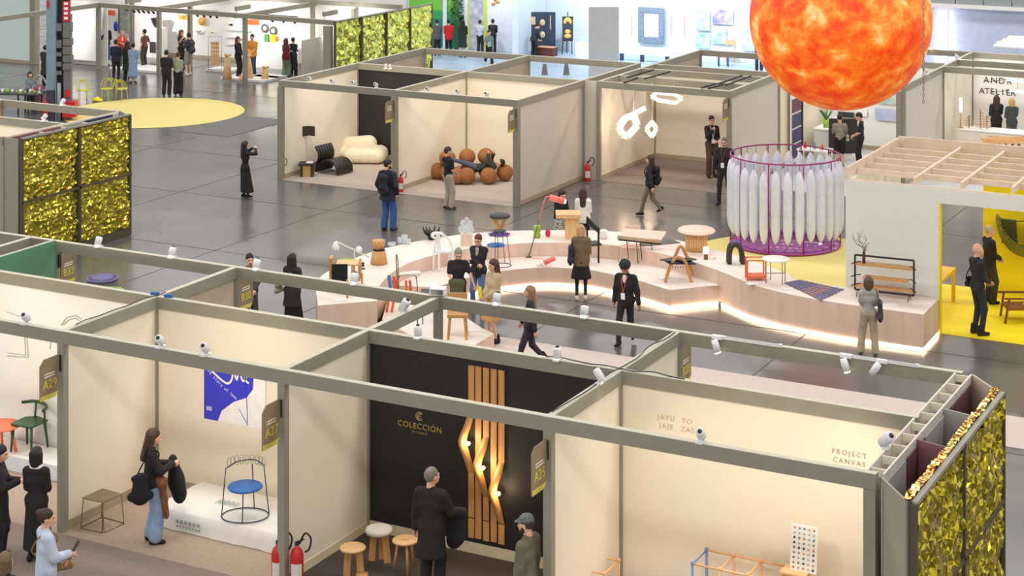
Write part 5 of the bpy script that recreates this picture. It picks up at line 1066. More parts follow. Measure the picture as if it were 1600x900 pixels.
# lacy yellow chairs
M('chair_lime', (206, 198, 60), .45)
def lace_chair(px_, py_, rz, label):
    t = thing('lace_chair', label, 'chair', G(px_, py_), AZ + rz, group='yellow open-backed chairs by the round carpet')
    MB().lathe([(.24, .44), (.25, .455), (.24, .47), (.0001, .47)], 20, sy=.95).build('seat', MATS['chair_lime'], t)
    for a in (.8, 2.35, 3.95, 5.5): MB().tube([(.23 * math.cos(a), .23 * math.sin(a), .0), (.19 * math.cos(a), .19 * math.sin(a), .45)], .016, 6).build('leg', MATS['chair_lime'], t)
    for w, h, d in ((.27, .38, .2), (.2, .3, .22), (.12, .36, .24)): MB().tube(spline([(-w, -.05 if w > .25 else .1, .46), (-w * .95, .12, .46 + h * .7), (-w * .4, d, .46 + h), (0, d + .01, .46 + h * .82), (w * .4, d, .46 + h), (w * .95, .12, .46 + h * .7), (w, -.05 if w > .25 else .1, .46)], 5), .014, 6).build('back_loop', MATS['chair_lime'], t)
lace_chair(130, 159, .4, 'yellow open-backed chair nearest the grey column'); lace_chair(167, 157, -.3, 'yellow open-backed chair between two others'); lace_chair(190, 157, 2.6, 'yellow open-backed chair nearest the pale blue coat')
V, Q = field_mesh([((-.12, 0, .05), (.12, 0, .05), .12, .12, (1, 1, .6)), ((0, 0, .1), (.02, 0, .13), .1, .06)], .03, .05, cuts=[((0, 0, -1), 0)]); o = mobj('yellow_pouffe', np_mesh('pouffe', V, Q, [MATS['yellow']]), None, G(152, 159) + Vector((0, 0, .016))); tag(o, 'small yellow pouffe on the floor before the lace chairs', 'pouffe')
# table of small pots
a, b = G(0, 176), G(68, 178); t = thing('long_table', 'long dark trestle table crowded with small pots', 'table', (a + b) / 2, math.atan2(b.y - a.y, b.x - a.x)); Lt = (b - a).length + .6
MB().box((-.3, 0, .74), (Lt, .8, .04)).build('top', MATS['charcoal'], t)
for x in (-Lt / 2 - .1, 0, Lt / 2 - .5):
    for y in (-.3, .3): MB().box((x, y, .36), (.05, .05, .72)).build('leg', MATS['charcoal'], t)
rnd = random.Random(8); wm = Matrix.Translation(t.location) @ t.rotation_euler.to_matrix().to_4x4(); M('pot_white', (220, 220, 216), .4); M('pot_grey', (120, 124, 128), .4)
for k in range(26):
    x = -Lt / 2 - .2 + (k // 2) * Lt / 13; y = (-.2, .18)[k % 2] + rnd.uniform(-.05, .05); h = rnd.uniform(.08, .2); r = rnd.uniform(.04, .07); mt = ('pot_white', 'pot_grey', 'lime', 'glass')[k % 4]
    MB().lathe([(r * .7, 0), (r, h * .5), (r * .8, h), (r * .7, h), (r * .6, .02)], 10, wm @ Vector((x, y, .762))).solo('small_pot', MATS[mt], {'pot_white': 'small white pot on the long dark table', 'pot_grey': 'small grey pot on the long dark table', 'lime': 'small lime green pot on the long dark table', 'glass': 'small glass pot on the long dark table'}[mt], 'pot', group='small pots on the long dark table')
t = thing('floor_machine', 'pinkish floor cleaning canister with curved hose by the column', 'machine', G(60, 168), AZ); M('dusty_pink', (150, 84, 96), .5)
MB().lathe([(.16, .1), (.19, .15), (.19, .75), (.15, .85)], 18).build('tank', MATS['dusty_pink'], t); MB().tube(spline([(0, 0, .85), (-.1, 0, 1.05), (.05, 0, 1.2), (.25, 0, 1.0), (.4, -.05, .6), (.5, -.1, .3)], 6), .035, 8).build('hose', MATS['steel'], t); MB().box((0, 0, .06), (.5, .4, .1)).build('base', MATS['charcoal'], t)
# crates and green baskets behind the front row
for k, (x, y, mt, lab, r) in enumerate(((133, 452, 'lime', 'round grey lidded basket with lime rim', .34), (160, 444, 'violet', 'taller round basket with grey violet lid', .33), (170, 456, 'leaf', 'round basket with green rim behind the white booth', .30))):
    g = G(x, y + 50, 0); g = G(x, y, .75); t = thing('round_basket', lab, 'basket', (g.x, g.y, 0.008)); h = .75 + .12 * (k == 1)
    MB().lathe([(r * .85, 0), (r, h * .6), (r, h)], 26).build('body', MATS['carpet_grey'], t); MB().tube([(r * math.cos(a * PI / 14), r * math.sin(a * PI / 14), h) for a in range(28)], .03, 6, True).build('rim', MATS['lime' if k != 1 else 'violet'], t); MB().lathe([(r * .8, h), (r * .7, h + .04), (r * .4, h + .02), (.0001, h + .03)], 24).build('lid', MATS['violet'] if k else MATS['cabinet'], t)
# ================================================================== stands at the back left: displays
def bx(name, label, cat, px_, py_, w, d, h, mat, z=0.0, rz=0.0, group=None, top=None):
    t = thing(name, label, cat, G(px_, py_, z), AZ * 0 + rz, group=group); MB().box((0, d / 2, h / 2 + .004), (w, d, h - .008)).build('body', MATS[mat], t); MB().box((0, d / 2, h + .004), (w + .02, d + .02, .015)).build('top', MATS[top or mat], t); return t
t = bx('low_platform', 'low white platform with a lounge figure in front of the white screen', 'platform', 133, 101, 2.2, .5, .22, 'white'); 
t = thing('curved_screen', 'white curved paper backdrop rising from the low platform', 'backdrop', (-53.8, 61.2, 0)); vs = []; n = 12
for i in range(n + 1): a = i / n * PI / 2; vs += [Vector((-1.2, -.35 * math.cos(a) , .25 + 2.4 * (1 - math.cos(a)) if i else .25)), Vector((1.2, -.35 * math.cos(a), .25 + 2.4 * (1 - math.cos(a)) if i else .25))]
o = MB().add(vs, [(2 * i, 2 * i + 1, 2 * i + 3, 2 * i + 2) for i in range(n)], True).build('sheet', MATS['wall_white'], t); m_ = o.modifiers.new('s', 'SOLIDIFY'); m_.thickness = .02
for (x0, y0, w, d, lab) in ((208, 112, 2.6, 1.4, 'low white platform under the seated visitors'), (340, 113, 1.3, 1.0, 'low white platform under the timber rack'), (378, 127, 2.2, 1.3, 'low white platform under the tall timber cones'), (412, 124, 1.2, .9, 'low white platform under the squat timber vessel')):
    bx('low_platform', lab, 'platform', x0, y0, w, d, .09, 'white')
def cone(px_, py_, w0, w1, htop, lab, z=.1):
    t = thing('timber_cone', lab, 'pedestal', G(px_, py_, z), AZ); s_ = (py_ - YH) / (CH - z); h = (py_ - htop) / s_
    MB().lathe([(w0 / s_, 0), ((w0 + w1) / 2 / s_, h * .5), (w1 / s_, h * .8), (w1 * .7 / s_, h * .86), (w1 * 1.1 / s_, h * .95), (w1 * .5 / s_, h)], 20).build('body', MATS['oak_light'], t)
    for a in (.3, 2.4, 4.5): MB().sphere((w1 * 1.2 / s_ * math.cos(a), w1 * 1.2 / s_ * math.sin(a), h * .95), w1 * .45 / s_, 10, 6).build('knob', MATS['oak'], t)
cone(355, 124, 7.5, 4, 84, 'tall turned timber cone with knobbed top on white platform'); cone(388, 122, 8, 4, 85, 'tall timber cone hidden partly by the frame post'); cone(376, 127, 2.6, 2, 117, 'short timber stub beside the tall cones'); cone(414, 123, 6, 4, 104, 'squat timber vessel with flared rim')
t = thing('timber_rack', 'woven timber panel hanging on a thin wire frame', 'rack', G(336, 110, .1), AZ); s_ = (110 - YH) / CH
for x in (-.28, .28): MB().tube([(x, 0, 0), (x, 0, 1.45)], .012, 6).build('wire_post', MATS['steel'], t)
for z in (1.45, .05): MB().tube([(-.28, 0, z), (.28, 0, z)], .012, 6).build('wire_rail', MATS['steel'], t)
for k in range(6): MB().box((0, -.03, .3 + k * .17), (.36, .03, .15)).build('woven_board', MATS['oak_light'], t)
yw = 65.26
def on_wall(name, label, cat, x0, y0, x1, y1, mat, Y=yw, th=.04):
    a, b = PY(x0, y0, Y - .02), PY(x1, y1, Y - .02); t = thing(name, label, cat, ((a.x + b.x) / 2, Y - .02, min(a.z, b.z))); return t, abs(b.x - a.x), abs(a.z - b.z)
M('gold_paper', (236, 186, 86), .5)
for k, (x, y, w, lab) in enumerate(((286, 28, 20, 'large folded ochre paper wall lamp like a bird'), (316, 33, 14, 'round ochre fan wall lamp'), (294, 50, 5, 'small pale gold star wall lamp'), (331, 51, 5, 'small gold star wall lamp above the rack'), (310, 51, 14, 'white curved wing wall lamp'), (360, 39, 8, 'small black and ochre bird wall lamp'))):
    p = PY(x, y, yw - .1); s_ = F / (-p.x * sA + p.y * cA); t = thing('paper_wall_lamp', lab, 'wall lamp', p); r = w / s_ / 2; mt = 'white' if k == 4 else 'gold_paper'
    if k in (1,):
        for j in range(9): a = -1.6 + j * .4; MB().add([(0, .05, 0), (r * math.cos(a), -.03 * (j % 2), r * math.sin(a)), (r * math.cos(a + .4), -.03 * ((j + 1) % 2), r * math.sin(a + .4))], [(0, 1, 2)]).build('fold', MATS[mt], t)
        MB().lathe([(r * .95, 0), (r, .03), (r * .95, .06), (.0001, .06)], 20).xf(Matrix.Rotation(R(90), 4, 'X')).build('disc', MATS[mt], t)
    else:
        for s in (-1, 1):
            MB().add([(0, 0, -r * .25), (0, -.12, r * .3), (s * r, -.02, r * .65), (s * r * .9, .04, -r * .35), (0, .08, 0)], [(0, 1, 2, 3), (0, 3, 4), (1, 4, 2), (2, 4, 3), (0, 4, 1)]).build('wing', MATS[mt if not (k == 5 and s > 0) else 'charcoal'], t)
t, w, h = on_wall('red_sign_board', 'orange red stand name board high on the wall left', 'sign', 160, 15, 180, 24, 'orange'); MB().box((0, -.02, h / 2), (w, .04, h)).build('board', MATS['orange'], t)
t, w, h = on_wall('red_sign_board', 'orange red stand name board above the jumper person', 'sign', 388, 30, 405, 39, 'orange'); MB().box((0, -.02, h / 2), (w, .04, h)).build('board', MATS['orange'], t)
M('slate_disc', (90, 88, 86), .6)
for x, y, lab in ((415, 44, 'grey round wall plate with dark centre, the higher one'), (428, 48, 'grey round wall plate with dark centre beside the post')):
    p = PY(x, y, yw); t = thing('wall_plate', lab, 'wall plate', p + Vector((0, -.03, 0))); MB().lathe([(.20, 0), (.2, .03), (.12, .04), (.0001, .03)], 24).xf(Matrix.Rotation(R(90), 4, 'X')).build('disc', MATS['slate_disc'], t); MB().lathe([(.1, .04), (.1, .05), (.0001, .05)], 16).xf(Matrix.Rotation(R(90), 4, 'X')).build('centre', MATS['offwhite'], t)
t = thing('white_counter', 'long white counter in front of the pale stand wall', 'counter', (PY(428, 100, 64.5).x, 64.4, 0)); MB().box((0, 0, .55), (2.3, .6, 1.1)).build('body', MATS['white'], t)
for k, (x, mt, lab) in enumerate(((417, 'leaf', 'green lettering block on the white counter'), (427, 'yellow', 'yellow lettering block on the white counter'), (433, 'orange', 'small orange block on the white counter'))):
    p = PY(x, 70, 64.3); MB().box((p.x, 64.3, 1.1 + .17), (.22 if k < 2 else .1, .1, .34 if k < 2 else .2)).solo('letter_block', MATS[mt], lab, 'block')
for k, (x, y, x1, y1) in enumerate(((357, 46, 393, 47), (357, 57, 382, 58), (358, 68, 366, 69))):
    a, b = PY(x, y, yw - .05), PY(x1, y1, yw - .05); MB().bar(a + Vector((0, -.08, 0)), Vector((b.x, b.y - .08, a.z)), .16, .03).solo('wall_shelf', MATS['white'], ['upper thin white wall shelf', 'middle thin white wall shelf', 'lowest short white wall shelf'][k] + ' behind the person in black', 'shelf')
# white display case with black vase
t = bx('display_pillar', 'white display pillar with dark speaker grille', 'pillar', 239, 91, .85, .5, 1.35, 'white'); MB().box((0, -.01, .5), (.35, .02, .5)).build('grille', MATS['charcoal'], t)
g = G(239, 91) + Vector((0, .25, 1.37)); t = thing('faceted_vase', 'black faceted flaring vase on the white display pillar', 'vase', g); MB().lathe([(.1, 0), (.2, .2), (.28, .42), (.22, .42), (.1, .1)], 7, smooth=False).build('body', MATS['black'], t)
t, w, h = on_wall('tall_picture', 'tall dark green grey picture behind the red jacket', 'picture', 187, 12, 202, 52, 'leaf', Y=64.9); M('moss_print', (96, 102, 96), .6, c2=(140, 144, 136), scale=8); MB().box((0, -.03, h / 2), (w, .04, h)).build('print', MATS['moss_print'], t); MB().box((-w / 2, -.03, h / 2), (.05, .06, h + .05)).build('frame_edge', MATS['black'], t)
t, w, h = on_wall('round_poster', 'small oval blue badge poster on the white wall', 'poster', 178, 33, 184, 49, 'poster_blue'); MB().lathe([(w / 2, 0), (w / 2, .02), (.0001, .02)], 20, sy=h / w).xf(Matrix.Translation((0, 0, h / 2)) @ Matrix.Rotation(R(90), 4, 'X')).build('print', MATS['poster_blue'], t)
S_ = SB
M('teal', (110, 166, 160), .5); t, w, h = on_wall('teal_banner', 'narrow teal banner strip beside the person in jeans', 'banner', 147, 39, 153, 87, 'teal', Y=61.25); MB().box((0, -.02, h / 2), (w, .02, h)).build('cloth', MATS['teal'], t)
# track lights, black
for k, (x0, y0, x1, y1, Y, n) in enumerate(((202, 8, 240, 12, 62.0, 5), (300, 12, 340, 21, 63.5, 4), (413, 22, 465, 27, 63.0, 3), (595, 3, 628, 5, 67.0, 3))):
    a, b = PY(x0, y0, Y), PY(x1, y1, Y); b.z = a.z = min(2.95, (a.z + b.z) / 2); t = thing('black_light_track', ['black light track with five lamps over the seated visitors', 'black light track with four lamps over the paper birds', 'black light track with three lamps by the round plates', 'black light track with three lamps behind the pale foil wall'][k], 'light track', a); MB().bar(a, b, .04, .04).build('rail', MATS['black'], t, world=True)
    for i in range(n): p = a.lerp(b, (i + .5) / n); MB().tube([p + Vector((0, 0, -.03)), p + Vector((.02, -.02, -.12)), p + Vector((.1, .1, -.3))], [.02, .05, .05], 10).build('lamp_head', MATS['black'], t, world=True)
    MB().tube([a + Vector((.1, 0, 0)), Vector((a.x + .1, a.y, 3.6))], .006, 5).build('hanger', MATS['black'], t, world=True)
for k, (x, y, z, pw_, yy) in enumerate(((-52.5, 62.6, 2.8, 900, 65), (-46.5, 62.6, 2.8, 1000, 65), (-42, 62.6, 2.8, 800, 65), (-54, 59.6, 2.8, 500, 61))):
    sl = spot(['black spotlight over the seated visitors', 'black spotlight over the paper bird wall', 'black spotlight over the white counter', 'black spotlight in front of the curved white screen'][k], (x, y, z - .5), (x, yy, 1.3), pw_ * .42, 125, (1, .96, .9), mat='black')
    MB().tube([(0, 0, .1), (0, 0, .31)], .012, 6).build('drop_rod', MATS['black'], sl)
    S_.beam((x, y), (x, y + .9), z=z)
# slatted bench and green garment near the pale foil wall
t = thing('slatted_stand', 'stack of pale slatted frames at the foot of the foil wall', 'rack', G(488, 106), AZ)
for k in range(6): MB().box((0, .1 * k, .12 + .09 * k), (.7, .06, .03)).build('slat', MATS['offwhite'], t)
for x in (-.3, .3): MB().bar((x, -.05, .0), (x, .55, .66), .03, .03).build('rail', MATS['steel'], t)
M('emerald', (20, 130, 74), .7); t = thing('hanging_coat', 'emerald green coat hanging on the stand', 'coat', G(478, 96) + Vector((0, 0, 0)), AZ); V, Q = field_mesh([((0, 0, .35), (0, 0, 1.45), .13, .1, (1, .6, 1))], .04, .03); mobj('cloth', np_mesh('c', V, Q, [MATS['emerald']]), t); MB().tube([(0, 0, 1.5), (0, 0, 1.75), (.25, 0, 1.75), (.25, 0, .0)], .012, 6).build('hanger_rail', MATS['steel'], t)
# ================================================================== far end, middle
M('green_top', (120, 196, 70), .6); M('green_mid', (60, 160, 90), .6); M('green_low', (24, 128, 108), .6); M('stripe_lime', (196, 210, 80), .6); M('wall_pale', (226, 228, 238), .6); M('poster_grey', (206, 206, 216), .6, kind='voronoi', scale=3, c2=(150, 150, 166)); M('foliage', (64, 110, 54), .7, c2=(30, 64, 28), scale=9)
t = thing('graphic_wall', 'far stand wall graded from lime to teal green with pale stripes', 'stand wall', (-41, 73.1, 0)); Yg = 73.6
gx = lambda x: PY(x, 50, Yg).x; gz = lambda y: PY(700, y, Yg).z
for y0, y1, mt in ((-60, 17, 'green_top'), (17, 30, 'green_mid'), (30, 100, 'green_low')): MB().box(((gx(640) + gx(716)) / 2, Yg, (max(0.004, gz(y1)) + gz(y0)) / 2), (gx(716) - gx(640), .08, gz(y0) - max(0.004, gz(y1)))).build('colour_band', MATS[mt], t, world=True)
for x0, x1, mt, Y in ((694, 700, 'wall_pale', Yg - .1), (727, 734, 'wall_pale', Yg - .1), (733, 736, 'stripe_lime', Yg - .12), (736, 759, 'poster_grey', Yg - .1), (758, 763, 'stripe_lime', Yg - .12), (763, 812, 'wall_pale', Yg - .08)): MB().box(((gx(x0) + gx(x1)) / 2, Y, 2.6), (gx(x1) - gx(x0), .06, 5.18)).build('upright_panel', MATS[mt], t, world=True)
t = thing('plant_column', 'tall column of green foliage at the graded green wall', 'plant', (gx(719), Yg - .3, 0)); MB().tube([(0, 0, 0), (0, 0, 4.8)], .12, 8).build('core', MATS['leaf'], t); rnd = random.Random(6); mb = MB()
for k in range(420): a = rnd.uniform(0, 6.28); z = rnd.uniform(.6, 4.8); r = .2 + .12 * rnd.random(); p = Vector((r * math.cos(a), r * math.sin(a), z)); d = Vector((rnd.uniform(-1, 1), rnd.uniform(-1, 1), rnd.uniform(-.6, .6))).normalized() * .1; e = d.orthogonal().normalized() * .04; mb.add([p - d, p + e, p + d, p - e], [(0, 1, 2, 3)])
tag(mb.build('leaves', MATS['foliage'], t), kind='stuff')
t = thing('television', 'black flat screen on a white stand at the far wall', 'television', G(733, 76)); MB().box((0, 0, 1.25), (1.0, .06, .62)).build('screen', MATS['black'], t); MB().box((0, .04, .5), (.1, .06, 1.0)).build('pole', MATS['white'], t); MB().box((0, 0, .02), (.6, .4, .03)).build('base', MATS['white'], t)
t = thing('globe_floor_lamp', 'thin floor lamp with dark globe and white globe', 'lamp', G(790, 80)); MB().tube([(0, 0, 0), (0, 0, 1.1)], .02, 6).build('pole', MATS['darksteel'], t); MB().sphere((0, 0, 1.05), .09, 12, 8).build('dark_globe', MATS['maroon'], t); MB().sphere((0, 0, .5), .12, 12, 8).build('white_globe', MATS['glow'], t); MB().lathe([(.16, 0), (.16, .02), (.02, .03)], 16).build('base', MATS['darksteel'], t)
t = thing('copper_pendant', 'cluster of small copper globe pendants at the far stand', 'pendant lamp', PY(774, 3, 71.5)); 
for dx, dz in ((-.1, -.1), (.12, 0), (0, .12)): MB().sphere((dx, 0, dz), .1, 12, 8).build('globe', MATS['gold'], t)
MB().tube([(0, 0, .1), (0, 0, 6)], .01, 5).build('cord', MATS['black'], t)
# dark folding screen with medallions, box, easel
t = thing('folding_screen', 'dark blue folding screen with round medallions', 'screen', G(846, 82), AZ); M('screen_blue', (52, 66, 88), .5); s_ = (82 - YH) / CH; M('brocade', (206, 170, 110), .5, c2=(240, 226, 190), scale=30)
for x0, x1, r_ in ((-21, 4, .12), (4, 22, -.2)): MB().box(((x0 + x1) / 2 / s_, 0, .94), ((x1 - x0) / s_, .05, 1.86), rz=r_).build('leaf', MATS['screen_blue'], t)
for x, z in ((1.5, 47 / s_), (1.5, 28 / s_)): MB().lathe([(4.2 / s_, 0), (4.2 / s_, .03), (.0001, .03)], 20, sy=1.25).xf(Matrix.Translation((x / s_, -.06, z)) @ Matrix.Rotation(R(90), 4, 'X')).build('medallion', MATS['brocade'], t)
MB().box((-13 / s_, -.08, 50 / s_), (7 / s_, .03, 12 / s_)).build('square_ornament', MATS['brocade'], t); MB().box((14 / s_, -.07, 47 / s_), (1.6 / s_, .02, 22 / s_)).build('tassel', MATS['brocade'], t)
t = bx('wooden_chest', 'dark red wooden chest with pale top at the folding screen', 'chest', 851, 88, .82, .5, .4, 'maroon', top='peach')
t = thing('easel', 'black easel holding a dark picture of a gilded ornament', 'easel', G(887, 85), AZ); s_ = (85 - YH) / CH
for x0, x1 in ((-9, -5), (7, 5)): MB().bar((x0 / s_, -.05, 0), (x1 / s_, 0, 58 / s_), .04, .03).build('leg', MATS['black'], t)
MB().bar((-1 / s_, .35, 0), (0, 0, 66 / s_), .04, .03).build('leg', MATS['black'], t); MB().box((0, -.06, 22 / s_), (16 / s_, .08, .05)).build('ledge', MATS['black'], t)
MB().box((0, -.06, 41 / s_), (17 / s_, .03, 37 / s_)).build('picture', MATS['dark_slate'], t)
for k in range(7): a = .5 + k * .36; MB().sphere((5 * math.cos(a) / s_, -.09, (48 + 7 * math.sin(a)) / s_), .08, 10, 6, (.8, .3, 1.3)).build('gilded_leaf', MATS['gold_paper'], t)
MB().sphere((0, -.09, 36 / s_), .13, 12, 8, (1, .3, .8)).build('gilded_boss', MATS['gold_paper'], t); MB().sphere((0, -.09, 29 / s_), .15, 12, 8, (1.1, .3, .7)).build('gilded_boss', MATS['gold_paper'], t)
a = G(943.5, 118); t = thing('partition_screen', 'tall plain grey panel standing in front of the blue white stand', 'panel', a, AZ); s_ = (118 - YH) / CH; M('panel_grey', (190, 190, 190), .6); MB().box((0, .1, 107 / s_ / 2), (47 / s_, .16, 107 / s_ - .01)).build('board', MATS['panel_grey'], t); MB().box((0, .06, .05), (47 / s_ + .02, .3, .08)).build('foot', MATS['panel_grey'], t)
Yb = 75.4
t, w, h = on_wall('ornate_frame', 'large ornate grey blue frame around a white text sheet', 'frame', 998, 10, 1039, 69, 'tile_grey', Y=Yb); M('frame_blue', (124, 138, 156), .5, bump=.6, bscale=12, var=.25, scale=10); fwid = .22 * w
for c, d in (((0, -.06, fwid / 2), (w, .1, fwid)), ((0, -.06, h - fwid / 2), (w, .1, fwid)), ((-w / 2 + fwid / 2, -.06, h / 2), (fwid, .1, h - 2 * fwid)), ((w / 2 - fwid / 2, -.06, h / 2), (fwid, .1, h - 2 * fwid))): MB().box(c, d).build('moulding', MATS['frame_blue'], t, bevel=.03)
MB().box((0, -.02, h / 2), (w - fwid, .03, h - fwid)).build('sheet', MATS['paper'], t)
for k in range(5): MB().box((0, -.04, h * (.36 - .045 * k)), (w * (.32 if k % 2 else .4), .006, .02)).build('text_line', MATS['tile_grey'], t)
M('art_sea', (140, 164, 196), .6, c2=(214, 222, 236), scale=3); M('art_pop', (60, 90, 190), .6, c2=(240, 214, 206), scale=2.2); M('art_green', (90, 170, 150), .6, c2=(238, 240, 240), scale=2.4); M('art_path', (110, 160, 140), .6, c2=(226, 240, 240), scale=3.5); M('art_violet', (160, 170, 212), .6, c2=(220, 224, 244), scale=1.6)
for x0, y0, x1, y1, mt, lab in ((1088, 14, 1110, 48, 'art_sea', 'blue grey sea picture, tallest on the blue white wall'), (1114, 15, 1146, 39, 'art_pop', 'wide blue and pink picture on the blue white wall'), (1088, 51, 1110, 76, 'art_green', 'white and green picture below the sea picture'), (1114, 42, 1136, 69, 'art_path', 'green garden path picture on the blue white wall'), (1160, 18, 1184, 80, 'art_violet', 'large violet blue picture beside the orange sphere')):
    t, w, h = on_wall('picture', lab, 'picture', x0, y0, x1, y1, mt, Y=Yb); MB().box((0, -.03, h / 2), (w, .04, h)).build('canvas', MATS[mt], t)
for x, wh in ((1049, 'right beside the ornate frame'), (1070, 'beside the sea picture'), (988, 'between grey panel and ornate frame')): p = PY(x, 40, Yb); t = thing('red_tassel', 'thin red strip hanging ' + wh, 'tassel', p + Vector((0, -.05, -.45)), group='red strips on the blue white wall'); MB().box((0, 0, .45), (.035, .02, .9)).build('strip', MATS['pink'], t)
t = thing('bench_rail', 'long low bench rail with dark legs along the blue white stand', 'bench', G(1010, 97), 0); MB().box((0, 0, .36), (3.3, .3, .05)).build('seat', MATS['offwhite'], t)
for x in (-1.2, -.2, 1.0): MB().box((x, 0, .17), (.1, .25, .33)).build('leg', MATS['screen_blue'], t)
for x, y, lab in ((851, 117, 'grey wedge block left of its twin on the pale floor'), (885, 117, 'grey wedge block nearer the tall grey panel')):
    t = thing('wedge_block', lab, 'block', G(x, y), AZ); MB().add([(-.14, -.1, 0), (.14, -.1, 0), (.14, .1, 0), (-.14, .1, 0), (-.07, -.05, .46), (.07, -.05, .46), (.07, .05, .46), (-.07, .05, .46)], [(3, 2, 1, 0), (4, 5, 6, 7), (0, 1, 5, 4), (1, 2, 6, 5), (2, 3, 7, 6), (3, 0, 4, 7)]).build('block', MATS['cabinet'], t)
t = bx('table', 'dark legged table with white top near the grey panel', 'table', 915, 90, 1.0, .5, .65, 'white'); MB().box((.3, -.02, .3), (.12, .1, .6)).build('leg', MATS['dark_wood'], t)
def simple_chair(px_, py_, lab, mt, mt2, h=.85):
    t = thing('chair', lab, 'chair', G(px_, py_), AZ)
    for x in (-.2, .2): MB().box((x, -.2, .22), (.04, .04, .44)).build('leg', MATS[mt], t); MB().box((x, .2, h / 2), (.04, .04, h)).build('leg', MATS[mt], t)
    MB().box((0, 0, .45), (.46, .46, .05)).build('seat', MATS[mt2], t); MB().box((0, .2, h - .12), (.4, .03, .2)).build('backrest', MATS[mt], t)
simple_chair(1130, 104, 'blue legged chair with red seat at the far stand', 'screen_blue', 'crimson', .6); simple_chair(1142, 98, 'pale wooden chair behind the red seat chair', 'peach', 'offwhite', 1.0); simple_chair(1110, 90, 'dark small chair under the green picture', 'screen_blue', 'screen_blue', .6)
for k, (x, y, z, tx) in enumerate(((-34, 72.5, 4.4, -34), (-29, 72.5, 4.4, -28.5), (-24, 72.5, 4.4, -24), (-39.5, 70.5, 4.4, -40))):
    spot(['cool white floodlight over the easel', 'cool white floodlight over the ornate frame', 'cool white floodlight over the wall of pictures', 'cool white floodlight over the graded green wall'][k], (x, 70.85 if k < 3 else 70.8, 4.61), (tx, 75.5, 1.5), 900 if k < 3 else 350, 125, (.80, .9, 1.0), size=.12, length=.25)
# ================================================================== picture gallery and lettered booth
t = thing('print_stand', 'tall banner stand with four stacked city prints', 'display stand', (-18.72, 54.2, 0)); M('print_city', (90, 84, 120), .6, c2=(60, 70, 110), scale=5); M('print_red', (150, 70, 90), .6, c2=(70, 60, 90), scale=5)
MB().box((.0, .35, 1.4), (.05, .95, 2.7)).build('board', MATS['paper'], t)
for k in range(4): MB().box((.035, .35, 1.85 - k * .48), (.02, .85, .42)).build('print', MATS['print_red' if k == 0 else 'print_city'], t)
MB().box((.02, .9, 1.4), (.06, .1, 2.7)).build('edge_post', MATS['black'], t)
g = G(1262, 245); t = thing('white_desk', 'white desk with drawers in the picture gallery', 'desk', (-18.2, 56.4, 0)); MB().box((0, 0, .45), (.7, 1.1, .88)).build('body', MATS['white'], t); MB().box((0, 0, .9), (.76, 1.16, .03)).build('top', MATS['white'], t)
for k in range(3): MB().box((.36, 0, .2 + k * .25), (.02, .9, .2)).build('drawer', MATS['offwhite'], t)
t = thing('potted_plant', 'small leafy plant in lime pot on the gallery desk', 'plant', (-18.25, 56.2, .917)); MB().lathe([(.09, 0), (.12, .25), (.1, .25), (.08, .03)], 14).build('pot', MATS['lime'], t); rnd = random.Random(12)
for k in range(12): a = rnd.uniform(0, 6.28); l_ = rnd.uniform(.15, .4); MB().add([(0, 0, .2), (.5 * l_ * math.cos(a) + .03, .5 * l_ * math.sin(a), .25 + l_ * .8), (l_ * math.cos(a) * .8, l_ * math.sin(a) * .8, .25 + l_), (.5 * l_ * math.cos(a) - .03, .5 * l_ * math.sin(a), .25 + l_ * .75)], [(0, 1, 2, 3)]).build('leaf', MATS['leaf'], t)
t = thing('prism_card', 'blue and white triangular card stand on the gallery desk', 'card', (-18.1, 56.75, .917)); MB().prism([(-.12, -.14), (.12, -.14), (.0, .12)], 0, .26).build('card', MATS['paper'], t); MB().box((.0, -.145, .13), (.14, .01, .16)).build('blue_print', MATS['poster_blue'], t)
t = thing('black_television', 'large black screen leaning low in the gallery', 'television', (-17.6, 55.9, 0), .5); MB().box((0, 0, .75), (.9, .12, 1.1)).build('screen', MATS['charcoal'], t); MB().box((0, 0, .1), (.6, .5, .18)).build('stand', MATS['white'], t)
t = thing('white_table', 'white table with small coloured samples by the balloon ring', 'table', (-17.7, 53.4, 0)); MB().box((0, 0, .72), (1.0, .6, .04)).build('top', MATS['white'], t)
for x in (-.45, .45):
    for y in (-.25, .25): MB().box((x, y, .35), (.04, .04, .7)).build('leg', MATS['white'], t)
for k, (dx, mt, lab) in enumerate(((-.3, 'red', 'small red bottle on the gallery table'), (.0, 'teal', 'small teal bottle on the gallery table'), (.25, 'orange', 'small orange bottle on the gallery table'))): MB().lathe([(.04, 0), (.05, .06), (.03, .14), (.015, .2)], 10, (-17.7 + dx, 53.35, .742)).solo('small_bottle', MATS[mt], lab, 'bottle')
Yq = 57.86
for x0, y0, x1, y1, mt, lab in ((1310, 174, 1335, 184, 'charcoal', 'small dark picture under the orange sphere'), (1368, 168, 1408, 190, 'art_violet', 'wide pale blue picture in the gallery'), (1372, 143, 1408, 164, 'art_green', 'teal picture above the pale blue one'), (1340, 170, 1355, 182, 'paper', 'small white print beside the dark picture')):
    t, w, h = on_wall('picture', lab, 'picture', x0, y0, x1, y1, mt, Y=Yq); MB().box((0, -.03, h / 2), (w, .04, h)).build('canvas', MATS[mt], t)
spot('white spotlight over the picture gallery wall', (-16.8, 57.9, 3.0), (-16.5, 55.5, .8), 120, 120, (1, .97, .92)); spot('white spotlight on the gallery side beam', (-18.9, 55.4, 3.0), (-16.8, 57.5, 1.4), 160, 120, (1, .97, .92))
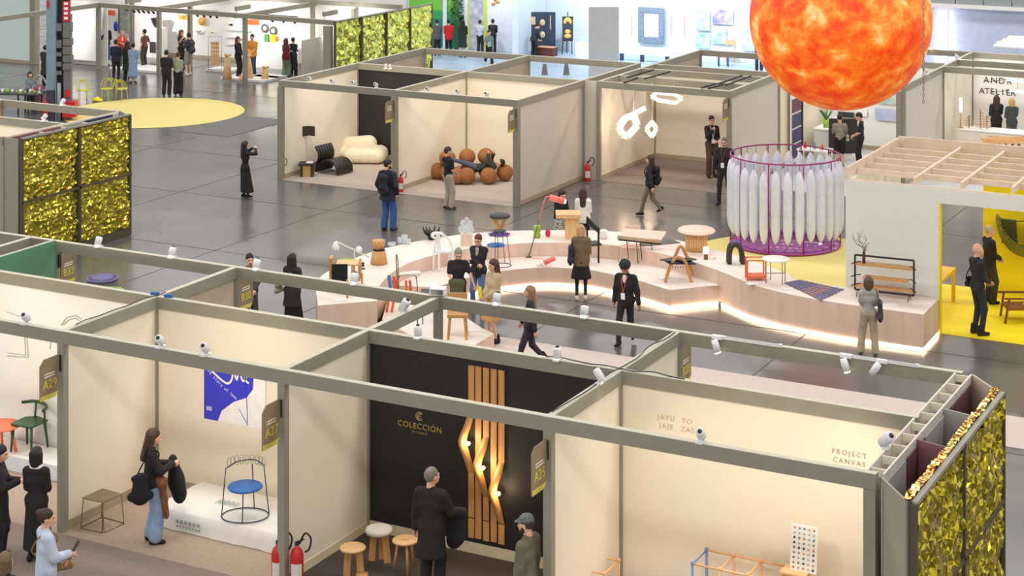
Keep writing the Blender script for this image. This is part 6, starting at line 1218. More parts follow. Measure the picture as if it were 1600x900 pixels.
spot('white spotlight at the corner of the lettered booth', (-14.74, 59.0, 3.0), (-12.5, 61, 1.3), 160, 120, (1, .93, .84)); spot('white spotlight on the side beam of the lettered booth', (-14.74, 55.2, 3.0), (-12.5, 56.5, .8), 110, 120, (1, .93, .84)); spot('white spotlight on the beam past the orange sphere', (-16.2, 61.1, 3.0), (-15.5, 60, 1.3), 40, 110)
cx0 = PY(1500, 215, 57.4).x; t = thing('display_counter', 'long white display counter of the lettered booth', 'counter', (-12.0, 57.75, 0)); MB().box((0, 0, .5), (4.4, .8, .98)).build('body', MATS['offwhite'], t); MB().box((0, 0, 1.0), (4.5, .86, .03)).build('top', MATS['white'], t)
p = PY(1500, 193, 57.5); t = thing('tube_lamp', 'slim lamp with two glowing white tubes on a timber stem', 'lamp', (p.x, 57.6, 1.02)); MB().tube([(0, 0, 0), (0, 0, .5)], .02, 8).build('stem', MATS['oak'], t); MB().tube([(0, 0, .5), (0, 0, .78)], .045, 12).build('tube', MATS['glow'], t); MB().tube([(0, 0, .8), (0, 0, .95)], .045, 12).build('tube', MATS['glow'], t); MB().lathe([(.08, 0), (.08, .02), (.02, .03)], 14).build('foot', MATS['oak'], t)
for k, x in enumerate((1514, 1532, 1542)):
    p = PY(x, 205, 57.7); t = thing('timber_tree', ['small stacked timber tree ornament nearest the tube lamp', 'taller stacked timber tree ornament in the middle of three', 'stacked timber tree ornament beside the piled sticks'][k], 'ornament', (p.x, 57.7, 1.02)); hh = (.4, .6, .45)[k]; MB().tube([(0, 0, 0), (0, 0, hh)], .015, 6).build('trunk', MATS['brown_wood'], t)
    for j in range(6): MB().bar((-.14 + .01 * j, 0, .05 + j * hh / 7), (.14 - .01 * j, .03 * (j % 2), .07 + j * hh / 7), .03, .02).build('branch', MATS['oak'], t)
t = thing('stick_table', 'table heaped with pale timber sticks on crossed legs', 'table', G(1565, 268) + Vector((.4, -.3, 0)), AZ); rnd = random.Random(31)
for k in range(16): a = rnd.uniform(-.3, .3); y = rnd.uniform(-.3, .3); MB().bar((-.8 + rnd.uniform(-.2, .2), y, 1.0 + .03 * (k % 5)), (.8, y + a, 1.0 + .03 * ((k + 2) % 5)), .05, .04).build('stick', MATS['oak_light' if k % 2 else 'peach'], t)
for k in range(8): x = -.5 + .2 * (k % 5); MB().bar((x - .15, -.2 + .05 * k, 0), (x + .15, .1, 1.0), .05, .05).build('leg', MATS['brown_wood' if k % 2 else 'charcoal'], t)
for (x, y, sgn) in ((1586, 125, 1), (1590, 142, 1)): p = PY(x, y, 59.2); t = thing('linear_pendant', 'slim glowing bar pendant before the ATELIER lettering', 'pendant lamp', p, group='bar pendants before the lettering'); MB().tube([(-.25, 0, 0), (.25, 0, -.03)], .04, 10).build('tube', MATS['glow'], t); MB().tube([(-.9, 0, -.12 * sgn), (-.25, 0, 0)], .008, 5).build('arm', MATS['black'], t); MB().tube([(0, 0, .03), (0, 0, 2.8 - p.z)], .006, 5).build('cord', MATS['black'], t)
# white roof banners over the far right booth
for k in range(3): y = 62.4 + k * .9; MB().box((-11.0, y, 3.15), (6.5, .7, .05), rot=Matrix.Rotation(.12, 3, 'X')).solo('roof_sheet', MATS['white'], 'white ceiling sheet stretched above the lettered booth', 'sheet', group='white sheets above the lettered booth')
p = PY(1476, 52, 69.8); t = thing('wall_light_strip', 'tall white glowing light strip on the lavender wall', 'wall light', (p.x, 69.86, .3)); M('cool_glow', (250, 250, 255), .5, emit=5, ecol=(244, 246, 255)); MB().box((0, -.17, 1.55), (.12, .28, 3.1)).build('diffuser', MATS['cool_glow'], t); MB().box((0, .02, 1.55), (.22, .05, 3.16)).build('housing', MATS['white'], t)
# ================================================================== people
def head_mesh(vox):
    P = [((0, -.012, .135), (0, .0, .125), .083, .080, (.88, 1.12, 1.2)), ((0, .03, .06), (0, .045, .05), .052, .046, (1, 1, 1)), ((0, .035, .075), (0, .035, .1), .062, .066),
         ((0, .093, .125), (0, .112, .086), .010, .016), ((-.014, .098, .084), (.014, .098, .084), .009, .009), ((-.03, .083, .135), (.03, .083, .135), .016, .016),
         ((0, .085, .056), (0, .09, .05), .014, .014, (1.8, 1, .6)), ((-.076, -.005, .11), (-.079, -.01, .085), .017, .012, (.5, 1, 1)), ((.076, -.005, .11), (.079, -.01, .085), .017, .012, (.5, 1, 1)),
         ((-.033, .098, .117), (-.033, .098, .117), .013, .013, (1.4, 1, .8), True), ((.033, .098, .117), (.033, .098, .117), .013, .013, (1.4, 1, .8), True), ((0, -.02, -.01), (0, .0, .08), .05, .052)]
    V, Q = field_mesh(P, vox, .018); c = V[Q].mean(1); mi = np.zeros(len(Q), int)
    eye = (np.abs(np.abs(c[:, 0]) - .033) < .012) & (np.abs(c[:, 2] - .117) < .0065) & (c[:, 1] > .06); mi[eye] = 1
    brow = (np.abs(np.abs(c[:, 0]) - .033) < .017) & (np.abs(c[:, 2] - .140) < .004) & (c[:, 1] > .07); mi[brow] = 1
    lip = (np.abs(c[:, 0]) < .022) & (np.abs(c[:, 2] - .055) < .007) & (c[:, 1] > .08); mi[lip] = 2
    return V, Q, mi
def hand_mesh(curl, vox):
    P = [((0, 0, -.02), (0, 0, .03), .026, .03, (1, .75, 1)), ((-.018, 0, .05), (-.018, 0, .085), .024, .022, (1, .6, 1)), ((.018, 0, .05), (.018, 0, .085), .024, .022, (1, .6, 1))]
    for x, L, sp in ((-.032, .062, -.1), (-.011, .078, -.02), (.011, .072, .03), (.031, .056, .1)):
        p = Vector((x, 0, .088)); a = 0.0
        for s in (.45, .32, .23):
            a += curl; d = Vector((sp * .5, -math.sin(a), math.cos(a))); q = p + d * L * s; P.append((tuple(p), tuple(q), .0088, .0082)); p = q
    p = Vector((-.028, -.004, .025)); q = p + Vector((-.03, -.012, .03)); r = q + Vector((-.008, -.02 - .01 * curl, .028)); P += [(tuple(p), tuple(q), .014, .0105), (tuple(q), tuple(r), .0105, .009)]
    return field_mesh(P, vox, .006)
HEADS = {True: head_mesh(.0085), False: head_mesh(.013)}
HANDS = {(True, 0): hand_mesh(.28, .0065), (True, 1): hand_mesh(.85, .0065), (False, 0): hand_mesh(.28, .009), (False, 1): hand_mesh(.85, .009)}
CACHE = {}
def shoe_mesh(kind, col):
    k = ('shoe', kind)
    if k not in CACHE:
        P = [((0, -.055, .04), (0, .13, .03), .043, .036, (.92, 1, 1)), ((0, -.04, .07), (0, .02, .07), .042, .04)]
        if kind == 'boot': P.append(((0, -.03, .06), (0, -.03, .16), .048, .05))
        CACHE[k] = field_mesh(P, .014, .03, cuts=[((0, 0, -1), 0)])
    key = ('shoem', kind, col)
    if key not in CACHE: CACHE[key] = np_mesh('shoe', *CACHE[k], [cloth_mat(col)])
    return CACHE[key]
def cloth_mat(c, rough=.85):
    if isinstance(c, str): return MATS[c]
    if isinstance(c, bpy.types.Material): return c
    return M('cloth_%d_%d_%d' % c, c, rough, var=.12, scale=9, bump=.25, bscale=40)
SKIN = {'a': (226, 178, 150), 'b': (206, 152, 122), 'c': (172, 120, 92)}
for k_, c_ in SKIN.items(): M('skin_' + k_, c_, .55, var=.05, scale=12)
M('eye', (44, 34, 30), .4); M('lips', (176, 96, 88), .5)
def hair_mesh(style):
    k = ('hair', style)
    if k in CACHE: return CACHE[k]
    cap = [((0, -.022, .145), (0, -.012, .15), .087, .086, (.93, 1.12, 1.16))]; cuts = []; vox = .013
    face = [((-.03, .10, .07), (.03, .10, .07), .055, .055, (1, 1, 1.25), True), ((0, .12, .03), (0, .12, .10), .062, .062, (1, 1, 1), True)]
    if style == 'short': P = cap + face; cuts = [((0, .35, -1), -.075)]
    elif style == 'crop': P = [((0, -.022, .140), (0, -.012, .145), .085, .084, (.92, 1.12, 1.16))] + face; cuts = [((0, .5, -1), -.09)]
    elif style == 'curly':
        P = list(cap); rn = random.Random(4)
        for i in range(46):
            a = rn.uniform(0, 6.28); e = rn.uniform(-.1, 1.3); d = Vector((math.cos(a) * math.cos(e), math.sin(a) * math.cos(e) - .1, math.sin(e))); p = Vector((0, -.015, .15)) + Vector((d.x * .09, d.y * .105, d.z * .10)); P.append((tuple(p), tuple(p), .028, .028))
        P += face
    elif style == 'bob': P = cap + [((-.062, -.03, .14), (-.068, -.02, .02), .042, .034), ((.062, -.03, .14), (.068, -.02, .02), .042, .034), ((0, -.07, .14), (0, -.065, .01), .07, .06, (1.2, .8, 1))] + face
    elif style == 'long': P = cap + [((-.06, -.03, .14), (-.085, .0, -.14), .042, .03), ((.06, -.03, .14), (.085, .0, -.14), .042, .03), ((0, -.072, .14), (0, -.085, -.2), .07, .055, (1.35, .7, 1))] + face
    elif style == 'bun': P = cap + [((0, -.10, .19), (0, -.105, .19), .045, .045)] + face; cuts = [((0, .35, -1), -.05)]
    elif style == 'tail': P = cap + [((0, -.10, .17), (0, -.15, .0), .035, .02)] + face; cuts = [((0, .35, -1), -.06)]
    elif style == 'cap': P = [((0, -.015, .165), (0, -.01, .165), .09, .088, (.95, 1.12, .95)), ((-.04, .10, .155), (.04, .10, .155), .05, .05, (1, 1.1, .18))]; cuts = [((0, 0, -1), -.145)]
    CACHE[k] = field_mesh(P, vox, .02, cuts); return CACHE[k]
def hair_obj(style, col):
    key = ('hairm', style, col if isinstance(col, tuple) else col.name)
    if key not in CACHE: CACHE[key] = np_mesh('hair', *hair_mesh(style), [M('hair_%d_%d_%d' % col, col, .6, var=.25, scale=30, bump=.3, bscale=80) if isinstance(col, tuple) else col])
    return CACHE[key]
def ik(a, c, l1, l2, hint):
    a, c, hint = Vector(a), Vector(c), Vector(hint); d = c - a; L = d.length
    if L > (l1 + l2) * .998: d = d * ((l1 + l2) * .998 / L); c = a + d; L = d.length
    x = (l1 * l1 - l2 * l2 + L * L) / (2 * L); h = math.sqrt(max(0, l1 * l1 - x * x)); u = d / L; n = hint - u * hint.dot(u); n = n.normalized() if n.length > 1e-6 else u.orthogonal().normalized()
    return a + u * x + n * h, c
POSES = {   # feet (x, y, lift), wrists (x, y, z), lean, head yaw / pitch (degrees), grip
    'stand': dict(lf=(-.10, 0, 0), rf=(.10, .03, 0), lw=(-.27, .04, .84), rw=(.27, .04, .84)),
    'walk': dict(lf=(-.08, .26, 0), rf=(.08, -.34, .09), lw=(-.28, -.14, .86), rw=(.28, .2, .9)),
    'walk2': dict(lf=(-.08, -.28, .05), rf=(.08, .22, 0), lw=(-.27, .16, .88), rw=(.27, -.12, .86)),
    'phone': dict(lf=(-.10, 0, 0), rf=(.10, .04, 0), lw=(-.07, .30, 1.18), rw=(.09, .32, 1.22), hp=13, grip=1),
    'photo': dict(lf=(-.10, 0, 0), rf=(.10, .04, 0), lw=(-.07, .32, 1.52), rw=(.08, .32, 1.52), grip=1),
    'cross': dict(lf=(-.10, 0, 0), rf=(.12, .04, 0), lw=(.12, .20, 1.16), rw=(-.12, .21, 1.13), grip=1),
    'front': dict(lf=(-.10, 0, 0), rf=(.10, .04, 0), lw=(-.05, .22, 1.0), rw=(.06, .23, 1.02), grip=1),
    'pocket': dict(lf=(-.11, 0, 0), rf=(.12, .05, 0), lw=(-.23, .06, .92), rw=(.23, .06, .92), grip=1),
    'chin': dict(lf=(-.10, 0, 0), rf=(.10, .04, 0), lw=(-.06, .22, 1.08), rw=(.05, .2, 1.38), grip=1),
    'reach': dict(lf=(-.10, 0, 0), rf=(.10, .1, 0), lw=(-.1, .45, .95), rw=(.12, .48, .95), lean=35, hp=10),
}
SPEC = {}
def person(px_, py_, h, face, label, top, bottom, hair, shoes=((30, 28, 28), 'shoe'), pose='stand', skin='a', fem=False, near=True, z=0.0, loc=None, mw=None, group=None, **kw):
    """top = (style, colour), bottom = (style, colour), hair = (style, colour)"""
    base = Vector(loc) if loc is not None else G(px_, py_, z); base.z += .008
    ps = dict(POSES[pose]); ps.update(kw); k = h / 1.75; vox = .021 if near else .03
    t = thing('person', label, 'person', base, heading(face), group=group)
    if mw is not None: t.matrix_world = mw
    sh = .155 if fem else .178; ln = R(ps.get('lean', 0)); hipz = .93 * k - .02 * (abs(ps['lf'][1] - ps['rf'][1]) > .3)
    if 'hipz' in ps: hipz = ps['hipz']
    RM = Matrix.Rotation(-ln, 3, 'X'); pel = Vector((0, ps.get('hy_', 0), hipz))
    def U(x, y, z_): return pel + RM @ (Vector((x * k, y * k, (z_ - .93) * k)))
    legs = []
    for s, f in ((-1, ps['lf']), (1, ps['rf'])):
        hp = pel + Vector((s * .085 * k, 0, 0)); an = Vector((f[0] * k, f[1] * k, (.085 + f[2]) * k)); kn, an = ik(hp, an, .43 * k, .43 * k, (s * .1, 1, .1)); legs.append((hp, kn, an, f))
    arms = []
    for s, w in ((-1, ps['lw']), (1, ps['rw'])):
        so_ = U(s * sh, -.01, 1.40); wr = U(*w); el, wr = ik(so_, wr, .275 * k, .255 * k, RM @ Vector((s * .55, -.7, -.45))); arms.append((so_, el, wr))
    tw, wst = (.105, .105) if fem else (.115, .122)
    def torso(i):
        return [(U(-.075, 0, .95), U(.075, 0, .95), (.105 + i) * k, (.105 + i) * k, (1, .88, 1)), (U(0, 0, 1.0), U(0, .01, 1.14), (wst + i) * k, (wst + .004 + i) * k, (1, .76, 1)),
                (U(-.065, .005, 1.26), U(.065, .005, 1.26), (tw + i) * k, (tw + i) * k, (1, .86, 1)), (U(-sh + .04, -.012, 1.405), U(sh - .04, -.012, 1.405), (.055 + i) * k, (.055 + i) * k)]
    def arm(i, part=2.0):
        out = []
        for a, b, c in arms:
            out.append((a, b, (.055 + i) * k, (.042 + i) * k)) if part >= 1 else out.append((a, a.lerp(b, part), (.056 + i) * k, (.05 + i) * k))
            if part > 1: out.append((b, b.lerp(c, part - 1), (.042 + i) * k, (.042 - .013 * (part - 1) + i) * k))
        return out
    def leg(i, to=2.0, fl=0.0):
        out = []
        for a, b, c, f in legs:
            out.append((a, b if to >= 1 else a.lerp(b, to), (.086 + i) * k, (.060 + i + fl * .3) * k))
            if to > 1: out.append((b, b.lerp(c, to - 1), (.058 + i + fl * .3) * k, (.040 + i + fl) * k))
        return out
    T3 = lambda P: [tuple([tuple(p[0]), tuple(p[1])] + list(p[2:])) for p in P]
    # body: one skin
    nb, nh = U(0, -.015, 1.42), U(0, .008, 1.55)
    V, Q = field_mesh(T3(torso(-.012) + arm(-.008) + leg(-.01) + [(nb, nh, .056 * k, .052 * k)]), vox, .035)
    HR = RM @ Matrix.Rotation(-R(ps.get('hy', 0)), 3, 'Z') @ Matrix.Rotation(-R(ps.get('hp', 4)), 3, 'X'); ho = U(0, 0, 1.515); hs = 1.05 * k ** .5
    if not fem: hs *= 1.03
    Vs, Qs, Ms = [V], [Q], [np.zeros(len(Q), int)]; n = len(V)
    hv, hq, hm = HEADS[near]; Vs.append(hv @ (np.array(HR) * hs).T + np.array(ho)); Qs.append(hq + n); Ms.append(hm); n += len(hv)
    for s, (a, b, c) in zip((-1, 1), arms):
        d = (c - b).normalized(); pn = Vector((-s, -.25, 0)) if c.z < ps.get('flat_z', 1.0) * k else Vector((0, .2, -1)); pn = pn - d * pn.dot(d); pn.normalize()   # palm looks inwards
        y = -pn; x = y.cross(d); m3 = np.array(Matrix((x, y, d)).transposed()) * (.98 * k ** .5)
        gv, gq = HANDS[(near, ps.get('grip', 0))]; gv = gv * np.array([s, 1, 1]); gq = gq if s > 0 else gq[:, ::-1]
        if s > 0: gv = gv * np.array([1, 1, 1])
        Vs.append(gv @ m3.T + np.array(c)); Qs.append(gq + n); Ms.append(np.zeros(len(gq), int)); n += len(gv)
    mobj('body', np_mesh('body', np.concatenate(Vs), np.concatenate(Qs), [MATS['skin_' + skin], MATS['eye'], MATS['lips']], np.concatenate(Ms)), t)
    # hair or hat
    if hair:
        hm4 = Matrix.Translation(ho) @ (HR.to_4x4()) @ Matrix.Scale(hs, 4)
        if hair[0] == 'capped': mobj('hair', hair_obj('crop', (60, 48, 40)), t, mw=hm4); mobj('cap', hair_obj('cap', hair[1]), t, mw=hm4)
        else: mobj('hair', hair_obj(hair[0], hair[1]), t, mw=hm4)
    if ps.get('beard'): mobj('beard', np_mesh('beard', *field_mesh([((-.04, .04, .045), (.04, .04, .045), .034, .034), ((0, .05, .04), (0, .062, .034), .034, .03), ((-.062, .015, .085), (-.05, .03, .05), .02, .026), ((.062, .015, .085), (.05, .03, .05), .02, .026)], .011, .02), [M('beard_dark', (60, 46, 38), .8)]), t, mw=Matrix.Translation(ho) @ HR.to_4x4() @ Matrix.Scale(hs, 4))
    if ps.get('glasses'):
        hm4 = Matrix.Translation(ho) @ HR.to_4x4() @ Matrix.Scale(hs, 4); g_ = MB()
        for s in (-1, 1): g_.tube([(s * .034 + .022 * math.cos(a * PI / 6), .104, .117 + .016 * math.sin(a * PI / 6)) for a in range(12)], 0.0022, 5, True); g_.tube([(s * .057, .102, .12), (s * .08, -.0, .118)], .0022, 5)
        g_.tube([(-.012, .107, .12), (.012, .107, .12)], .0035, 5); o = g_.build('glasses', MATS['black'], t); o.matrix_local = hm4
    # bottoms
    bs, bcol = bottom
    if bs in ('trousers', 'wide', 'shorts', 'slim'):
        i, fl, to = {'trousers': (.014, .028, 1.97), 'wide': (.018, .052, 1.9), 'shorts': (.022, .02, 1.0), 'slim': (.006, .008, 1.95)}[bs]
        V, Q = field_mesh(T3(leg(i, to, fl) + torso(.012)[:1]), vox, .03); mobj({'shorts': 'shorts'}.get(bs, 'trousers'), np_mesh('trousers', V, Q, [cloth_mat(bcol)]), t)
    elif bs in ('skirt', 'longskirt'):
        hem = .50 * k if bs == 'skirt' else .17 * k; mid = (legs[0][1] + legs[1][1]) / 2; mid.z = hem
        V, Q = field_mesh(T3([(U(0, 0, 1.0), U(0, 0, .9), .125 * k, .165 * k, (1, .85, 1)), (U(0, 0, .9), Vector((mid.x, mid.y * .8, hem)), .165 * k, (.25 if bs == 'skirt' else .24) * k, (1, .85, 1))] + torso(.01)[:1]), vox, .03, cuts=[((0, 0, -1), -hem)])
        mobj('skirt', np_mesh('skirt', V, Q, [cloth_mat(bcol)]), t)
        if ps.get('tights'): V, Q = field_mesh(T3(leg(-.004, 1.97)), vox, .02); mobj('tights', np_mesh('tights', V, Q, [cloth_mat(ps['tights'])]), t)
    # tops
    ts, tcol = top[0], top[1]
    if ts == 'tee': P = torso(.012) + arm(.016, .72); hem = .90
    elif ts == 'long': P = torso(.014) + arm(.012, 1.95); hem = .90
    elif ts == 'loose': P = torso(.035) + arm(.028, 1.95) + [(U(0, 0, 1.2), U(0, 0, .86), .16 * k, .185 * k, (1, .8, 1))]; hem = .80
    elif ts == 'jacket': P = torso(.026) + arm(.022, 1.95) + [(U(0, 0, 1.1), U(0, 0, .84), .15 * k, .165 * k, (1, .8, 1))]; hem = .80
    elif ts == 'coat': P = torso(.03) + arm(.024, 1.95) + [(U(0, 0, 1.1), U(0, 0, .9), .155 * k, .175 * k, (1, .82, 1)), (U(0, 0, .9), Vector((0, -.01, ps.get('hem', .55) * k)), .175 * k, .225 * k, (1, .82, 1))]; hem = ps.get('hem', .55)
    elif ts == 'vest': P = torso(.02) + [(U(0, 0, 1.1), U(0, 0, .86), .15 * k, .18 * k, (1, .82, 1))]; hem = .8
    P = P + [(U(0, -.018, 1.40), U(0, -.012, 1.475), .07 * k, .066 * k)]
    cz = U(0, 0, hem).z if ts != 'coat' else hem * k
    V, Q = field_mesh(T3(P), vox, .03, cuts=[((0, 0, -1), -cz)] if 'nocut' not in ps else []); mobj({'tee': 't_shirt', 'long': 'shirt', 'loose': 'shirt', 'jacket': 'jacket', 'coat': 'coat', 'vest': 'vest'}[ts], np_mesh('top', V, Q, [cloth_mat(tcol)]), t)
    if ps.get('under'):                                  # shirt front showing in an open jacket
        V, Q = field_mesh(T3([(U(0, .075, 1.44), U(0, .088, 1.10), .042 * k, .035 * k, (1, .9, 1))]), .016, .02); mobj('shirt_front', np_mesh('shirt_front', V, Q, [cloth_mat(ps['under'])]), t)
    if ps.get('lanyard'):
        ly = .135 if ts in ('tee', 'long') else .16
        for s in (-1, 1): MB().tube([U(s * .06, .03, 1.47), U(s * .05, ly - .02, 1.36), U(0, ly + .01, 1.12)], .008 * k, 5).build('lanyard', cloth_mat(ps['lanyard']), t)
        c = U(0, ly + .015, 1.05); MB().box(c, (.09 * k, .008, .13 * k)).build('badge', MATS['paper'], t)
    # shoes
    for (a, b, c, f) in legs:
        an = c; pit = -min(.9, f[2] * 6) if f[1] < 0 else f[2] * 1.5
        mobj('shoe', shoe_mesh(shoes[1], shoes[0]), t, mw=Matrix.Translation((an.x, an.y, an.z - .085 * k)) @ Matrix.Rotation(.12 if f[0] < 0 else -.12, 4, 'Z') @ Matrix.Translation((0, .12, .0) if pit < -.1 else (0, 0, 0)) @ Matrix.Rotation(pit, 4, 'X') @ Matrix.Translation((0, -.12, .0) if pit < -.1 else (0, 0, 0)) @ Matrix.Scale(k, 4))
    SPEC[label] = dict(t=t, k=k, U=U, arms=arms, RM=RM)
    return t
def wmat(t): return Matrix.Translation(t.location) @ t.rotation_euler.to_matrix().to_4x4()
def worn(kind, who, label, col, side=-1, z=1.2, yo=None):
    """bag carried by a person: a thing of its own, set against the body"""
    sp = SPEC[who]; t, k, U = sp['t'], sp['k'], sp['U']
    c = {'backpack': U(0, -.21 if yo is None else yo, z), 'tote': U(side * .25, .0 if yo is None else yo, z), 'shoulder': U(side * .26, .02 if yo is None else yo, z), 'front': U(side * .05, .24, z)}[kind]
    mw = wmat(t); b = thing({'backpack': 'backpack', 'tote': 'tote_bag', 'shoulder': 'shoulder_bag', 'front': 'shoulder_bag'}[kind], label, 'bag', mw @ c, t.rotation_euler.z); L = lambda v: v - c
    if kind == 'backpack':
        P = [((-.08, 0, -.17), (.08, 0, -.17), .085, .085, (1, .85, 1)), ((-.07, 0, .15), (.07, 0, .15), .075, .075, (1, .8, 1)), ((0, 0, -.17), (0, 0, .15), .125, .115, (1, .65, 1)), ((-.05, -.07, -.1), (.05, -.07, -.1), .06, .06)]
        for s in (-1, 1): MB().tube(spline([L(U(s * .10, -.14, 1.44)), L(U(s * .11, -.0, 1.485)), L(U(s * .12, .13, 1.35)), L(U(s * .14, .08, 1.15)), L(U(s * .12, -.1, 1.05))], 5), .016 * k, 6).build('strap', cloth_mat(col), b)
    elif kind == 'tote': P = [((-.01, -.14, -.15), (-.01, .14, -.15), .06, .06), ((-.01, -.1, .12), (-.01, .1, .12), .04, .04), ((0, 0, -.14), (0, 0, .1), .15, .11, (.45, 1, 1))]
    else: P = [((0, -.1, -.06), (0, .1, -.06), .055, .055), ((0, -.09, .05), (0, .09, .05), .045, .045)]
    V, Q = field_mesh([(a, b_, r * k, r2 * k) + tuple(rest) for a, b_, r, r2, *rest in P], .016, .03); mobj('bag_body', np_mesh('bag', V, Q, [cloth_mat(col)]), b)
    if kind == 'tote': MB().tube(spline([Vector((0, .08, .12)), L(U(side * .19, .09, 1.40)), L(U(side * .165, .0, 1.485)), L(U(side * .19, -.1, 1.40)), Vector((0, -.08, .12))], 5), .012 * k, 6).build('strap', cloth_mat(col), b)
    if kind in ('shoulder', 'front'):
        MB().tube(spline([Vector((0, .08, .05)), L(U(side * .12, .175, 1.15)), L(U(-side * .06, .14, 1.38)), L(U(-side * .11, .0, 1.475)), L(U(-side * .04, -.13, 1.38)), L(U(side * .14, -.155, 1.12)), Vector((0, -.08, .05))], 5), .011 * k, 6).build('strap', cloth_mat(col), b)
    return b
def held(who, name, label, cat, mb_fn, side=1, off=(0, .06, .02)):
    sp = SPEC[who]; c = sp['arms'][0 if side < 0 else 1][2] + Vector(off); t = sp['t']; b = thing(name, label, cat, wmat(t) @ c, t.rotation_euler.z); mb_fn(b); return b
BLK = (32, 30, 32); DRK = (44, 42, 46); NAVY = (36, 40, 58); DENIM = (70, 96, 140); BRN = (62, 44, 34); DHAIR = (34, 26, 24); GREY = (120, 118, 116)
# ---- around the open floor
person(383, 309, 1.60, 55, 'person in long black dress taking a photo on the grey floor', ('long', BLK), ('longskirt', BLK), ('long', DHAIR), pose='photo', fem=True, tights=BLK)
person(606, 361, 1.88, 28, 'person in dark coat and blue jeans with black backpack', ('coat', NAVY), ('trousers', (58, 92, 150)), ('short', DHAIR), pose='pocket', hem=.78, hy=40, beard=1, glasses=1)
worn('backpack', 'person in dark coat and blue jeans with black backpack', 'black backpack on the person in dark coat and jeans', (40, 40, 46))
person(700, 327, 1.72, 55, 'person in black T-shirt and beige trousers watching the ball room', ('tee', BLK), ('trousers', (178, 166, 148)), ('short', BRN), pose='front', shoes=((70, 52, 48), 'shoe'), hy=25)
person(1016, 337, 1.66, -70, 'person in dark jacket and olive leggings walking with a backpack', ('jacket', DRK), ('slim', (128, 122, 100)), ('long', (70, 44, 36)), pose='walk', fem=True)
worn('backpack', 'person in dark jacket and olive leggings walking with a backpack', 'black backpack on the person in olive leggings', (28, 28, 32))
person(1112, 277, 1.86, 170, 'person in black with white lanyard badge at the pendant lamp booth', ('long', BLK), ('trousers', (84, 64, 50)), ('bun', BRN), pose='chin', fem=True, lanyard=(230, 228, 224))
person(1132, 318, 1.88, 205, 'person in black suit with badge walking past the balloon ring', ('jacket', (36, 36, 42)), ('slim', BLK), ('short', (120, 110, 104)), pose='walk2', lanyard=(150, 60, 60), glasses=1)
person(1312, 262, 1.64, 8, 'person in taupe shirt and black shorts in the picture gallery', ('tee', (150, 140, 126)), ('shorts', BLK), ('short', DHAIR), pose='phone', shoes=((40, 38, 38), 'shoe'))
worn('shoulder', 'person in taupe shirt and black shorts in the picture gallery', 'pale green shoulder bag on the person in shorts', (176, 190, 168), side=1, z=1.0)
person(1345, 262, 1.70, -75, 'person in black shirt and wide trousers reading in the picture gallery', ('tee', (40, 40, 44)), ('wide', BLK), ('short', DHAIR), pose='front', hp=25)
person(874, 391, 1.55, 150, 'person in black top and patterned skirt leaning behind the coral lamp', ('long', BLK), ('longskirt', M('pattern', (236, 230, 222), .8, kind='voronoi', scale=26, c2=(40, 38, 38))), ('long', (48, 34, 30)), pose='phone', fem=True, lean=12, glasses=1)
person(911, 393, 1.58, 5, 'person in white striped jumper behind the stage', ('loose', M('stripes', (240, 238, 230), .85, kind='wave', scale=5.5, c2=(196, 190, 180), stretch=(0, 0, 1))), ('trousers', BLK), ('long', (66, 40, 34)), pose='front', fem=True)
person(908, 469, 1.69, 3, 'person in olive shirt and black pleated skirt viewing the stage', ('loose', (122, 102, 74)), ('skirt', BLK), ('bob', (196, 152, 108)), pose='front', fem=True, tights=(36, 34, 36), shoes=((214, 206, 196), 'shoe'), hp=18)
worn('tote', 'person in olive shirt and black pleated skirt viewing the stage', 'navy tote bag on the shoulder of the person in black skirt', (44, 50, 74), side=-1, z=1.12, yo=-.1)
person(978, 537, 1.74, 205, 'person in dark suit with red lanyard striding across the court', ('jacket', (30, 28, 30)), ('slim', (30, 28, 30)), ('curly', (30, 24, 22)), pose='walk2', under=(230, 226, 220), lanyard=(214, 90, 70), hp=28, lw=(-.3, .02, .86), rw=(.27, .0, .84), skin='c')
person(828, 577, 1.66, -85, 'person in short dark jacket and plum trousers walking behind the beams', ('jacket', DRK), ('slim', (62, 48, 58)), ('long', (150, 112, 82)), pose='walk', fem=True, shoes=(BLK, 'boot'))
person(772, 536, 1.74, -120, 'person in beige top and camel skirt reading a leaflet', ('loose', (196, 172, 140)), ('skirt', (196, 148, 92)), ('long', (84, 52, 40)), pose='front', fem=True, shoes=(BLK, 'boot'), hp=10)
def leaflet(c): 
    def fn(b): MB().box((0, .02, .06), (.16, .01, .22)).build('sheet', cloth_mat(c), b)
    return fn
held('person in beige top and camel skirt reading a leaflet', 'leaflet', 'yellow leaflet held by the person in camel skirt', 'leaflet', leaflet((226, 220, 60)))
person(716, 505, 1.62, 175, 'person in black T-shirt and glasses carrying an olive jacket', ('tee', (34, 32, 34)), ('trousers', (40, 38, 38)), ('short', (150, 142, 134)), pose='front', glasses=1, hp=24, rw=(.12, .25, 1.02), lw=(-.36, .12, .92))
def coat_arm(c):
    def fn(b): V, Q = field_mesh([((-.12, 0, 0), (.1, .02, .02), .07, .07), ((-.08, .03, -.05), (-.04, .03, -.42), .09, .11, (1, .6, 1)), ((.06, .03, -.05), (.04, .03, -.34), .08, .1, (1, .6, 1))], .02, .05); mobj('folds', np_mesh('folds', V, Q, [cloth_mat(c)]), b)
    return fn
held('person in black T-shirt and glasses carrying an olive jacket', 'folded_jacket', 'olive jacket folded over the arm of the person with glasses', 'jacket', coat_arm((86, 84, 56)), side=1, off=(-.05, .02, 0))
person(748, 487, 1.71, 205, 'person in black jacket and jeans standing with arms crossed', ('jacket', (40, 38, 44)), ('slim', (92, 116, 160)), ('short', (110, 50, 34)), pose='cross', fem=True, under=(180, 170, 160), hp=14, glasses=1)
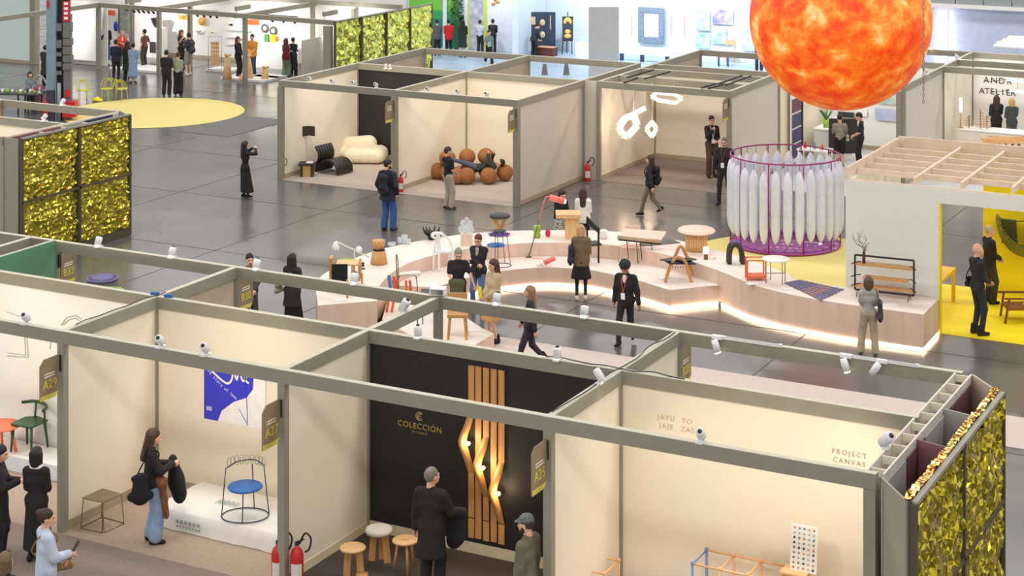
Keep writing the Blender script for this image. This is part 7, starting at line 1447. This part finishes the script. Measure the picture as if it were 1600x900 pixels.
person(1357, 556, 1.60, 8, 'person in grey T-shirt and khaki trousers facing the shelf rack', ('tee', (166, 162, 156)), ('trousers', (174, 158, 132)), ('bob', (92, 70, 56)), pose='front', fem=True, shoes=((60, 84, 62), 'shoe'), lf=(-.17, .02, 0), rf=(.15, -.06, 0))
worn('tote', 'person in grey T-shirt and khaki trousers facing the shelf rack', 'charcoal sling bag on the person in grey T-shirt', (62, 60, 64), side=1, z=1.08, yo=-.12)
person(1527, 523, 1.92, 75, 'person in black with shoulder bag at the yellow pavilion', ('long', (38, 38, 42)), ('slim', (44, 46, 52)), None, pose='front', shoes=((34, 26, 24), 'boot'), z=.015)
worn('shoulder', 'person in black with shoulder bag at the yellow pavilion', 'black shoulder bag of the person in black at the pavilion', (30, 30, 34), side=-1, z=.98)
person(1546, 474, 1.74, 80, 'person in black suit and yellow shirt inside the yellow pavilion', ('jacket', (34, 32, 30)), ('trousers', (52, 52, 40)), ('crop', (190, 180, 140)), pose='front', under=(236, 226, 120), z=.015)
# ---- front booths
person(237, 848, 1.71, 72, 'person with wide light jeans and black jacket in the poster booth', ('jacket', (34, 32, 34)), ('wide', (140, 164, 196)), ('long', (72, 46, 34)), pose='phone', fem=True, shoes=((34, 30, 30), 'boot'), hp=14)
worn('tote', 'person with wide light jeans and black jacket in the poster booth', 'big black tote bag of the person in light jeans', (26, 26, 28), side=1, z=.98, yo=-.2)
def sack(b): V, Q = field_mesh([((0, 0, 0), (0, .05, -.3), .1, .17, (1, .7, 1)), ((0, .05, -.3), (.0, .1, -.5), .17, .16, (1, .7, 1))], .02, .05); mobj('sack', np_mesh('sack', V, Q, [cloth_mat((24, 23, 24))]), b)
held('person with wide light jeans and black jacket in the poster booth', 'garment_bag', 'black garment bag hanging from the arm of the person in light jeans', 'bag', sack, side=-1, off=(-.12, .05, -.02))
def scarf(b): V, Q = field_mesh([((-.1, -.12, .02), (.12, -.02, .0), .09, .08), ((.08, -.02, 0), (.10, .04, -.5), .07, .06, (1, .8, 1)), ((-.02, -.05, 0), (.02, .02, -.3), .08, .06)], .016, .04); mobj('cloth', np_mesh('scarf', V, Q, [M('scarf', (150, 92, 48), .85, c2=(96, 58, 40), scale=20)]), b)
sp = SPEC['person with wide light jeans and black jacket in the poster booth']; b_ = thing('scarf', 'rust patterned scarf at the waist of the person in light jeans', 'scarf', wmat(sp['t']) @ sp['U'](.08, .16, .98), sp['t'].rotation_euler.z); scarf(b_)
person(57, 877, 1.67, 8, 'person in black dress with white collar in the front aisle', ('long', (30, 27, 28)), ('longskirt', (30, 27, 28)), ('bob', (30, 24, 24)), pose='front', fem=True, tights=BLK)
sp = SPEC['person in black dress with white collar in the front aisle']; V, Q = field_mesh([(tuple(sp['U'](-.03, -.015, 1.47)), tuple(sp['U'](.03, -.015, 1.47)), .072, .072, (1, 1, .5))], .014, .02); mobj('white_collar', np_mesh('collar', V, Q, [MATS['paper']]), sp['t'])
person(72, 993, 1.68, 62, 'person in loose pale blue shirt looking right in the front aisle', ('loose', (196, 206, 226)), ('trousers', (90, 100, 130)), ('bun', (58, 40, 34)), pose='front', fem=True, rw=(.1, .3, 1.12), hy=15)
worn('front', 'person in loose pale blue shirt looking right in the front aisle', 'camel bag with tan strap on the person in pale blue shirt', (150, 116, 66), z=.96)
def phone(b): MB().box((0, .03, .07), (.075, .01, .15), rot=Matrix.Rotation(-.6, 3, 'X')).build('phone', MATS['black'], b)
held('person in loose pale blue shirt looking right in the front aisle', 'mobile_phone', 'black phone in the hand of the person in pale blue shirt', 'phone', phone)
person(-2, 872, 1.66, 85, 'person in long black coat at the edge of the white booth', ('coat', (30, 28, 30)), ('trousers', BLK), ('bob', (30, 26, 26)), pose='phone', fem=True, hem=.4)
person(8, 1075, 1.70, 20, 'person in dark jacket beside the pale blue shirt in the aisle', ('jacket', DRK), ('trousers', BLK), ('bob', (112, 88, 66)), pose='stand', fem=True)
person(674, 931, 1.80, 22, 'person in long black coat before the oak slat lamp', ('coat', (36, 33, 32)), ('trousers', (34, 31, 31)), ('crop', (130, 122, 112)), pose='stand', hem=.55, rw=(.2, .3, 1.05), grip=1, hy=25)
held('person in long black coat before the oak slat lamp', 'folded_coat', 'black coat folded over the arm of the person in long black coat', 'coat', coat_arm((44, 42, 44)), side=1, off=(.02, .02, 0))
person(824, 1014, 1.76, -60, 'person in olive jacket and patterned cap near the black booth', ('jacket', (110, 104, 86)), ('trousers', DRK), ('capped', M('camo', (70, 80, 76), .8, c2=(130, 136, 132), scale=30)), pose='stand', beard=1, hp=8)
# ---- behind the front row
person(457, 521, 1.68, 25, 'person in black coat carrying a shaggy fur bag', ('coat', (44, 40, 34)), ('longskirt', (34, 28, 30)), ('long', (36, 28, 26)), pose='front', fem=True, hem=.62, shoes=(BLK, 'boot'))
worn('shoulder', 'person in black coat carrying a shaggy fur bag', 'shaggy grey fur bag on the person in black coat', M('fur', (120, 108, 80), .95, c2=(170, 160, 130), scale=40, bump=.8, bscale=90), side=-1, z=1.02, yo=-.15)
person(390, 520, 1.66, 160, 'person in dark jacket partly behind the B30 sign', ('jacket', (70, 66, 62)), ('trousers', (70, 64, 58)), ('short', DHAIR), pose='front')
# ---- lying on the brown balls
hp_ = PY(748, 262, 47.3); ax = (Vector((cA, sA, 0)) * -1)            # feet point to the left of the view
up_v = (-ax * .94 + Vector((0, 0, .12))).normalized(); fw = Vector((0, 0, 1)); fw = (fw - up_v * fw.dot(up_v)).normalized(); rt = fw.cross(up_v)
mwl = Matrix.Translation(hp_ - up_v * .95) @ Matrix((rt, fw, up_v)).transposed().to_4x4()
person(0, 0, 1.74, 0, 'person in dark jacket and grey trousers lying across the brown balls', ('jacket', (52, 54, 50)), ('slim', (84, 88, 104)), ('short', DHAIR), pose='phone', loc=(0, 0, 0), mw=mwl, lf=(-.08, .42, -.02), rf=(.1, .36, .0), hp=30, lw=(-.12, .38, 1.3), rw=(.3, .3, 1.45), nocut=1)
# ---- the back of the hall
def bg(x, y, h, face, label, top, bottom, hair, **kw): return person(x, y, h, face, label, top, bottom, hair, near=False, **kw)
bg(165, 102, 1.80, 160, 'person in black jacket over red shirt with jeans at the white stand', ('jacket', BLK), ('trousers', DENIM), ('short', DHAIR), pose='chin', under=(200, 50, 56))
bg(181, 128, 1.72, 0, 'person in dark suit seen from behind by the low white platform', ('jacket', NAVY), ('slim', (34, 34, 40)), ('short', DHAIR), pose='front')
bg(199, 126, 1.62, 5, 'person in dark green coat beside the pale blue coat', ('coat', (44, 56, 52)), ('trousers', DRK), ('long', BRN), fem=True, pose='front', hem=.45)
bg(208, 130, 1.62, 2, 'person in long pale blue coat seen from behind', ('coat', (140, 160, 190)), ('trousers', (200, 196, 190)), ('short', DHAIR), fem=True, pose='front', hem=.28)
bg(260, 150, 1.78, 5, 'person in black seen from behind beside the sage shirt', ('jacket', BLK), ('trousers', BLK), ('short', DHAIR), pose='front')
bg(278, 149, 1.66, 2, 'person in sage shirt and black trousers seen from behind', ('long', (150, 158, 136)), ('wide', BLK), ('short', BRN), pose='front', fem=True)
bg(295, 118, 1.78, -50, 'person in grey shorts with dark backpack photographing the wall', ('tee', (70, 70, 74)), ('shorts', (160, 152, 142)), ('short', DHAIR), pose='photo', shoes=((210, 210, 210), 'shoe'))
worn('backpack', 'person in grey shorts with dark backpack photographing the wall', 'dark grey backpack on the person in shorts', (66, 66, 74))
bg(226, 105, 1.62, -60, 'person in brown T-shirt resting against the white display', ('tee', (112, 78, 66)), ('trousers', (70, 66, 62)), ('short', BRN), pose='pocket', shoes=((220, 214, 206), 'shoe'))
bg(191, 107, 1.62, 165, 'person in red jacket behind the dark suit', ('jacket', (206, 70, 56)), ('trousers', (80, 84, 66)), ('long', (190, 150, 110)), fem=True, pose='phone', under=(230, 226, 220))
bg(283, 108, 1.68, 120, 'person in maroon black top behind the grey post', ('long', (64, 44, 44)), ('trousers', BLK), ('long', (120, 62, 44)), fem=True, pose='phone')
bg(372, 122, 1.72, 110, 'person in black jacket and trousers by the timber cone', ('jacket', BLK), ('trousers', BLK), ('long', (90, 58, 40)), fem=True, pose='front', shoes=((220, 216, 210), 'shoe'))
bg(394, 119, 1.74, 190, 'person in orange jumper and jeans by the frame post', ('loose', (240, 160, 70)), ('trousers', (56, 76, 110)), ('short', DHAIR), pose='front')
bg(447, 121, 1.62, 15, 'person in maroon and blue top with green trousers', ('vest', (120, 40, 54)), ('wide', (112, 126, 100)), ('long', (84, 54, 40)), fem=True, pose='cross')
bg(458, 119, 1.60, 20, 'person in long navy coat seen from behind', ('coat', (40, 40, 54)), ('trousers', DRK), ('bun', BRN), fem=True, pose='cross', hem=.3)
bg(486, 100, 1.64, 70, 'person in black top and white trousers by the slatted stand', ('tee', BLK), ('wide', (236, 230, 222)), ('long', DHAIR), fem=True, pose='front')
bg(683, 87, 1.62, 0, 'person in grey jacket at the green wall', ('jacket', (96, 96, 100)), ('trousers', DRK), ('short', DHAIR), pose='front')
bg(701, 89, 1.68, 0, 'person in red padded jacket at the green wall', ('jacket', (206, 40, 44)), ('slim', BLK), ('short', DHAIR), pose='front', shoes=((220, 216, 210), 'shoe'))
bg(723, 90, 1.70, 10, 'person in long dark green coat and white trousers', ('coat', (32, 54, 46)), ('wide', (224, 220, 214)), ('long', DHAIR), fem=True, pose='front', hem=.48)
bg(750, 84, 1.52, 20, 'person in white shirt and dark trousers with shoulder strap', ('tee', (206, 206, 214)), ('trousers', DRK), ('short', BRN), pose='front')
bg(770, 84, 1.56, 2, 'person in black jacket with black backpack at the far stand', ('jacket', BLK), ('trousers', BLK), ('short', DHAIR), pose='front')
worn('backpack', 'person in black jacket with black backpack at the far stand', 'black backpack on the person at the far stand', (44, 44, 50))
bg(764, 101, 1.50, 160, 'person walking with a pale green leaflet at the far stand', ('tee', (120, 130, 140)), ('trousers', BLK), ('short', BRN), pose='walk')
held('person walking with a pale green leaflet at the far stand', 'leaflet', 'pale green folder carried by the walking person', 'leaflet', leaflet((140, 196, 180)), off=(-.15, .1, .1))
bg(833, 88, 1.50, 60, 'person in black bending over the red wooden box', ('jacket', (40, 46, 60)), ('trousers', BLK), ('short', DHAIR), pose='reach', lean=22)
bg(1557, 232, 1.74, 5, 'person in black jacket facing the lettered wall', ('jacket', (40, 36, 40)), ('trousers', BLK), ('long', (64, 42, 36)), fem=True, pose='chin')
bg(1581, 234, 1.68, 5, 'person in dark green jacket facing the lettered wall', ('jacket', (64, 76, 66)), ('trousers', (110, 100, 92)), ('bob', (196, 160, 100)), fem=True, pose='chin')
bg(1186, 111, 1.72, 10, 'person in dark trousers mostly behind the orange sphere', ('jacket', NAVY), ('trousers', (40, 46, 66)), ('short', BRN), pose='front')
bg(71, 136, 1.66, 20, 'person in dark coat half behind the grey column', ('coat', (52, 46, 42)), ('trousers', DRK), ('short', DHAIR), pose='front', hem=.5)
bg(47, 172, 1.40, 150, 'person in grey at the table of small pots', ('long', (130, 136, 146)), ('trousers', DRK), ('bob', (40, 30, 28)), fem=True, pose='front')
